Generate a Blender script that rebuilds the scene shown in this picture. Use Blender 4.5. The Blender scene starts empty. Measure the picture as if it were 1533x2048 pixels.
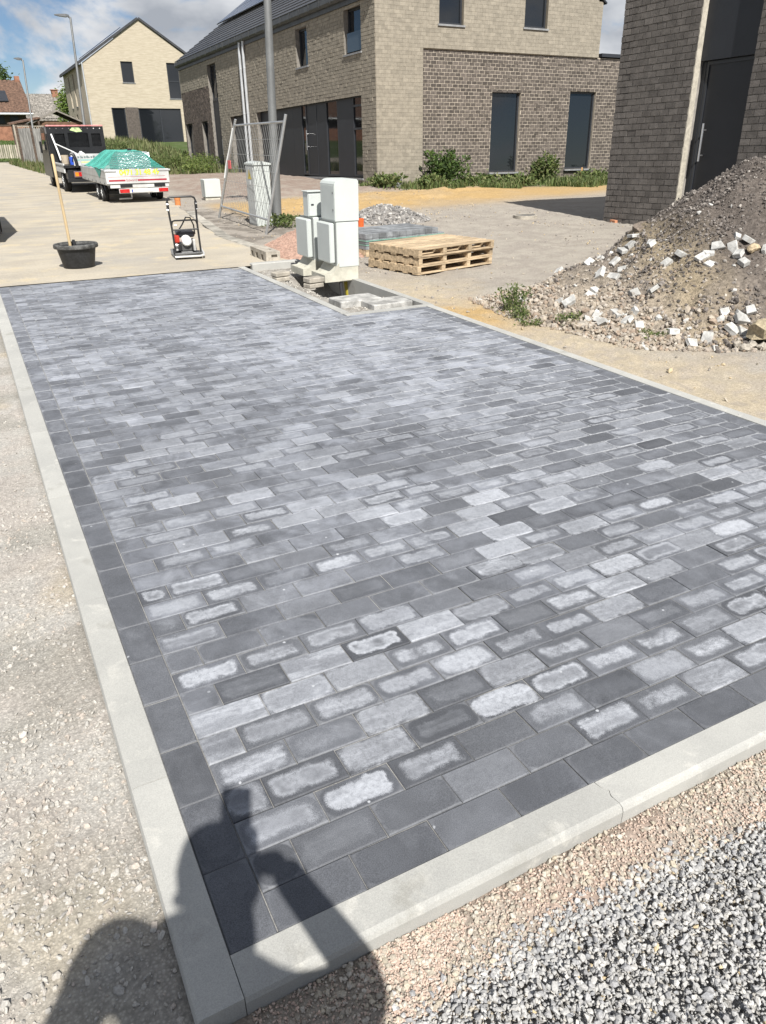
import bpy, math, random
import numpy as np
from mathutils import Matrix, Vector

S = bpy.context.scene
COL = S.collection
R_ = math.radians
RNG = np.random.default_rng(7)
random.seed(7)

# ------------------------------------------------------------------ camera
cam_d = bpy.data.cameras.new("camera")
cam = bpy.data.objects.new("camera", cam_d)
COL.objects.link(cam)
S.camera = cam
cam_d.sensor_fit = 'HORIZONTAL'
cam_d.sensor_width = 36.0
cam_d.lens = 36.0 * 1488.8 / 1533.0
cam_d.clip_start = 0.02
cam_d.clip_end = 3000.0
CAM = Vector((-0.26741, -1.02157, 1.5565))
yaw, pitch, roll = R_(27.49), R_(27.02), R_(0.45)
fw = Vector((math.sin(yaw) * math.cos(pitch), math.cos(yaw) * math.cos(pitch), -math.sin(pitch)))
rt = Vector((math.cos(yaw), -math.sin(yaw), 0))
dn = fw.cross(rt)
rt2 = math.cos(roll) * rt + math.sin(roll) * dn
dn2 = -math.sin(roll) * rt + math.cos(roll) * dn
m3 = Matrix((rt2, -dn2, -fw)).transposed()
cam.matrix_world = Matrix.Translation(CAM) @ m3.to_4x4()

# ------------------------------------------------------------------ light
SUN_DIR = Vector((0.300, 1.440, -1.570)).normalized()      # the way the light travels
sun_d = bpy.data.lights.new("sun", 'SUN')
sun_d.energy = 5.0
sun_d.angle = R_(0.53)
sun_d.color = (1.0, 0.965, 0.905)
sun = bpy.data.objects.new("sun", sun_d)
COL.objects.link(sun)
sun.rotation_euler = SUN_DIR.to_track_quat('-Z', 'Y').to_euler()
sun.location = (-20, -90, 100)

W = bpy.data.worlds.new("World")
S.world = W
W.use_nodes = True
wn, wl = W.node_tree.nodes, W.node_tree.links
wn.clear()
w_out = wn.new('ShaderNodeOutputWorld')
w_bg = wn.new('ShaderNodeBackground')
w_bg.inputs['Strength'].default_value = 0.05
w_sky = wn.new('ShaderNodeTexSky')
w_sky.sky_type = 'NISHITA'
w_sky.sun_disc = False
w_sky.sun_elevation = math.asin(-SUN_DIR.z)
w_sky.sun_rotation = math.atan2(-SUN_DIR.x, -SUN_DIR.y)
w_sky.altitude = 100
w_sky.air_density = 0.75
w_sky.dust_density = 0.0
w_sky.ozone_density = 4.5
# broken cloud over the whole sky
w_tc = wn.new('ShaderNodeTexCoord')
w_sep = wn.new('ShaderNodeSeparateXYZ')
wl.new(w_tc.outputs['Generated'], w_sep.inputs[0])
def wmath(op, a, b=None, clamp=False):
    n = wn.new('ShaderNodeMath'); n.operation = op; n.use_clamp = clamp
    for i, v in enumerate((a, b)):
        if v is None: continue
        if isinstance(v, (int, float)): n.inputs[i].default_value = v
        else: wl.new(v, n.inputs[i])
    return n.outputs[0]
CLOUD_OFF = (0.1185, 7.5372, 2.3342)
w_map = wn.new('ShaderNodeMapping')
w_map.inputs['Location'].default_value = CLOUD_OFF
w_map.inputs['Scale'].default_value = (1.0, 1.0, 1.9)
wl.new(w_tc.outputs['Generated'], w_map.inputs[0])
w_n1 = wn.new('ShaderNodeTexNoise')
w_n1.inputs['Scale'].default_value = 4.2
w_n1.inputs['Detail'].default_value = 7
w_n1.inputs['Roughness'].default_value = 0.56
w_n1.inputs['Distortion'].default_value = 0.25
wl.new(w_map.outputs[0], w_n1.inputs['Vector'])
w_r1 = wn.new('ShaderNodeMapRange')
w_r1.interpolation_type = 'SMOOTHSTEP'
w_r1.inputs['From Min'].default_value = 0.45
w_r1.inputs['From Max'].default_value = 0.53
# a little more cloud towards the horizon, as seen through the deck edge-on
wl.new(wmath('ADD', w_n1.outputs['Fac'], wmath('MULTIPLY', wmath('SUBTRACT', 0.22, w_sep.outputs[2], clamp=True), 0.32)), w_r1.inputs['Value'])
w_n2 = wn.new('ShaderNodeTexNoise')
w_n2.inputs['Scale'].default_value = 7.0
w_n2.inputs['Detail'].default_value = 5
wl.new(w_map.outputs[0], w_n2.inputs['Vector'])
w_cr = wn.new('ShaderNodeMix'); w_cr.data_type = 'RGBA'
w_cr.inputs['A'].default_value = (5.4, 5.8, 6.5, 1)
w_cr.inputs['B'].default_value = (11.8, 12.0, 12.3, 1)
w_r2 = wn.new('ShaderNodeMapRange')
w_r2.inputs['From Min'].default_value = 0.36
w_r2.inputs['From Max'].default_value = 0.62
wl.new(w_n2.outputs['Fac'], w_r2.inputs['Value'])
wl.new(w_r2.outputs[0], w_cr.inputs['Factor'])
w_mx = wn.new('ShaderNodeMix'); w_mx.data_type = 'RGBA'
wl.new(w_r1.outputs[0], w_mx.inputs['Factor'])
wl.new(w_sky.outputs[0], w_mx.inputs['A'])
wl.new(w_cr.outputs['Result'], w_mx.inputs['B'])
wl.new(w_mx.outputs['Result'], w_bg.inputs['Color'])
wl.new(w_bg.outputs[0], w_out.inputs[0])

S.view_settings.view_transform = 'Standard'
S.view_settings.look = 'None'
S.view_settings.exposure = 0.58
S.view_settings.gamma = 1.0
S.view_settings.use_curve_mapping = False
S.cycles.max_bounces = 6
S.cycles.use_denoising = True

# ------------------------------------------------------------------ materials
MATS = {}
def lin(r, g, b):
    """sRGB 0-255 -> linear"""
    f = lambda c: c / 12.92 if c <= 0.04045 else ((c + 0.055) / 1.055) ** 2.4
    return tuple(f(v / 255.0) for v in (r, g, b))

class NT:
    def __init__(s, name):
        s.m = bpy.data.materials.new(name); s.m.use_nodes = True
        s.n, s.l = s.m.node_tree.nodes, s.m.node_tree.links
        s.b = s.n['Principled BSDF']
    def new(s, t, **k):
        n = s.n.new(t)
        for a, v in k.items(): setattr(n, a, v)
        return n
    def put(s, inp, v):
        if isinstance(v, (int, float)): inp.default_value = v
        elif isinstance(v, tuple): inp.default_value = v if len(v) == 4 else (*v, 1) if inp.type == 'RGBA' else v
        else: s.l.new(v, inp)
    def math(s, op, a, b=None, c=None, clamp=False):
        n = s.new('ShaderNodeMath', operation=op, use_clamp=clamp)
        for i, v in enumerate((a, b, c)):
            if v is not None: s.put(n.inputs[i], v)
        return n.outputs[0]
    def pos(s):
        return s.new('ShaderNodeNewGeometry').outputs['Position']
    def noise(s, vec, scale, detail=4, rough=0.55, dist=0.0):
        n = s.new('ShaderNodeTexNoise')
        s.put(n.inputs['Vector'], vec); n.inputs['Scale'].default_value = scale
        n.inputs['Detail'].default_value = detail; n.inputs['Roughness'].default_value = rough
        n.inputs['Distortion'].default_value = dist
        return n.outputs['Fac']
    def ramp(s, v, a, b, lo=0.0, hi=1.0, smooth=True):
        n = s.new('ShaderNodeMapRange')
        if smooth: n.interpolation_type = 'SMOOTHSTEP'
        s.put(n.inputs['Value'], v); s.put(n.inputs['From Min'], a); s.put(n.inputs['From Max'], b)
        s.put(n.inputs['To Min'], lo); s.put(n.inputs['To Max'], hi)
        return n.outputs[0]
    def mix(s, f, a, b, mode='MIX'):
        n = s.new('ShaderNodeMix', data_type='RGBA', blend_type=mode)
        s.put(n.inputs['Factor'], f); s.put(n.inputs['A'], a); s.put(n.inputs['B'], b)
        return n.outputs['Result']
    def attr(s, name):
        return s.new('ShaderNodeAttribute', attribute_name=name)
    def scale(s, col, f):
        n = s.new('ShaderNodeVectorMath', operation='SCALE')
        s.put(n.inputs[0], col); s.put(n.inputs['Scale'], f)
        return n.outputs[0]
    def bump(s, h, strength, dist=0.01):
        n = s.new('ShaderNodeBump'); n.inputs['Strength'].default_value = strength
        n.inputs['Distance'].default_value = dist
        s.put(n.inputs['Height'], h); s.l.new(n.outputs[0], s.b.inputs['Normal'])

def M(name, col, rough=0.75, var=0.15, scale=6.0, bump=0.0, bscale=60.0, bdist=0.004, metal=0.0,
      spec=0.35, rnd=0.0, col2=None, fine=0.08, fscale=90.0, stretch=None, mcol=None):
    """general procedural surface: two-scale noise on colour, optional per-piece 'rnd' variation, bump"""
    if name in MATS: return MATS[name]
    t = NT(name); p = t.pos()
    if stretch:
        mp = t.new('ShaderNodeMapping'); mp.inputs['Scale'].default_value = stretch
        t.l.new(p, mp.inputs[0]); p = mp.outputs[0]
    c2 = col2 or tuple(c * (1 - var) for c in col)
    c1 = col if col2 else tuple(min(1, c * (1 + var)) for c in col)
    c = t.mix(t.ramp(t.noise(p, scale, 6, 0.6), 0.36, 0.64), (*c1, 1), (*c2, 1))
    f = t.ramp(t.noise(p, fscale, 3), 0.3, 0.7, 1 - fine, 1 + fine)
    c = t.scale(c, f)
    if rnd:
        c = t.scale(c, t.math('MULTIPLY_ADD', t.attr('rnd').outputs['Fac'], 2 * rnd, 1 - rnd))
    t.put(t.b.inputs['Base Color'], c)
    t.b.inputs['Roughness'].default_value = rough
    t.b.inputs['Metallic'].default_value = metal
    t.b.inputs['Specular IOR Level'].default_value = spec
    if bump: t.bump(t.noise(p, bscale, 5, 0.65), bump, bdist)
    MATS[name] = t.m
    return t.m

def Mcol(name, rough=0.9, fine=0.18, fscale=160.0, bump=0.5, bscale=300.0, bdist=0.003, spec=0.2):
    """colour comes from the 'col' attribute (pieces of mixed stone, soil zones)"""
    t = NT(name); p = t.pos()
    c = t.attr('col').outputs['Color']
    c = t.scale(c, t.ramp(t.noise(p, fscale, 4), 0.3, 0.7, 1 - fine, 1 + fine))
    t.put(t.b.inputs['Base Color'], c)
    t.b.inputs['Roughness'].default_value = rough
    t.b.inputs['Specular IOR Level'].default_value = spec
    if bump: t.bump(t.noise(p, bscale, 5, 0.7), bump, bdist)
    MATS[name] = t.m
    return t.m

def Mglass(name, col=(0.012, 0.014, 0.017), rough=0.03):
    t = NT(name)
    t.b.inputs['Base Color'].default_value = (*col, 1)
    p = t.pos()
    t.put(t.b.inputs['Roughness'], t.ramp(t.noise(p, 3, 3), 0.3, 0.7, rough * 0.6, rough * 1.8))
    t.b.inputs['IOR'].default_value = 1.65
    t.b.inputs['Specular IOR Level'].default_value = 0.5
    MATS[name] = t.m
    return t.m

# ------------------------------------------------------------------ mesh building
class MB:
    """collects faces; build() makes ONE mesh object"""
    def __init__(s): s.v, s.f, s.mi, s.r, s.cur, s.rn = [], [], [], [], 0, 0.5
    def add(s, vs, fs, xf=None):
        o = len(s.v)
        if xf is not None: vs = [tuple(xf @ Vector(v)) for v in vs]
        s.v.extend(tuple(v) for v in vs); s.r.extend([s.rn] * len(vs))
        s.f.extend(tuple(i + o for i in f) for f in fs); s.mi.extend([s.cur] * len(fs))
        return s
    def box(s, x0, x1, y0, y1, z0, z1, xf=None):
        vs = [(x0, y0, z0), (x1, y0, z0), (x1, y1, z0), (x0, y1, z0), (x0, y0, z1), (x1, y0, z1), (x1, y1, z1), (x0, y1, z1)]
        return s.add(vs, [(0, 3, 2, 1), (4, 5, 6, 7), (0, 1, 5, 4), (1, 2, 6, 5), (2, 3, 7, 6), (3, 0, 4, 7)], xf)
    def bbox(s, x0, x1, y0, y1, z0, z1, b=0.01, xf=None):
        """box with chamfered edges"""
        vs, idx = [], {}
        X, Y, Z = (x0, x1), (y0, y1), (z0, z1)
        for i in (0, 1):
            for j in (0, 1):
                for k in (0, 1):
                    sx, sy, sz = (1 - 2 * i) * b, (1 - 2 * j) * b, (1 - 2 * k) * b
                    idx[i, j, k, 0] = len(vs); vs.append((X[i], Y[j] + sy, Z[k] + sz))
                    idx[i, j, k, 1] = len(vs); vs.append((X[i] + sx, Y[j], Z[k] + sz))
                    idx[i, j, k, 2] = len(vs); vs.append((X[i] + sx, Y[j] + sy, Z[k]))
        I = lambda i, j, k, a: idx[i, j, k, a]
        fs = [[I(0, 0, 0, 0), I(0, 0, 1, 0), I(0, 1, 1, 0), I(0, 1, 0, 0)], [I(1, 0, 0, 0), I(1, 1, 0, 0), I(1, 1, 1, 0), I(1, 0, 1, 0)],
              [I(0, 0, 0, 1), I(1, 0, 0, 1), I(1, 0, 1, 1), I(0, 0, 1, 1)], [I(0, 1, 0, 1), I(0, 1, 1, 1), I(1, 1, 1, 1), I(1, 1, 0, 1)],
              [I(0, 0, 0, 2), I(0, 1, 0, 2), I(1, 1, 0, 2), I(1, 0, 0, 2)], [I(0, 0, 1, 2), I(1, 0, 1, 2), I(1, 1, 1, 2), I(0, 1, 1, 2)]]
        for a in (0, 1):
            for c in (0, 1):
                fs.append([I(0, a, c, 1), I(1, a, c, 1), I(1, a, c, 2), I(0, a, c, 2)])
                fs.append([I(a, 0, c, 0), I(a, 1, c, 0), I(a, 1, c, 2), I(a, 0, c, 2)])
                fs.append([I(a, c, 0, 0), I(a, c, 1, 0), I(a, c, 1, 1), I(a, c, 0, 1)])
        for i in (0, 1):
            for j in (0, 1):
                for k in (0, 1): fs.append([I(i, j, k, 0), I(i, j, k, 1), I(i, j, k, 2)])
        # make every face look outwards
        c = Vector(((x0 + x1) / 2, (y0 + y1) / 2, (z0 + z1) / 2)); out = []
        for f in fs:
            p = [Vector(vs[q]) for q in f]; n = (p[1] - p[0]).cross(p[2] - p[0])
            out.append(tuple(f) if n.dot(p[0] - c) > 0 else tuple(reversed(f)))
        return s.add(vs, out, xf)
    def prism(s, poly, axis, a, b, xf=None):
        """polygon extruded along axis 0/1/2 from a to b; poly is 2D in the other two axes (cyclic order)"""
        n = len(poly)
        def P(u, v, w):
            return {0: (w, u, v), 1: (v, w, u), 2: (u, v, w)}[axis]
        vs = [P(u, v, a) for u, v in poly] + [P(u, v, b) for u, v in poly]
        area = sum(poly[i][0] * poly[(i + 1) % n][1] - poly[(i + 1) % n][0] * poly[i][1] for i in range(n))
        fs = [tuple(reversed(range(n))), tuple(range(n, 2 * n))] + [(i, (i + 1) % n, n + (i + 1) % n, n + i) for i in range(n)]
        if (area < 0) != (b < a): fs = [tuple(reversed(f)) for f in fs]
        return s.add(vs, fs, xf)
    def cyl(s, p0, p1, r0, r1=None, n=12, cap=True):
        r1 = r0 if r1 is None else r1
        p0, p1 = Vector(p0), Vector(p1); d = (p1 - p0)
        q = d.to_track_quat('Z', 'Y').to_matrix()
        vs = []
        for p, r in ((p0, r0), (p1, r1)):
            for i in range(n):
                a = 2 * math.pi * i / n
                vs.append(tuple(p + q @ Vector((math.cos(a) * r, math.sin(a) * r, 0))))
        fs = [(i, (i + 1) % n, n + (i + 1) % n, n + i) for i in range(n)]
        if cap: fs += [tuple(reversed(range(n))), tuple(range(n, 2 * n))]
        return s.add(vs, fs)
    def tube(s, pts, r, n=8):
        """round bar along a polyline"""
        pts = [Vector(p) for p in pts]; vs = []
        up = None
        for i, p in enumerate(pts):
            d = (pts[min(i + 1, len(pts) - 1)] - pts[max(i - 1, 0)]).normalized()
            if up is None: up = Vector((0, 0, 1)) if abs(d.z) < 0.9 else Vector((1, 0, 0))
            a = d.cross(up).normalized(); b = a.cross(d).normalized(); up = b
            rr = r[i] if isinstance(r, (list, tuple)) else r
            for k in range(n):
                t = 2 * math.pi * k / n
                vs.append(tuple(p + a * math.cos(t) * rr + b * math.sin(t) * rr))
        m = len(pts)
        fs = [(i * n + k, i * n + (k + 1) % n, (i + 1) * n + (k + 1) % n, (i + 1) * n + k) for i in range(m - 1) for k in range(n)]
        fs += [tuple(reversed(range(n))), tuple(range((m - 1) * n, m * n))]
        return s.add(vs, [tuple(reversed(f)) for f in fs])
    def lathe(s, prof, n=24, c=(0, 0, 0), sx=1.0, sy=1.0, close=False):
        vs, m = [], len(prof)
        for r, z in prof:
            for k in range(n):
                t = 2 * math.pi * k / n
                vs.append((c[0] + r * sx * math.cos(t), c[1] + r * sy * math.sin(t), c[2] + z))
        fs = [(i * n + k, i * n + (k + 1) % n, (i + 1) * n + (k + 1) % n, (i + 1) * n + k) for i in range(m - 1) for k in range(n)]
        if close: fs += [tuple(reversed(range(n))), tuple(range((m - 1) * n, m * n))]
        return s.add(vs, fs)
    def grid(s, fn, nu, nv):
        vs = [fn(i / nu, j / nv) for j in range(nv + 1) for i in range(nu + 1)]
        w = nu + 1
        return s.add(vs, [(j * w + i, j * w + i + 1, (j + 1) * w + i + 1, (j + 1) * w + i) for j in range(nv) for i in range(nu)])
    def build(s, name, mat, parent=None, smooth=False, xf=None):
        me = bpy.data.meshes.new(name)
        me.from_pydata(s.v, [], s.f)
        for m in (mat if isinstance(mat, (list, tuple)) else [mat]): me.materials.append(m)
        if any(s.mi): me.polygons.foreach_set('material_index', s.mi)
        a = me.attributes.new('rnd', 'FLOAT', 'POINT'); a.data.foreach_set('value', s.r)
        if smooth:
            me.polygons.foreach_set('use_smooth', [True] * len(s.f))
            try: me.set_sharp_from_angle(angle=R_(smooth if smooth is not True else 38))
            except Exception: pass
        o = bpy.data.objects.new(name, me); COL.objects.link(o)
        if parent is not None: o.parent = parent
        if xf is not None: o.matrix_local = xf
        return o

def npmesh(name, V, F, mat, parent=None, attrs=None, cols=None, smooth=False, uv=None):
    """mesh from numpy arrays; F is (n,3) or (n,4)"""
    me = bpy.data.meshes.new(name)
    k = F.shape[1]
    me.vertices.add(len(V)); me.vertices.foreach_set('co', np.ascontiguousarray(V, dtype=np.float32).ravel())
    me.loops.add(F.size); me.loops.foreach_set('vertex_index', F.ravel().astype(np.int32))
    me.polygons.add(len(F)); me.polygons.foreach_set('loop_start', np.arange(0, F.size, k, dtype=np.int32))
    for m in (mat if isinstance(mat, (list, tuple)) else [mat]): me.materials.append(m)
    for n, a in (attrs or {}).items():
        at = me.attributes.new(n, 'FLOAT', 'POINT'); at.data.foreach_set('value', np.asarray(a, dtype=np.float32))
    if cols is not None:
        at = me.attributes.new('col', 'FLOAT_COLOR', 'POINT')
        at.data.foreach_set('color', np.c_[cols, np.ones(len(cols))].astype(np.float32).ravel())
    if uv is not None:
        l = me.uv_layers.new(name='UVMap'); l.data.foreach_set('uv', uv[F.ravel()].astype(np.float32).ravel())
    me.update(calc_edges=True); me.validate()
    me.polygons.foreach_set('use_smooth', [bool(smooth)] * len(me.polygons))
    o = bpy.data.objects.new(name, me); COL.objects.link(o)
    if parent is not None: o.parent = parent
    return o

def tag(o, label, cat, group=None):
    o['label'] = label; o['category'] = cat
    if group: o['group'] = group
    return o
def thing(name, label, cat, loc=(0, 0, 0), rz=0.0, group=None, mat=None):
    o = bpy.data.objects.new(name, None); COL.objects.link(o); o.empty_display_size = 0.1
    if mat is not None: o.matrix_world = mat
    else: o.location = loc; o.rotation_euler = (0, 0, rz)
    return tag(o, label, cat, group)
def struct(o, kind='structure'):
    o['kind'] = kind; return o

# icosahedron-based stones
_t = (1 + 5 ** 0.5) / 2
ICO_V = np.array([(-1, _t, 0), (1, _t, 0), (-1, -_t, 0), (1, -_t, 0), (0, -1, _t), (0, 1, _t), (0, -1, -_t), (0, 1, -_t), (_t, 0, -1), (_t, 0, 1), (-_t, 0, -1), (-_t, 0, 1)]) / math.sqrt(1 + _t * _t)
ICO_F = np.array([(0, 11, 5), (0, 5, 1), (0, 1, 7), (0, 7, 10), (0, 10, 11), (1, 5, 9), (5, 11, 4), (11, 10, 2), (10, 7, 6), (7, 1, 8), (3, 9, 4), (3, 4, 2), (3, 2, 6), (3, 6, 8), (3, 8, 9), (4, 9, 5), (2, 4, 11), (6, 2, 10), (8, 6, 7), (9, 8, 1)])
def ico2():
    V = [tuple(v) for v in ICO_V]; F = []; mid = {}
    def m(a, b):
        k = (min(a, b), max(a, b))
        if k not in mid:
            p = np.array(V[a]) + np.array(V[b]); V.append(tuple(p / np.linalg.norm(p))); mid[k] = len(V) - 1
        return mid[k]
    for a, b, c in ICO_F:
        ab, bc, ca = m(a, b), m(b, c), m(c, a)
        F += [(a, ab, ca), (b, bc, ab), (c, ca, bc), (ab, bc, ca)]
    return np.array(V), np.array(F)
ICO2_V, ICO2_F = ico2()

def stones(name, P, size, mat, col, parent=None, flat=0.6, rough=0.3, fine=False, smooth=False, seed=1):
    """P (n,3) centres, size (n,), col (n,3): one mesh of n irregular stones"""
    g = np.random.default_rng(seed); n = len(P)
    BV, BF = (ICO2_V, ICO2_F) if fine else (ICO_V, ICO_F)
    K = 14
    shapes = []
    for k in range(K):
        w = g.normal(size=(5, 3)); w /= np.linalg.norm(w, axis=1)[:, None]
        v = BV * (1 + g.uniform(-rough, rough, size=(len(BV), 1)) * (0.55 if fine else 1))
        for q in w:                                  # a few cut facets
            d = v @ q; lim = g.uniform(0.5, 0.8)
            v = v - np.clip(d - lim, 0, None)[:, None] * q
        shapes.append(v)
    shapes = np.array(shapes)
    V = shapes[g.integers(0, K, n)]                  # n,m,3
    sc = np.stack([g.uniform(0.75, 1.3, n), g.uniform(0.6, 1.0, n), g.uniform(0.75, 1.1, n) * flat], 1)
    V = V * sc[:, None, :]
    q = g.normal(size=(n, 4)); q[:, 0] += 1.2; q[:, 3] = q[:, 3] * 2.5      # mostly turned about z
    q /= np.linalg.norm(q, axis=1)[:, None]
    w, x, y, z = q.T
    Rm = np.stack([1 - 2 * (y * y + z * z), 2 * (x * y - z * w), 2 * (x * z + y * w), 2 * (x * y + z * w), 1 - 2 * (x * x + z * z), 2 * (y * z - x * w), 2 * (x * z - y * w), 2 * (y * z + x * w), 1 - 2 * (x * x + y * y)], 1).reshape(n, 3, 3)
    V = np.einsum('nij,nmj->nmi', Rm, V) * size[:, None, None] * 0.5 + P[:, None, :]
    m = len(BV)
    F = (BF[None] + (np.arange(n) * m)[:, None, None]).reshape(-1, 3)
    return npmesh(name, V.reshape(-1, 3), F, mat, parent, cols=np.repeat(col, m, axis=0), smooth=smooth)

def palette(n, cols, seed=0, jit=0.14, w=None):
    g = np.random.default_rng(seed); cols = np.array(cols)
    c = cols[g.choice(len(cols), n, p=w)]
    return np.clip(c * g.uniform(1 - jit, 1 + jit, (n, 1)), 0, 1)

# value noise on numpy arrays
def vnoise(x, y, seed=0):
    xi, yi = np.floor(x).astype(np.int64), np.floor(y).astype(np.int64)
    fx, fy = x - xi, y - yi
    fx, fy = fx * fx * (3 - 2 * fx), fy * fy * (3 - 2 * fy)
    def h(a, b):
        v = (a * 374761393 + b * 668265263 + seed * 974634777) & 0xffffffff
        v = ((v ^ (v >> 13)) * 1274126177) & 0xffffffff
        return ((v ^ (v >> 16)) & 0xffff) / 65535.0
    return (h(xi, yi) * (1 - fx) + h(xi + 1, yi) * fx) * (1 - fy) + (h(xi, yi + 1) * (1 - fx) + h(xi + 1, yi + 1) * fx) * fy
def fbm(x, y, seed=0, oct=4):
    a, t, s = 0.5, 0.0, 0.0
    for i in range(oct):
        t = t + a * vnoise(x * 2 ** i, y * 2 ** i, seed + i * 17); s += a; a *= 0.5
    return t / s
def sstep(a, b, x):
    t = np.clip((np.asarray(x, float) - a) / (b - a), 0, 1); return t * t * (3 - 2 * t)
# ------------------------------------------------------------------ ground
def inbox(x, y, x0, x1, y0, y1): return (x > x0) & (x < x1) & (y > y0) & (y < y1)
PILE_FOOT = [(4.35, 5.5), (4.2, 4.6), (4.45, 3.3), (5.3, 2.75), (7, 2.1), (10, 1.8), (11, 4), (10.3, 7.6), (9, 7.8), (8, 7.0), (7, 6.35), (5.6, 5.8)]
def poly_dist(x, y, poly):
    """signed distance (positive inside)"""
    x, y = np.asarray(x, float), np.asarray(y, float)
    d = np.full(x.shape, 1e9); ins = np.zeros(x.shape, bool); n = len(poly)
    for i in range(n):
        ax, ay = poly[i]; bx, by = poly[(i + 1) % n]
        ex, ey = bx - ax, by - ay
        t = np.clip(((x - ax) * ex + (y - ay) * ey) / (ex * ex + ey * ey), 0, 1)
        d = np.minimum(d, np.hypot(x - ax - t * ex, y - ay - t * ey))
        c = ((ay > y) != (by > y)) & (x < (bx - ax) * (y - ay) / (by - ay + 1e-12) + ax)
        ins ^= c
    return np.where(ins, d, -d)
def pile_h(x, y, rough=True):
    d = poly_dist(x, y, PILE_FOOT)
    k = 0.22 + 0.78 * sstep(4.4, 6.9, x)
    h = 1.52 * (1 - np.exp(-np.clip(d, 0, None) * 0.62 / 1.0)) * 1.28 * k
    h = np.minimum(h, 1.42)
    if rough:
        m = sstep(0, 0.5, d)
        h = h + m * (0.26 * (fbm(x * 1.5, y * 1.5, 31) - 0.5) + 0.17 * (fbm(x * 4.5, y * 4.5, 32) - 0.5))
    return np.where(d > 0, np.maximum(h, 0), 0) - 0.06 * (d <= 0)

def gz(x, y):
    x, y = np.asarray(x, float), np.asarray(y, float)
    n = fbm(x * 2.2, y * 2.2, 5) - 0.5; n2 = fbm(x * 9, y * 9, 9) - 0.5
    z = 1.04 * sstep(36, 60, y) * sstep(4.5, 8, x) + 1.15 * sstep(57, 86, y) * (1 - sstep(4.5, 8, x)) + 0.02 * n
    yard = (x > 3.68) | (y > 9.0)
    berm = np.exp(-((y - 17.3 - 0.3 * (x - 8)) / 1.6) ** 2) * sstep(4.9, 6.0, x) * (1 - sstep(13, 15, x))
    z = z + berm * (0.10 + 0.16 * n + 0.10 * n2)
    drv = sstep(5.4, 7.2, x) * (1 - sstep(11.0, 11.6, x)) * sstep(19.2, 20.6, y) * (1 - sstep(30, 36, y))
    z = z + drv * (0.13 + 0.08 * n)
    z = z + yard * (0.034 * n2 - 0.012)
    for (ox, sl) in ((4.9, 0.16), (6.5, 0.16), (7.6, 0.42)):          # wheel ruts across the yard
        u = (x - ox - sl * (y - 8) - 0.12 * np.sin(y * 0.8)); z = z - yard * (y < 15) * (x > 4.2) * 0.022 * np.exp(-(u / 0.13) ** 2) * (0.6 + 0.8 * n2) + yard * (y < 15) * (x > 4.2) * 0.010 * np.exp(-((np.abs(u) - 0.22) / 0.07) ** 2)
    left = x < -0.16
    z = np.where(left & (y < 9.0), -0.030 + 0.030 * n + 0.012 * n2 - 0.03 * sstep(-0.6, -1.6, x), z)
    near = (y < -0.05) & (x >= -0.16)
    z = np.where(near, -0.056 + 0.012 * n + 0.008 * n2 - 0.02 * sstep(-0.3, -1.0, y) , z)
    pad = inbox(x, y, -0.16, 3.68, -0.05, 8.93) & ~inbox(x, y, 2.82, 3.72, 5.51, 9.2)
    z = np.where(pad, -0.16, z)
    bed = inbox(x, y, 2.82, 3.72, 5.51, 8.93)
    pit = np.exp(-(((x - 3.5) / 0.34) ** 4 + ((y - 7.35) / 0.72) ** 4))
    z = np.where(bed, -0.055 + 0.03 * n + 0.02 * n2 - 0.24 * pit, z)
    road = (x < 3.4) & (y >= 8.93) & (y < 57)
    z = np.where(road, -0.06, z)
    return z

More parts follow.
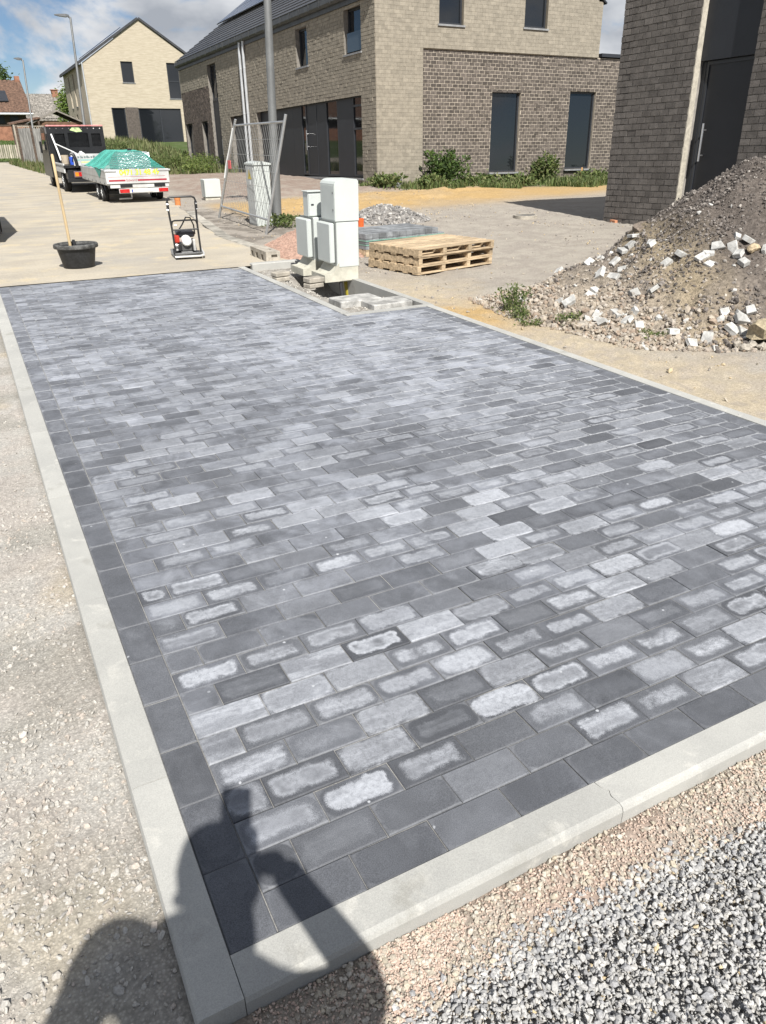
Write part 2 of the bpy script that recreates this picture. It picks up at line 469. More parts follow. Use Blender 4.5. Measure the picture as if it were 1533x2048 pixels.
def soil(x, y):
    x, y = np.asarray(x, float), np.asarray(y, float)
    n = fbm(x * 1.3, y * 1.3, 21); n2 = fbm(x * 4.5, y * 4.5, 22); n3 = fbm(x * 14, y * 14, 23)
    c = lambda a: np.array(a)[None, None, :] if x.ndim == 2 else np.array(a)[None, :]
    def mix(a, b, t): return a * (1 - t[..., None]) + b * t[..., None]
    grey = c((0.345, 0.31, 0.27)); sand = c((0.50, 0.425, 0.31)); yel = c((0.47, 0.325, 0.155)); pink = c((0.30, 0.235, 0.195))
    dust = c((0.42, 0.385, 0.33)); dark = c((0.16, 0.14, 0.12)); grass = c((0.075, 0.11, 0.032))
    col = np.broadcast_to(grey, x.shape + (3,)).copy()
    col = mix(col, dust, sstep(0.42, 0.62, n2) * 0.6)
    # sandy apron along the paving
    s = sstep(5.0, 4.0, x + 1.4 * (n2 - 0.5)) * (x > 3.6) * sstep(7.6, 6.4, y)
    col = mix(col, sand, s * (0.75 + 0.25 * n3))
    col = mix(col, c((0.35, 0.31, 0.27)), sstep(0.5, 0.62, n3) * s * 0.6)
    s2 = np.exp(-(((x - 3.9) / 0.5) ** 2 + ((y - 5.0) / 0.6) ** 2)); col = mix(col, yel, np.clip(s2 * 1.1 * n2 * 1.6, 0, 1) * (x > 3.6))
    # yellow sand thrown up between the yard and the house
    b = np.exp(-((y - 17.0 - 0.22 * (x - 8)) / 2.3) ** 4) * sstep(4.7, 5.4, x) * (1 - sstep(17.5, 20, x))
    col = mix(col, yel, np.clip(b * (0.55 + 0.9 * n), 0, 1))
    d = sstep(5.2, 6.2, x) * sstep(19.2, 20.2, y) * (1 - sstep(36, 42, y))
    col = mix(col, pink, np.clip(d * 1.1, 0, 1)); col = mix(col, dust, d * sstep(0.45, 0.65, n2) * 0.45)
    wt = inbox(x, y, 3.5, 5.4, 10.4, 17.5).astype(float) * sstep(0.46, 0.58, n2); col = mix(col, dark, wt * 0.75)
    # verges and fields
    g = np.maximum(sstep(36, 40, y) * sstep(3.4, 3.9, x), sstep(57.5, 58.5, y)); g = np.maximum(g, sstep(15, 18, x) * sstep(18.6, 19.4, y + 1.2 * (n2 - 0.5))); g = np.maximum(g, sstep(45, 60, np.abs(x)))
    g = np.maximum(g, sstep(-6, -9, y)); g = np.maximum(g, sstep(-14, -16, x) * (y < 60))
    col = mix(col, grass, np.clip(g * (0.7 + 0.6 * n2), 0, 1))
    # left of the kerb: grey-beige trodden gravel
    l = (x < -0.16) & (y < 9.0)
    lc = mix(np.broadcast_to(c((0.455, 0.435, 0.400)), x.shape + (3,)), c((0.435, 0.400, 0.362)), sstep(0.38, 0.62, n2))
    lc = mix(lc, c((0.46, 0.40, 0.30)), sstep(0.60, 0.74, fbm(x * 2.3, y * 2.3, 77)) * 0.6)
    lc = mix(lc, c((0.30, 0.285, 0.25)), sstep(0.55, 0.68, fbm(x * 3.1, y * 3.1, 78)) * 0.6)
    col = np.where(l[..., None], lc, col)
    nr = (y < -0.05) & (x >= -0.16)
    nc = mix(np.broadcast_to(c((0.44, 0.39, 0.33)), x.shape + (3,)), c((0.46, 0.365, 0.305)), sstep(0.40, 0.60, n2))
    nc = mix(nc, c((0.36, 0.35, 0.335)), sstep(-0.24, -0.34, y + 0.06 * (n2 - 0.5)))
    col = np.where(nr[..., None], nc, col)
    bed = inbox(x, y, 2.82, 3.72, 5.51, 8.93)
    col = np.where(bed[..., None], mix(np.broadcast_to(c((0.36, 0.34, 0.31)), x.shape + (3,)), dark, sstep(0.55, 0.7, n3) * 0.6), col)
    col = col * (0.90 + 0.2 * n3[..., None])
    return np.clip(col, 0.01, 0.9)

def axis(parts):
    out = [np.arange(a, b, s) for a, b, s in parts]; return np.concatenate(out)
gx = axis([(-600, -60, 60), (-60, -12, 4), (-12, -2.4, 0.6), (-2.4, 4.5, 0.05), (4.5, 12.6, 0.09), (12.6, 26, 0.6), (26, 80, 5), (80, 601, 60)])
gy = axis([(-300, -30, 45), (-30, -3, 2.2), (-3, -1.2, 0.3), (-1.2, 9.4, 0.05), (9.4, 20, 0.09), (20, 32, 0.25), (32, 95, 1.0), (95, 300, 20), (300, 1500, 100)])
GX, GY = np.meshgrid(gx, gy)
GZ = gz(GX, GY)
nx, ny = len(gx), len(gy)
ii, jj = np.meshgrid(np.arange(nx - 1), np.arange(ny - 1))
F = np.stack([jj * nx + ii, jj * nx + ii + 1, (jj + 1) * nx + ii + 1, (jj + 1) * nx + ii], -1).reshape(-1, 4)
mt = NT('ground_soil'); p = mt.pos()
gcol = mt.attr('col').outputs['Color']
gcol = mt.scale(gcol, mt.ramp(mt.noise(p, 55, 6, 0.7), 0.3, 0.7, 0.78, 1.18))
vor = mt.new('ShaderNodeTexVoronoi'); mt.put(vor.inputs['Vector'], p); vor.inputs['Scale'].default_value = 120
gcol = mt.scale(gcol, mt.ramp(vor.outputs['Distance'], 0.1, 0.6, 1.12, 0.80))
mt.put(mt.b.inputs['Base Color'], gcol); mt.b.inputs['Roughness'].default_value = 0.95; mt.b.inputs['Specular IOR Level'].default_value = 0.15
hh = mt.math('ADD', mt.math('MULTIPLY', mt.noise(p, 190, 8, 0.8), 1.0), mt.math('ADD', mt.math('MULTIPLY', vor.outputs['Distance'], -0.35), mt.math('MULTIPLY', mt.noise(p, 14, 6, 0.7), 2.6)))
mt.bump(hh, 0.7, 0.005)
ground = struct(npmesh('ground', np.stack([GX, GY, GZ], -1).reshape(-1, 3), F, mt.m, cols=soil(GX, GY).reshape(-1, 3), smooth=True))

# ------------------------------------------------------------------ street
RE = [(8.96, 3.55), (12.3, 3.5), (17, 4.15), (21.4, 4.8), (26, 5.1), (30, 4.4), (35, 3.4), (45, 3.05), (57.6, 2.7)]
def road_edge(y): return np.interp(y, [a for a, _ in RE], [b for _, b in RE])
mt = NT('street_surface'); p = mt.pos()
mp = mt.new('ShaderNodeMapping'); mp.inputs['Scale'].default_value = (0.8, 1.7, 1); mt.l.new(p, mp.inputs[0])
c = mt.mix(mt.ramp(mt.noise(mp.outputs[0], 0.9, 7, 0.62), 0.34, 0.66), (0.36, 0.325, 0.270, 1), (0.44, 0.395, 0.320, 1))
c = mt.mix(mt.ramp(mt.noise(p, 0.55, 5), 0.5, 0.66), c, (0.35, 0.325, 0.285, 1))
c = mt.mix(mt.ramp(mt.noise(p, 1.7, 6, 0.6), 0.52, 0.68), c, (0.47, 0.405, 0.295, 1))
sep = mt.new('ShaderNodeSeparateXYZ'); mt.l.new(p, sep.inputs[0])
row = mt.math('ABSOLUTE', mt.math('SUBTRACT', mt.math('FRACT', mt.math('DIVIDE', sep.outputs[1], 0.11)), 0.5))
c = mt.scale(c, mt.math('ADD', 1.0, mt.math('MULTIPLY', mt.ramp(row, 0.43, 0.5, 0, -0.22), mt.ramp(mt.noise(p, 1.2, 4), 0.42, 0.6))))
c = mt.scale(c, mt.ramp(mt.noise(p, 60, 4), 0.3, 0.7, 0.88, 1.1))
mt.put(mt.b.inputs['Base Color'], c); mt.b.inputs['Roughness'].default_value = 0.93; mt.b.inputs['Specular IOR Level'].default_value = 0.15
mt.bump(mt.noise(p, 70, 6, 0.7), 0.5, 0.006)
ry = np.concatenate([np.arange(8.83, 20, 0.25), np.arange(20, 57.7, 1.0)]); ru = np.linspace(0, 1, 40)
RX = -9 + (road_edge(ry)[:, None] + 9 + 0.05 * np.sin(ry * 3.1)[:, None]) * ru[None, :]
RYY = np.broadcast_to(ry[:, None], RX.shape)
RZ = 0.004 + 0.006 * (fbm(RX, RYY, 61) - 0.5)
nu = len(ru); ii, jj = np.meshgrid(np.arange(nu - 1), np.arange(len(ry) - 1))
F = np.stack([jj * nu + ii, jj * nu + ii + 1, (jj + 1) * nu + ii + 1, (jj + 1) * nu + ii], -1).reshape(-1, 4)
street = struct(npmesh('street', np.stack([RX, RYY, RZ], -1).reshape(-1, 3), F, mt.m, smooth=True))
# stone edging along the right side of the street: each stone its own piece
m_edge = M('edging_concrete', (0.33, 0.31, 0.27), 0.9, 0.25, 5, 0.5, 120, rnd=0.25)
edging = MB(); edging.box(3.52, 3.7, 9.9, 17.0, -0.2, -0.03)
edging = struct(edging.build('street_edging', m_edge))
for i in range(14):
    y = 9.95 + i * 0.5; x = float(road_edge(y + 0.25)) - 0.02
    b = MB(); b.rn = random.random(); b.bbox(0, 0.2, 0, 0.485, -0.15, 0, 0.008)
    a = math.atan2(float(road_edge(y) - road_edge(y + 0.5)), 0.5)
    b.build('edging_stone', m_edge, edging, xf=Matrix.Translation((x - 0.02, y, 0.012 + 0.006 * random.random())) @ Matrix.Rotation(a, 4, 'Z'))

# ------------------------------------------------------------------ paving
U = 0.11
mt = NT('paver_concrete'); p = mt.pos()
A = lambda n: mt.attr(n).outputs['Fac']
uvn = mt.new('ShaderNodeUVMap'); uvn.uv_map = 'UVMap'
sp = mt.new('ShaderNodeSeparateXYZ'); mt.l.new(uvn.outputs[0], sp.inputs[0])
du = mt.math('MULTIPLY', mt.math('MINIMUM', sp.outputs[0], mt.math('SUBTRACT', 1.0, sp.outputs[0])), A('pl'))
dv = mt.math('MULTIPLY', mt.math('MINIMUM', sp.outputs[1], mt.math('SUBTRACT', 1.0, sp.outputs[1])), A('pw'))
# distance from the edge with rounded corners
qa = mt.math('MAXIMUM', mt.math('SUBTRACT', 0.035, du), 0.0); qb = mt.math('MAXIMUM', mt.math('SUBTRACT', 0.035, dv), 0.0)
ed = mt.math('SUBTRACT', 0.035, mt.math('SQRT', mt.math('ADD', mt.math('MULTIPLY', qa, qa), mt.math('MULTIPLY', qb, qb))))
ed = mt.math('MINIMUM', ed, mt.math('MINIMUM', du, dv))
off = mt.new('ShaderNodeCombineXYZ'); mt.put(off.inputs[0], mt.math('MULTIPLY', A('rnd'), 37.0)); mt.put(off.inputs[2], mt.math('MULTIPLY', A('rnd'), 91.0))
pv = mt.new('ShaderNodeVectorMath', operation='ADD'); mt.l.new(p, pv.inputs[0]); mt.l.new(off.outputs[0], pv.inputs[1]); pv = pv.outputs[0]
nA = mt.noise(pv, 14, 5, 0.6); nB = mt.noise(pv, 60, 6, 0.7, 0.4); nC = mt.noise(pv, 420, 3, 0.6)
edn = mt.math('ADD', ed, mt.math('ADD', mt.math('MULTIPLY', mt.math('SUBTRACT', nA, 0.5), 0.055), mt.math('ADD', mt.math('MULTIPLY', mt.math('SUBTRACT', nB, 0.5), 0.013), mt.math('MULTIPLY', mt.math('SUBTRACT', nC, 0.5), 0.020))))
mask = mt.ramp(edn, A('th'), mt.math('ADD', A('th'), mt.math('MULTIPLY_ADD', A('rnd'), 0.022, 0.010)))
core = mt.ramp(edn, mt.math('ADD', A('th'), 0.016), mt.math('ADD', A('th'), 0.032))
mask = mt.math('MULTIPLY', mask, mt.math('SUBTRACT', 1.0, mt.math('MULTIPLY', core, A('rg'))))
mask = mt.math('MULTIPLY', mask, mt.ramp(nB, 0.30, 0.62, 0.62, 1.12))
mask = mt.math('MULTIPLY', mask, mt.ramp(nC, 0.32, 0.68, 0.72, 1.12))
bloom = mt.math('MULTIPLY', mask, A('bl'), clamp=True)
# thin wash over the whole face and pale rims, stronger where the sand was swept in
wash = mt.math('MULTIPLY', A('ws'), mt.ramp(mt.math('ADD', mt.math('MULTIPLY', mt.noise(pv, 8, 5, 0.62, 0.6), 0.5), mt.math('MULTIPLY', mt.noise(p, 6, 6, 0.65, 0.8), 0.5)), 0.36, 0.64, 0.2, 1.15))
big = mt.ramp(mt.noise(p, 1.6, 5, 0.6, 0.5), 0.36, 0.66, 0.55, 1.25)
wash = mt.math('MULTIPLY', mt.math('MULTIPLY', wash, big), mt.ramp(nC, 0.3, 0.7, 0.8, 1.1), clamp=True)
rim = mt.math('MULTIPLY', mt.math('MULTIPLY', mt.ramp(ed, 0.001, 0.0075, 1.0, 0.0), A('ol')), mt.ramp(nB, 0.34, 0.6, 0.25, 1.0), clamp=True)
# drips of cement milk
vo = mt.new('ShaderNodeTexVoronoi'); mt.put(vo.inputs['Vector'], p); vo.inputs['Scale'].default_value = 13
drip = mt.math('MULTIPLY', mt.ramp(mt.math('ADD', vo.outputs['Distance'], mt.math('MULTIPLY', nB, 0.10)), 0.105, 0.125, 1.0, 0.0), mt.ramp(mt.noise(p, 3.1, 3), 0.50, 0.60))
base = mt.scale(mt.mix(mt.ramp(A('rnd'), 0.2, 0.8), (0.070, 0.074, 0.084, 1), (0.096, 0.101, 0.113, 1)), A('br'))
base = mt.scale(base, mt.ramp(mt.noise(pv, 9, 4), 0.3, 0.7, 0.90, 1.10))
base = mt.scale(base, mt.ramp(nC, 0.28, 0.72, 0.66, 1.34))
pores = mt.new('ShaderNodeTexVoronoi'); mt.put(pores.inputs['Vector'], p); pores.inputs['Scale'].default_value = 260
base = mt.scale(base, mt.ramp(pores.outputs['Distance'], 0.06, 0.20, 0.55, 1.0))
col = mt.mix(wash, base, (0.274, 0.290, 0.330, 1))
drift = mt.ramp(mt.noise(p, 3.2, 7, 0.68, 1.4), 0.47, 0.66)
drift = mt.math('MULTIPLY', mt.math('MULTIPLY', drift, mt.math('MULTIPLY_ADD', A('ws'), 0.75, 0.10)), mt.ramp(nC, 0.3, 0.7, 0.65, 1.15), clamp=True)
col = mt.mix(mt.math('MULTIPLY', drift, A('df')), col, (0.355, 0.372, 0.410, 1))
streak = mt.new('ShaderNodeMapping'); streak.inputs['Scale'].default_value = (5.0, 26.0, 1.0); streak.inputs['Rotation'].default_value = (0, 0, 0.5); mt.l.new(pv, streak.inputs[0])
smear = mt.ramp(mt.noise(streak.outputs[0], 1.0, 6, 0.65, 0.5), 0.40, 0.66, 0.45, 1.15)
bloom = mt.math('MULTIPLY', bloom, mt.math('ADD', mt.math('MULTIPLY', smear, A('sm')), mt.math('SUBTRACT', 1.0, A('sm'))), clamp=True)
col = mt.mix(bloom, col, (0.43, 0.448, 0.486, 1))
col = mt.mix(rim, col, (0.34, 0.35, 0.37, 1))
col = mt.mix(mt.math('MULTIPLY', drip, 0.85), col, (0.46, 0.475, 0.50, 1))
mt.put(mt.b.inputs['Base Color'], col)
mt.put(mt.b.inputs['Roughness'], mt.ramp(nB, 0.3, 0.7, 0.66, 0.86))
mt.b.inputs['Specular IOR Level'].default_value = 0.42
mt.bump(mt.math('ADD', mt.math('MULTIPLY', nC, 0.6), mt.math('MULTIPLY', nB, 0.5)), 0.35, 0.0025)
M_PAVER = mt.m

m_sand = M('joint_sand', (0.25, 0.245, 0.235), 0.95, 0.35, 3.0, 0.6, 400, fine=0.25, fscale=300)
sb = MB()
sb.add([(-0.11, 0, 0), (33 * U, 0, 0), (33 * U, 50 * U, 0), (25 * U, 50 * U, 0), (25 * U, 80.5 * U, 0), (-0.11, 80.5 * U, 0)], [(0, 1, 2, 3, 4, 5)])
pavement = struct(sb.build('pavement', m_sand, xf=Matrix.Translation((0, 0, -0.0055))))

CH = 0.0035
def paver_geo(x0, x1, y0, y1, z, tilt):
    g = 0.0014
    a, b, c, d = x0 + g, x1 - g, y0 + g, y1 - g
    cx, cy = (a + b) / 2, (c + d) / 2
    ring = np.array([(a, c), (b, c), (b, d), (a, d)])
    inner = np.array([(a + CH, c + CH), (b - CH, c + CH), (b - CH, d - CH), (a + CH, d - CH)])
    def lift(q, dz): return np.c_[q, z + dz + tilt[0] * (q[:, 0] - cx) + tilt[1] * (q[:, 1] - cy)]
    V = np.vstack([lift(ring, -0.05), lift(ring, -CH * 0.8), lift(inner, 0)])
    uv = np.vstack([(q - (a, c)) / (b - a, d - c) for q in (ring, ring, inner)])
    return V, uv
PF = np.array([(i, (i + 1) % 4, 4 + (i + 1) % 4, 4 + i) for i in range(4)] + [(4 + i, 4 + (i + 1) % 4, 8 + (i + 1) % 4, 8 + i) for i in range(4)] + [(8, 9, 10, 11)])

pieces = []   # (x0,x1,y0,y1,name)
pieces += [(u * U, (u + 2) * U, 0, U, 'border_paver') for u in range(0, 32, 2)] + [(32 * U, 33 * U, 0, U, 'border_paver')]
pieces += [(-U, 0, v * U, (v + 2) * U, 'border_paver') for v in range(0, 80, 2)]
pieces += [(32 * U, 33 * U, v * U, (v + 2) * U, 'border_paver') for v in range(1, 49, 2)]
pieces += [(24 * U, 25 * U, v * U, min(v + 2, 79.5) * U, 'border_paver') for v in range(49, 79, 2)]
pieces += [(u * U, (u + 2) * U, 49 * U, 50 * U, 'border_paver') for u in range(25, 33, 2)]
pieces += [(u * U, (u + 2) * U, 79 * U, 80 * U, 'border_paver') for u in range(0, 24, 2)]
for v in range(1, 79):
    ue = 32 if v < 49 else 24
    st = list(range(0, ue + 1, 2)) if v % 2 == 0 else [0] + list(range(1, ue, 2)) + [ue]
    pieces += [(a * U, b * U, v * U, (v + 1) * U, 'paver') for a, b in zip(st[:-1], st[1:])]
rg = np.random.default_rng(12)
data = []
for (x0, x1, y0, y1, nm) in pieces:
    cx, cy = (x0 + x1) / 2, (y0 + y1) / 2
    r = rg.random(); v = cy / U
    big = float(fbm(np.array([cx * 0.9 + 3]), np.array([cy * 0.9]), 44)[0])
    med = float(fbm(np.array([cx * 2.4]), np.array([cy * 1.6]), 45)[0])
    edge = nm == 'border_paver'
    dust = float(np.exp(-(((cx - 2.35) / 1.0) ** 2 + ((cy - 4.4) / 1.5) ** 2)))
    far = float(sstep(2.2, 6.0, cy))
    ws = 0.05 + 0.40 * float(sstep(0.5, 2.2, cy)) + 0.28 * far + 0.60 * dust + 0.7 * (big - 0.5) + 0.5 * (rg.random() - 0.5)
    p_bl = 0.50 + 0.35 * (med - 0.5) * 2 + (0.14 if cy < 1.1 else 0) + (0.22 if cx > 0.9 and cy < 1.2 else 0)
    bl = (0.55 + 0.45 * rg.random()) if rg.random() < p_bl else 0.22 * rg.random()
    rgk = (0.35 + 0.5 * rg.random()) if rg.random() < 0.65 else 0.25 * rg.random()
    th = 0.006 + 0.016 * rg.random()
    ol = np.clip(0.10 + 0.75 * float(sstep(0.9, 3.0, cx)) * float(sstep(0.8, 2.0, cy)) + 0.35 * far + 0.6 * (rg.random() - 0.6), 0, 1)
    br = 0.86 + 0.26 * rg.random()
    if rg.random() < 0.06: ws *= 0.5; bl *= 0.2
    bl *= 1 - 0.45 * float(sstep(1.0, 3.0, cy))
    if rg.random() < 0.38: th = -0.03 + 0.03 * rg.random(); rgk *= 0.5
    sm = rg.random() ** 0.7; df = 0.25 + 0.75 * rg.random()
    if edge:
        if cx < 0 or cy < 0.2:
            k_ = float(sstep(0.9, 4.5, cy)) * (cx < 0); bl *= 0.06 + 0.5 * k_; ws = 0.08 * rg.random() + ws * 0.6 * k_; ol = 0.12 + 0.4 * k_
        elif cx > 3.4: ws *= 0.5; bl *= 0.3
    elif v < 2: bl *= (0.3 if cx < 1.0 else 0.9); ws *= 0.5
    z = rg.normal() * 0.0010; tl = rg.normal(size=2) * 0.006
    data.append((x0, x1, y0, y1, nm, r, max(ws, 0.0), bl, rgk, th, float(ol), br, z, tl, math.hypot(cx - CAM.x - 0.25, (cy - CAM.y)), sm, df))
names = ('rnd', 'ws', 'bl', 'rg', 'th', 'ol', 'br', 'pl', 'pw', 'sm', 'df')
def pav_attrs(d): return (d[5], d[6], d[7], d[8], d[9], d[10], d[11], d[1] - d[0], d[3] - d[2], d[15], d[16])
field = sorted([d for d in data if d[4] == 'paver'], key=lambda d: d[14])
single = [d for d in data if d[4] == 'border_paver'] + field[:300]
rest = field[300:]
for d in single:
    V, uv = paver_geo(*d[:4], d[12], d[13])
    c0 = np.array([(d[0] + d[1]) / 2, (d[2] + d[3]) / 2, 0]); at = pav_attrs(d)
    o = npmesh(d[4], V - c0, PF, M_PAVER, pavement, attrs={n: np.full(12, a) for n, a in zip(names, at)}, uv=uv)
    o.location = tuple(c0 + (0, 0, 0.0055))
VV, UVs, FF, AT = [], [], [], []
for i, d in enumerate(rest):
    V, uv = paver_geo(*d[:4], d[12], d[13]); VV.append(V); UVs.append(uv); FF.append(PF + 12 * i); AT.append(np.tile(pav_attrs(d), (12, 1)))
AT = np.vstack(AT)
o = npmesh('paver_field', np.vstack(VV), np.vstack(FF), M_PAVER, pavement, attrs={n: AT[:, k] for k, n in enumerate(names)}, uv=np.vstack(UVs))
o.location.z = 0.0055; struct(o, 'stuff')

# ------------------------------------------------------------------ kerbs: stones of one metre with tongue-and-groove ends
mt = NT('kerb_concrete'); p = mt.pos()
c = mt.mix(mt.ramp(mt.noise(p, 2.2, 6, 0.6), 0.35, 0.65), (0.405, 0.402, 0.378, 1), (0.35, 0.348, 0.33, 1))
c = mt.mix(mt.ramp(mt.noise(p, 9, 6, 0.65, 0.6), 0.56, 0.70), c, (0.46, 0.452, 0.42, 1))
c = mt.mix(mt.ramp(mt.noise(p, 5, 5, 0.6), 0.58, 0.72), c, (0.315, 0.31, 0.285, 1))
c = mt.scale(c, mt.ramp(mt.noise(p, 330, 4, 0.7), 0.28, 0.72, 0.84, 1.12))
c = mt.scale(c, mt.math('MULTIPLY_ADD', mt.attr('rnd').outputs['Fac'], 0.16, 0.92))
mt.put(mt.b.inputs['Base Color'], c); mt.b.inputs['Roughness'].default_value = 0.88; mt.b.inputs['Specular IOR Level'].default_value = 0.25
mt.bump(mt.math('ADD', mt.noise(p, 260, 5, 0.7), mt.math('MULTIPLY', mt.noise(p, 18, 5), 0.8)), 0.30, 0.003)
M_KERB = mt.m
def kerb_stone(L, flip=False, plain=False, plain0=False):
    """along +x from 0..L, inner side y=0, outer side y=-0.1 (chamfered); top at z=0"""
    b = MB(); b.rn = random.random()
    g = 0.0012
    def end(x, s):
        pl_ = plain or (plain0 and s > 0)
        n = 14; pts = []
        for i in range(n + 1):
            t = i / n; w = 0.0 if pl_ else 0.011 * math.exp(-((t - 0.45) / 0.13) ** 2) + 0.010 * (t - 0.5)
            pts.append((x + w + s * g, t))
        return pts
    e0, e1 = end(0, 1), end(L, -1)
    def ring(z, out):
        y = lambda t: -t * out
        return [(x, y(t), z) for x, t in e0] + [(x, y(t), z) for x, t in reversed(e1)]
    rings = [ring(-0.24, 0.10), ring(-0.017, 0.10), ring(-0.005, 0.095), ring(0, 0.084)]
    n = len(rings[0]); vs = sum(rings, [])
    fs = [(k * n + i, (k + 1) * n + i, (k + 1) * n + (i + 1) % n, k * n + (i + 1) % n) for k in range(len(rings) - 1) for i in range(n)]
    fs += [tuple(range((len(rings) - 1) * n, len(rings) * n))]
    fs = [tuple(reversed(f)) for f in fs]
    if flip: vs = [(x, -y, z) for x, y, z in vs]; fs = [tuple(reversed(f)) for f in fs]
    b.add(vs, fs); return b
def kerb_run(name, segs, footing, plain=False):
    f = MB()
    for q in footing: f.box(*q)
    root = struct(f.build(name, M('footing_concrete', (0.3, 0.29, 0.27), 0.95, 0.2)))
    for i, (ox, oy, ang, L, flip) in enumerate(segs):
        kerb_stone(L, flip, plain, i == 0).build('kerb_stone', M_KERB, root, xf=Matrix.Translation((ox, oy, 0.004 + random.uniform(-0.0012, 0.0012))) @ Matrix.Rotation(ang, 4, 'Z'))
    return root
H = math.pi / 2
near = [(-0.1105, 0, 0, 1.0105, False), (0.90, 0, 0, 1.0, False), (1.90, 0, 0, 1.0, False), (2.90, 0, 0, 0.83, False)]
ys = [-0.10, 0.56] + [0.56 + i for i in range(1, 9)] + [8.88]
leftk = [(-U - 0.001, a, H, b - a, True) for a, b in zip(ys[:-1], ys[1:])]
leftk = [(x, y, a, L, True) for x, y, a, L, _ in leftk]
yr = [0.0, 0.8, 1.8, 2.8, 3.8, 4.8, 5.5]
rightk = [(33 * U + 0.001, a, H, b - a, False) for a, b in zip(yr[:-1], yr[1:])]
def fix_left(L): return L
kerb_run('kerb', near, [(-0.1, 3.7, -0.13, -0.02, -0.4, -0.2)])
kerb_run('kerb', leftk, [(-0.24, -0.12, -0.1, 8.8, -0.4, -0.2)], True)
kerb_run('kerb', rightk, [(3.65, 3.76, 0, 5.5, -0.4, -0.2)])
kerb_run('kerb', [(25 * U + 0.001, a, H, b - a, False) for a, b in ((5.62, 6.5), (6.5, 7.5), (7.5, 8.5), (8.5, 8.9))], [(2.77, 2.86, 5.6, 8.8, -0.4, -0.2)])
kerb_run('kerb', [(2.752, 50 * U + 0.001, 0, 0.98, True)], [(2.8, 3.7, 5.53, 5.6, -0.4, -0.2)])
kerb_run('kerb', [(3.66, a, H, b - a, False) for a, b in ((5.61, 6.6), (6.6, 7.6), (7.6, 8.3))], [(3.68, 3.74, 5.65, 8.2, -0.5, -0.2)])
# low concrete edge between street and cabinet bed
b = MB(); b.bbox(2.93, 3.62, 8.78, 8.90, -0.16, 0.035, 0.01)
tag(b.build('concrete_sill', M_KERB), 'short concrete edge closing the street side of the cabinet bed', 'kerb')

# ------------------------------------------------------------------ loose stone on the ground
M_STONE = Mcol('loose_stone', 0.9, 0.16, 240, 0.4, 500, 0.002)
def scatter(n, x0, x1, y0, y1, lo, hi, pw, seed, keep=None, sink=0.15):
    g = np.random.default_rng(seed); x, y = g.uniform(x0, x1, n), g.uniform(y0, y1, n)
    s = lo + (hi - lo) * g.random(n) ** pw
    if keep is not None:
        k = keep(x, y, g); x, y, s = x[k], y[k], s[k]
    z = gz(x, y) + s * (0.30 - sink)
    return np.c_[x, y, z], s
cl = lambda x, y, k, seed: fbm(x * k, y * k, seed)
# left: trodden gravel
P1, s1 = scatter(60000, -1.25, -0.215, -0.5, 4.2, 0.004, 0.024, 4.5, 3, lambda x, y, g: (g.random(len(x)) < (0.34 + 0.8 * sstep(0.40, 0.60, cl(x, y, 2.6, 90))) * np.exp(-np.clip(y, 0, None) * 0.55)) & (x > -0.52 - 0.34 * (y + 0.5)), sink=0.18)
o = stones('gravel', P1, s1, M_STONE, palette(len(P1), [(0.41, 0.39, 0.355), (0.39, 0.365, 0.33), (0.43, 0.41, 0.375), (0.345, 0.33, 0.305), (0.41, 0.365, 0.32)], 5, 0.07), flat=0.5, rough=0.22, seed=4)
struct(o, 'stuff'); o['label'] = 'loose beige stones in the trodden strip left of the kerb'
# pink grit along the near kerb
def kp(x, y, g):
    e = -0.235 + 0.07 * (cl(x, y, 5, 91) - 0.5) - 0.02 * np.sin(x * 7) - 0.05 * sstep(0.9, 1.4, x)
    return (y > e - 0.05 * g.random(len(x))) & (g.random(len(x)) < 0.16 + 1.0 * sstep(0.44, 0.58, cl(x, y, 4, 92)))
P2, s2 = scatter(52000, -0.1, 1.62, -0.40, -0.103, 0.005, 0.0105, 1.3, 6, kp, sink=0.1)
g2 = np.random.default_rng(8); P2[:, 2] += 0.004 * g2.random(len(P2))
o = stones('pink_grit', P2, s2, M_STONE, palette(len(P2), [(0.50, 0.385, 0.315), (0.47, 0.365, 0.30), (0.53, 0.43, 0.36), (0.47, 0.42, 0.36), (0.43, 0.345, 0.29)], 9, 0.12), flat=0.75, rough=0.3, seed=10)
struct(o, 'stuff'); o['label'] = 'fine pink grit spilled along the near kerb'
# beige stones mixed in
P3, s3 = scatter(6500, -0.1, 1.62, -0.45, -0.103, 0.006, 0.022, 2.8, 16, lambda x, y, g: g.random(len(x)) < 0.2 + 1.2 * sstep(0.45, 0.6, cl(x, y, 3.3, 93)), sink=0.05)
o = stones('beige_stones', P3, s3, M_STONE, palette(len(P3), [(0.44, 0.39, 0.31), (0.38, 0.34, 0.28), (0.46, 0.42, 0.36)], 19), flat=0.75, rough=0.2, seed=20)
struct(o, 'stuff'); o['label'] = 'rounded beige stones between pink grit and grey chippings'
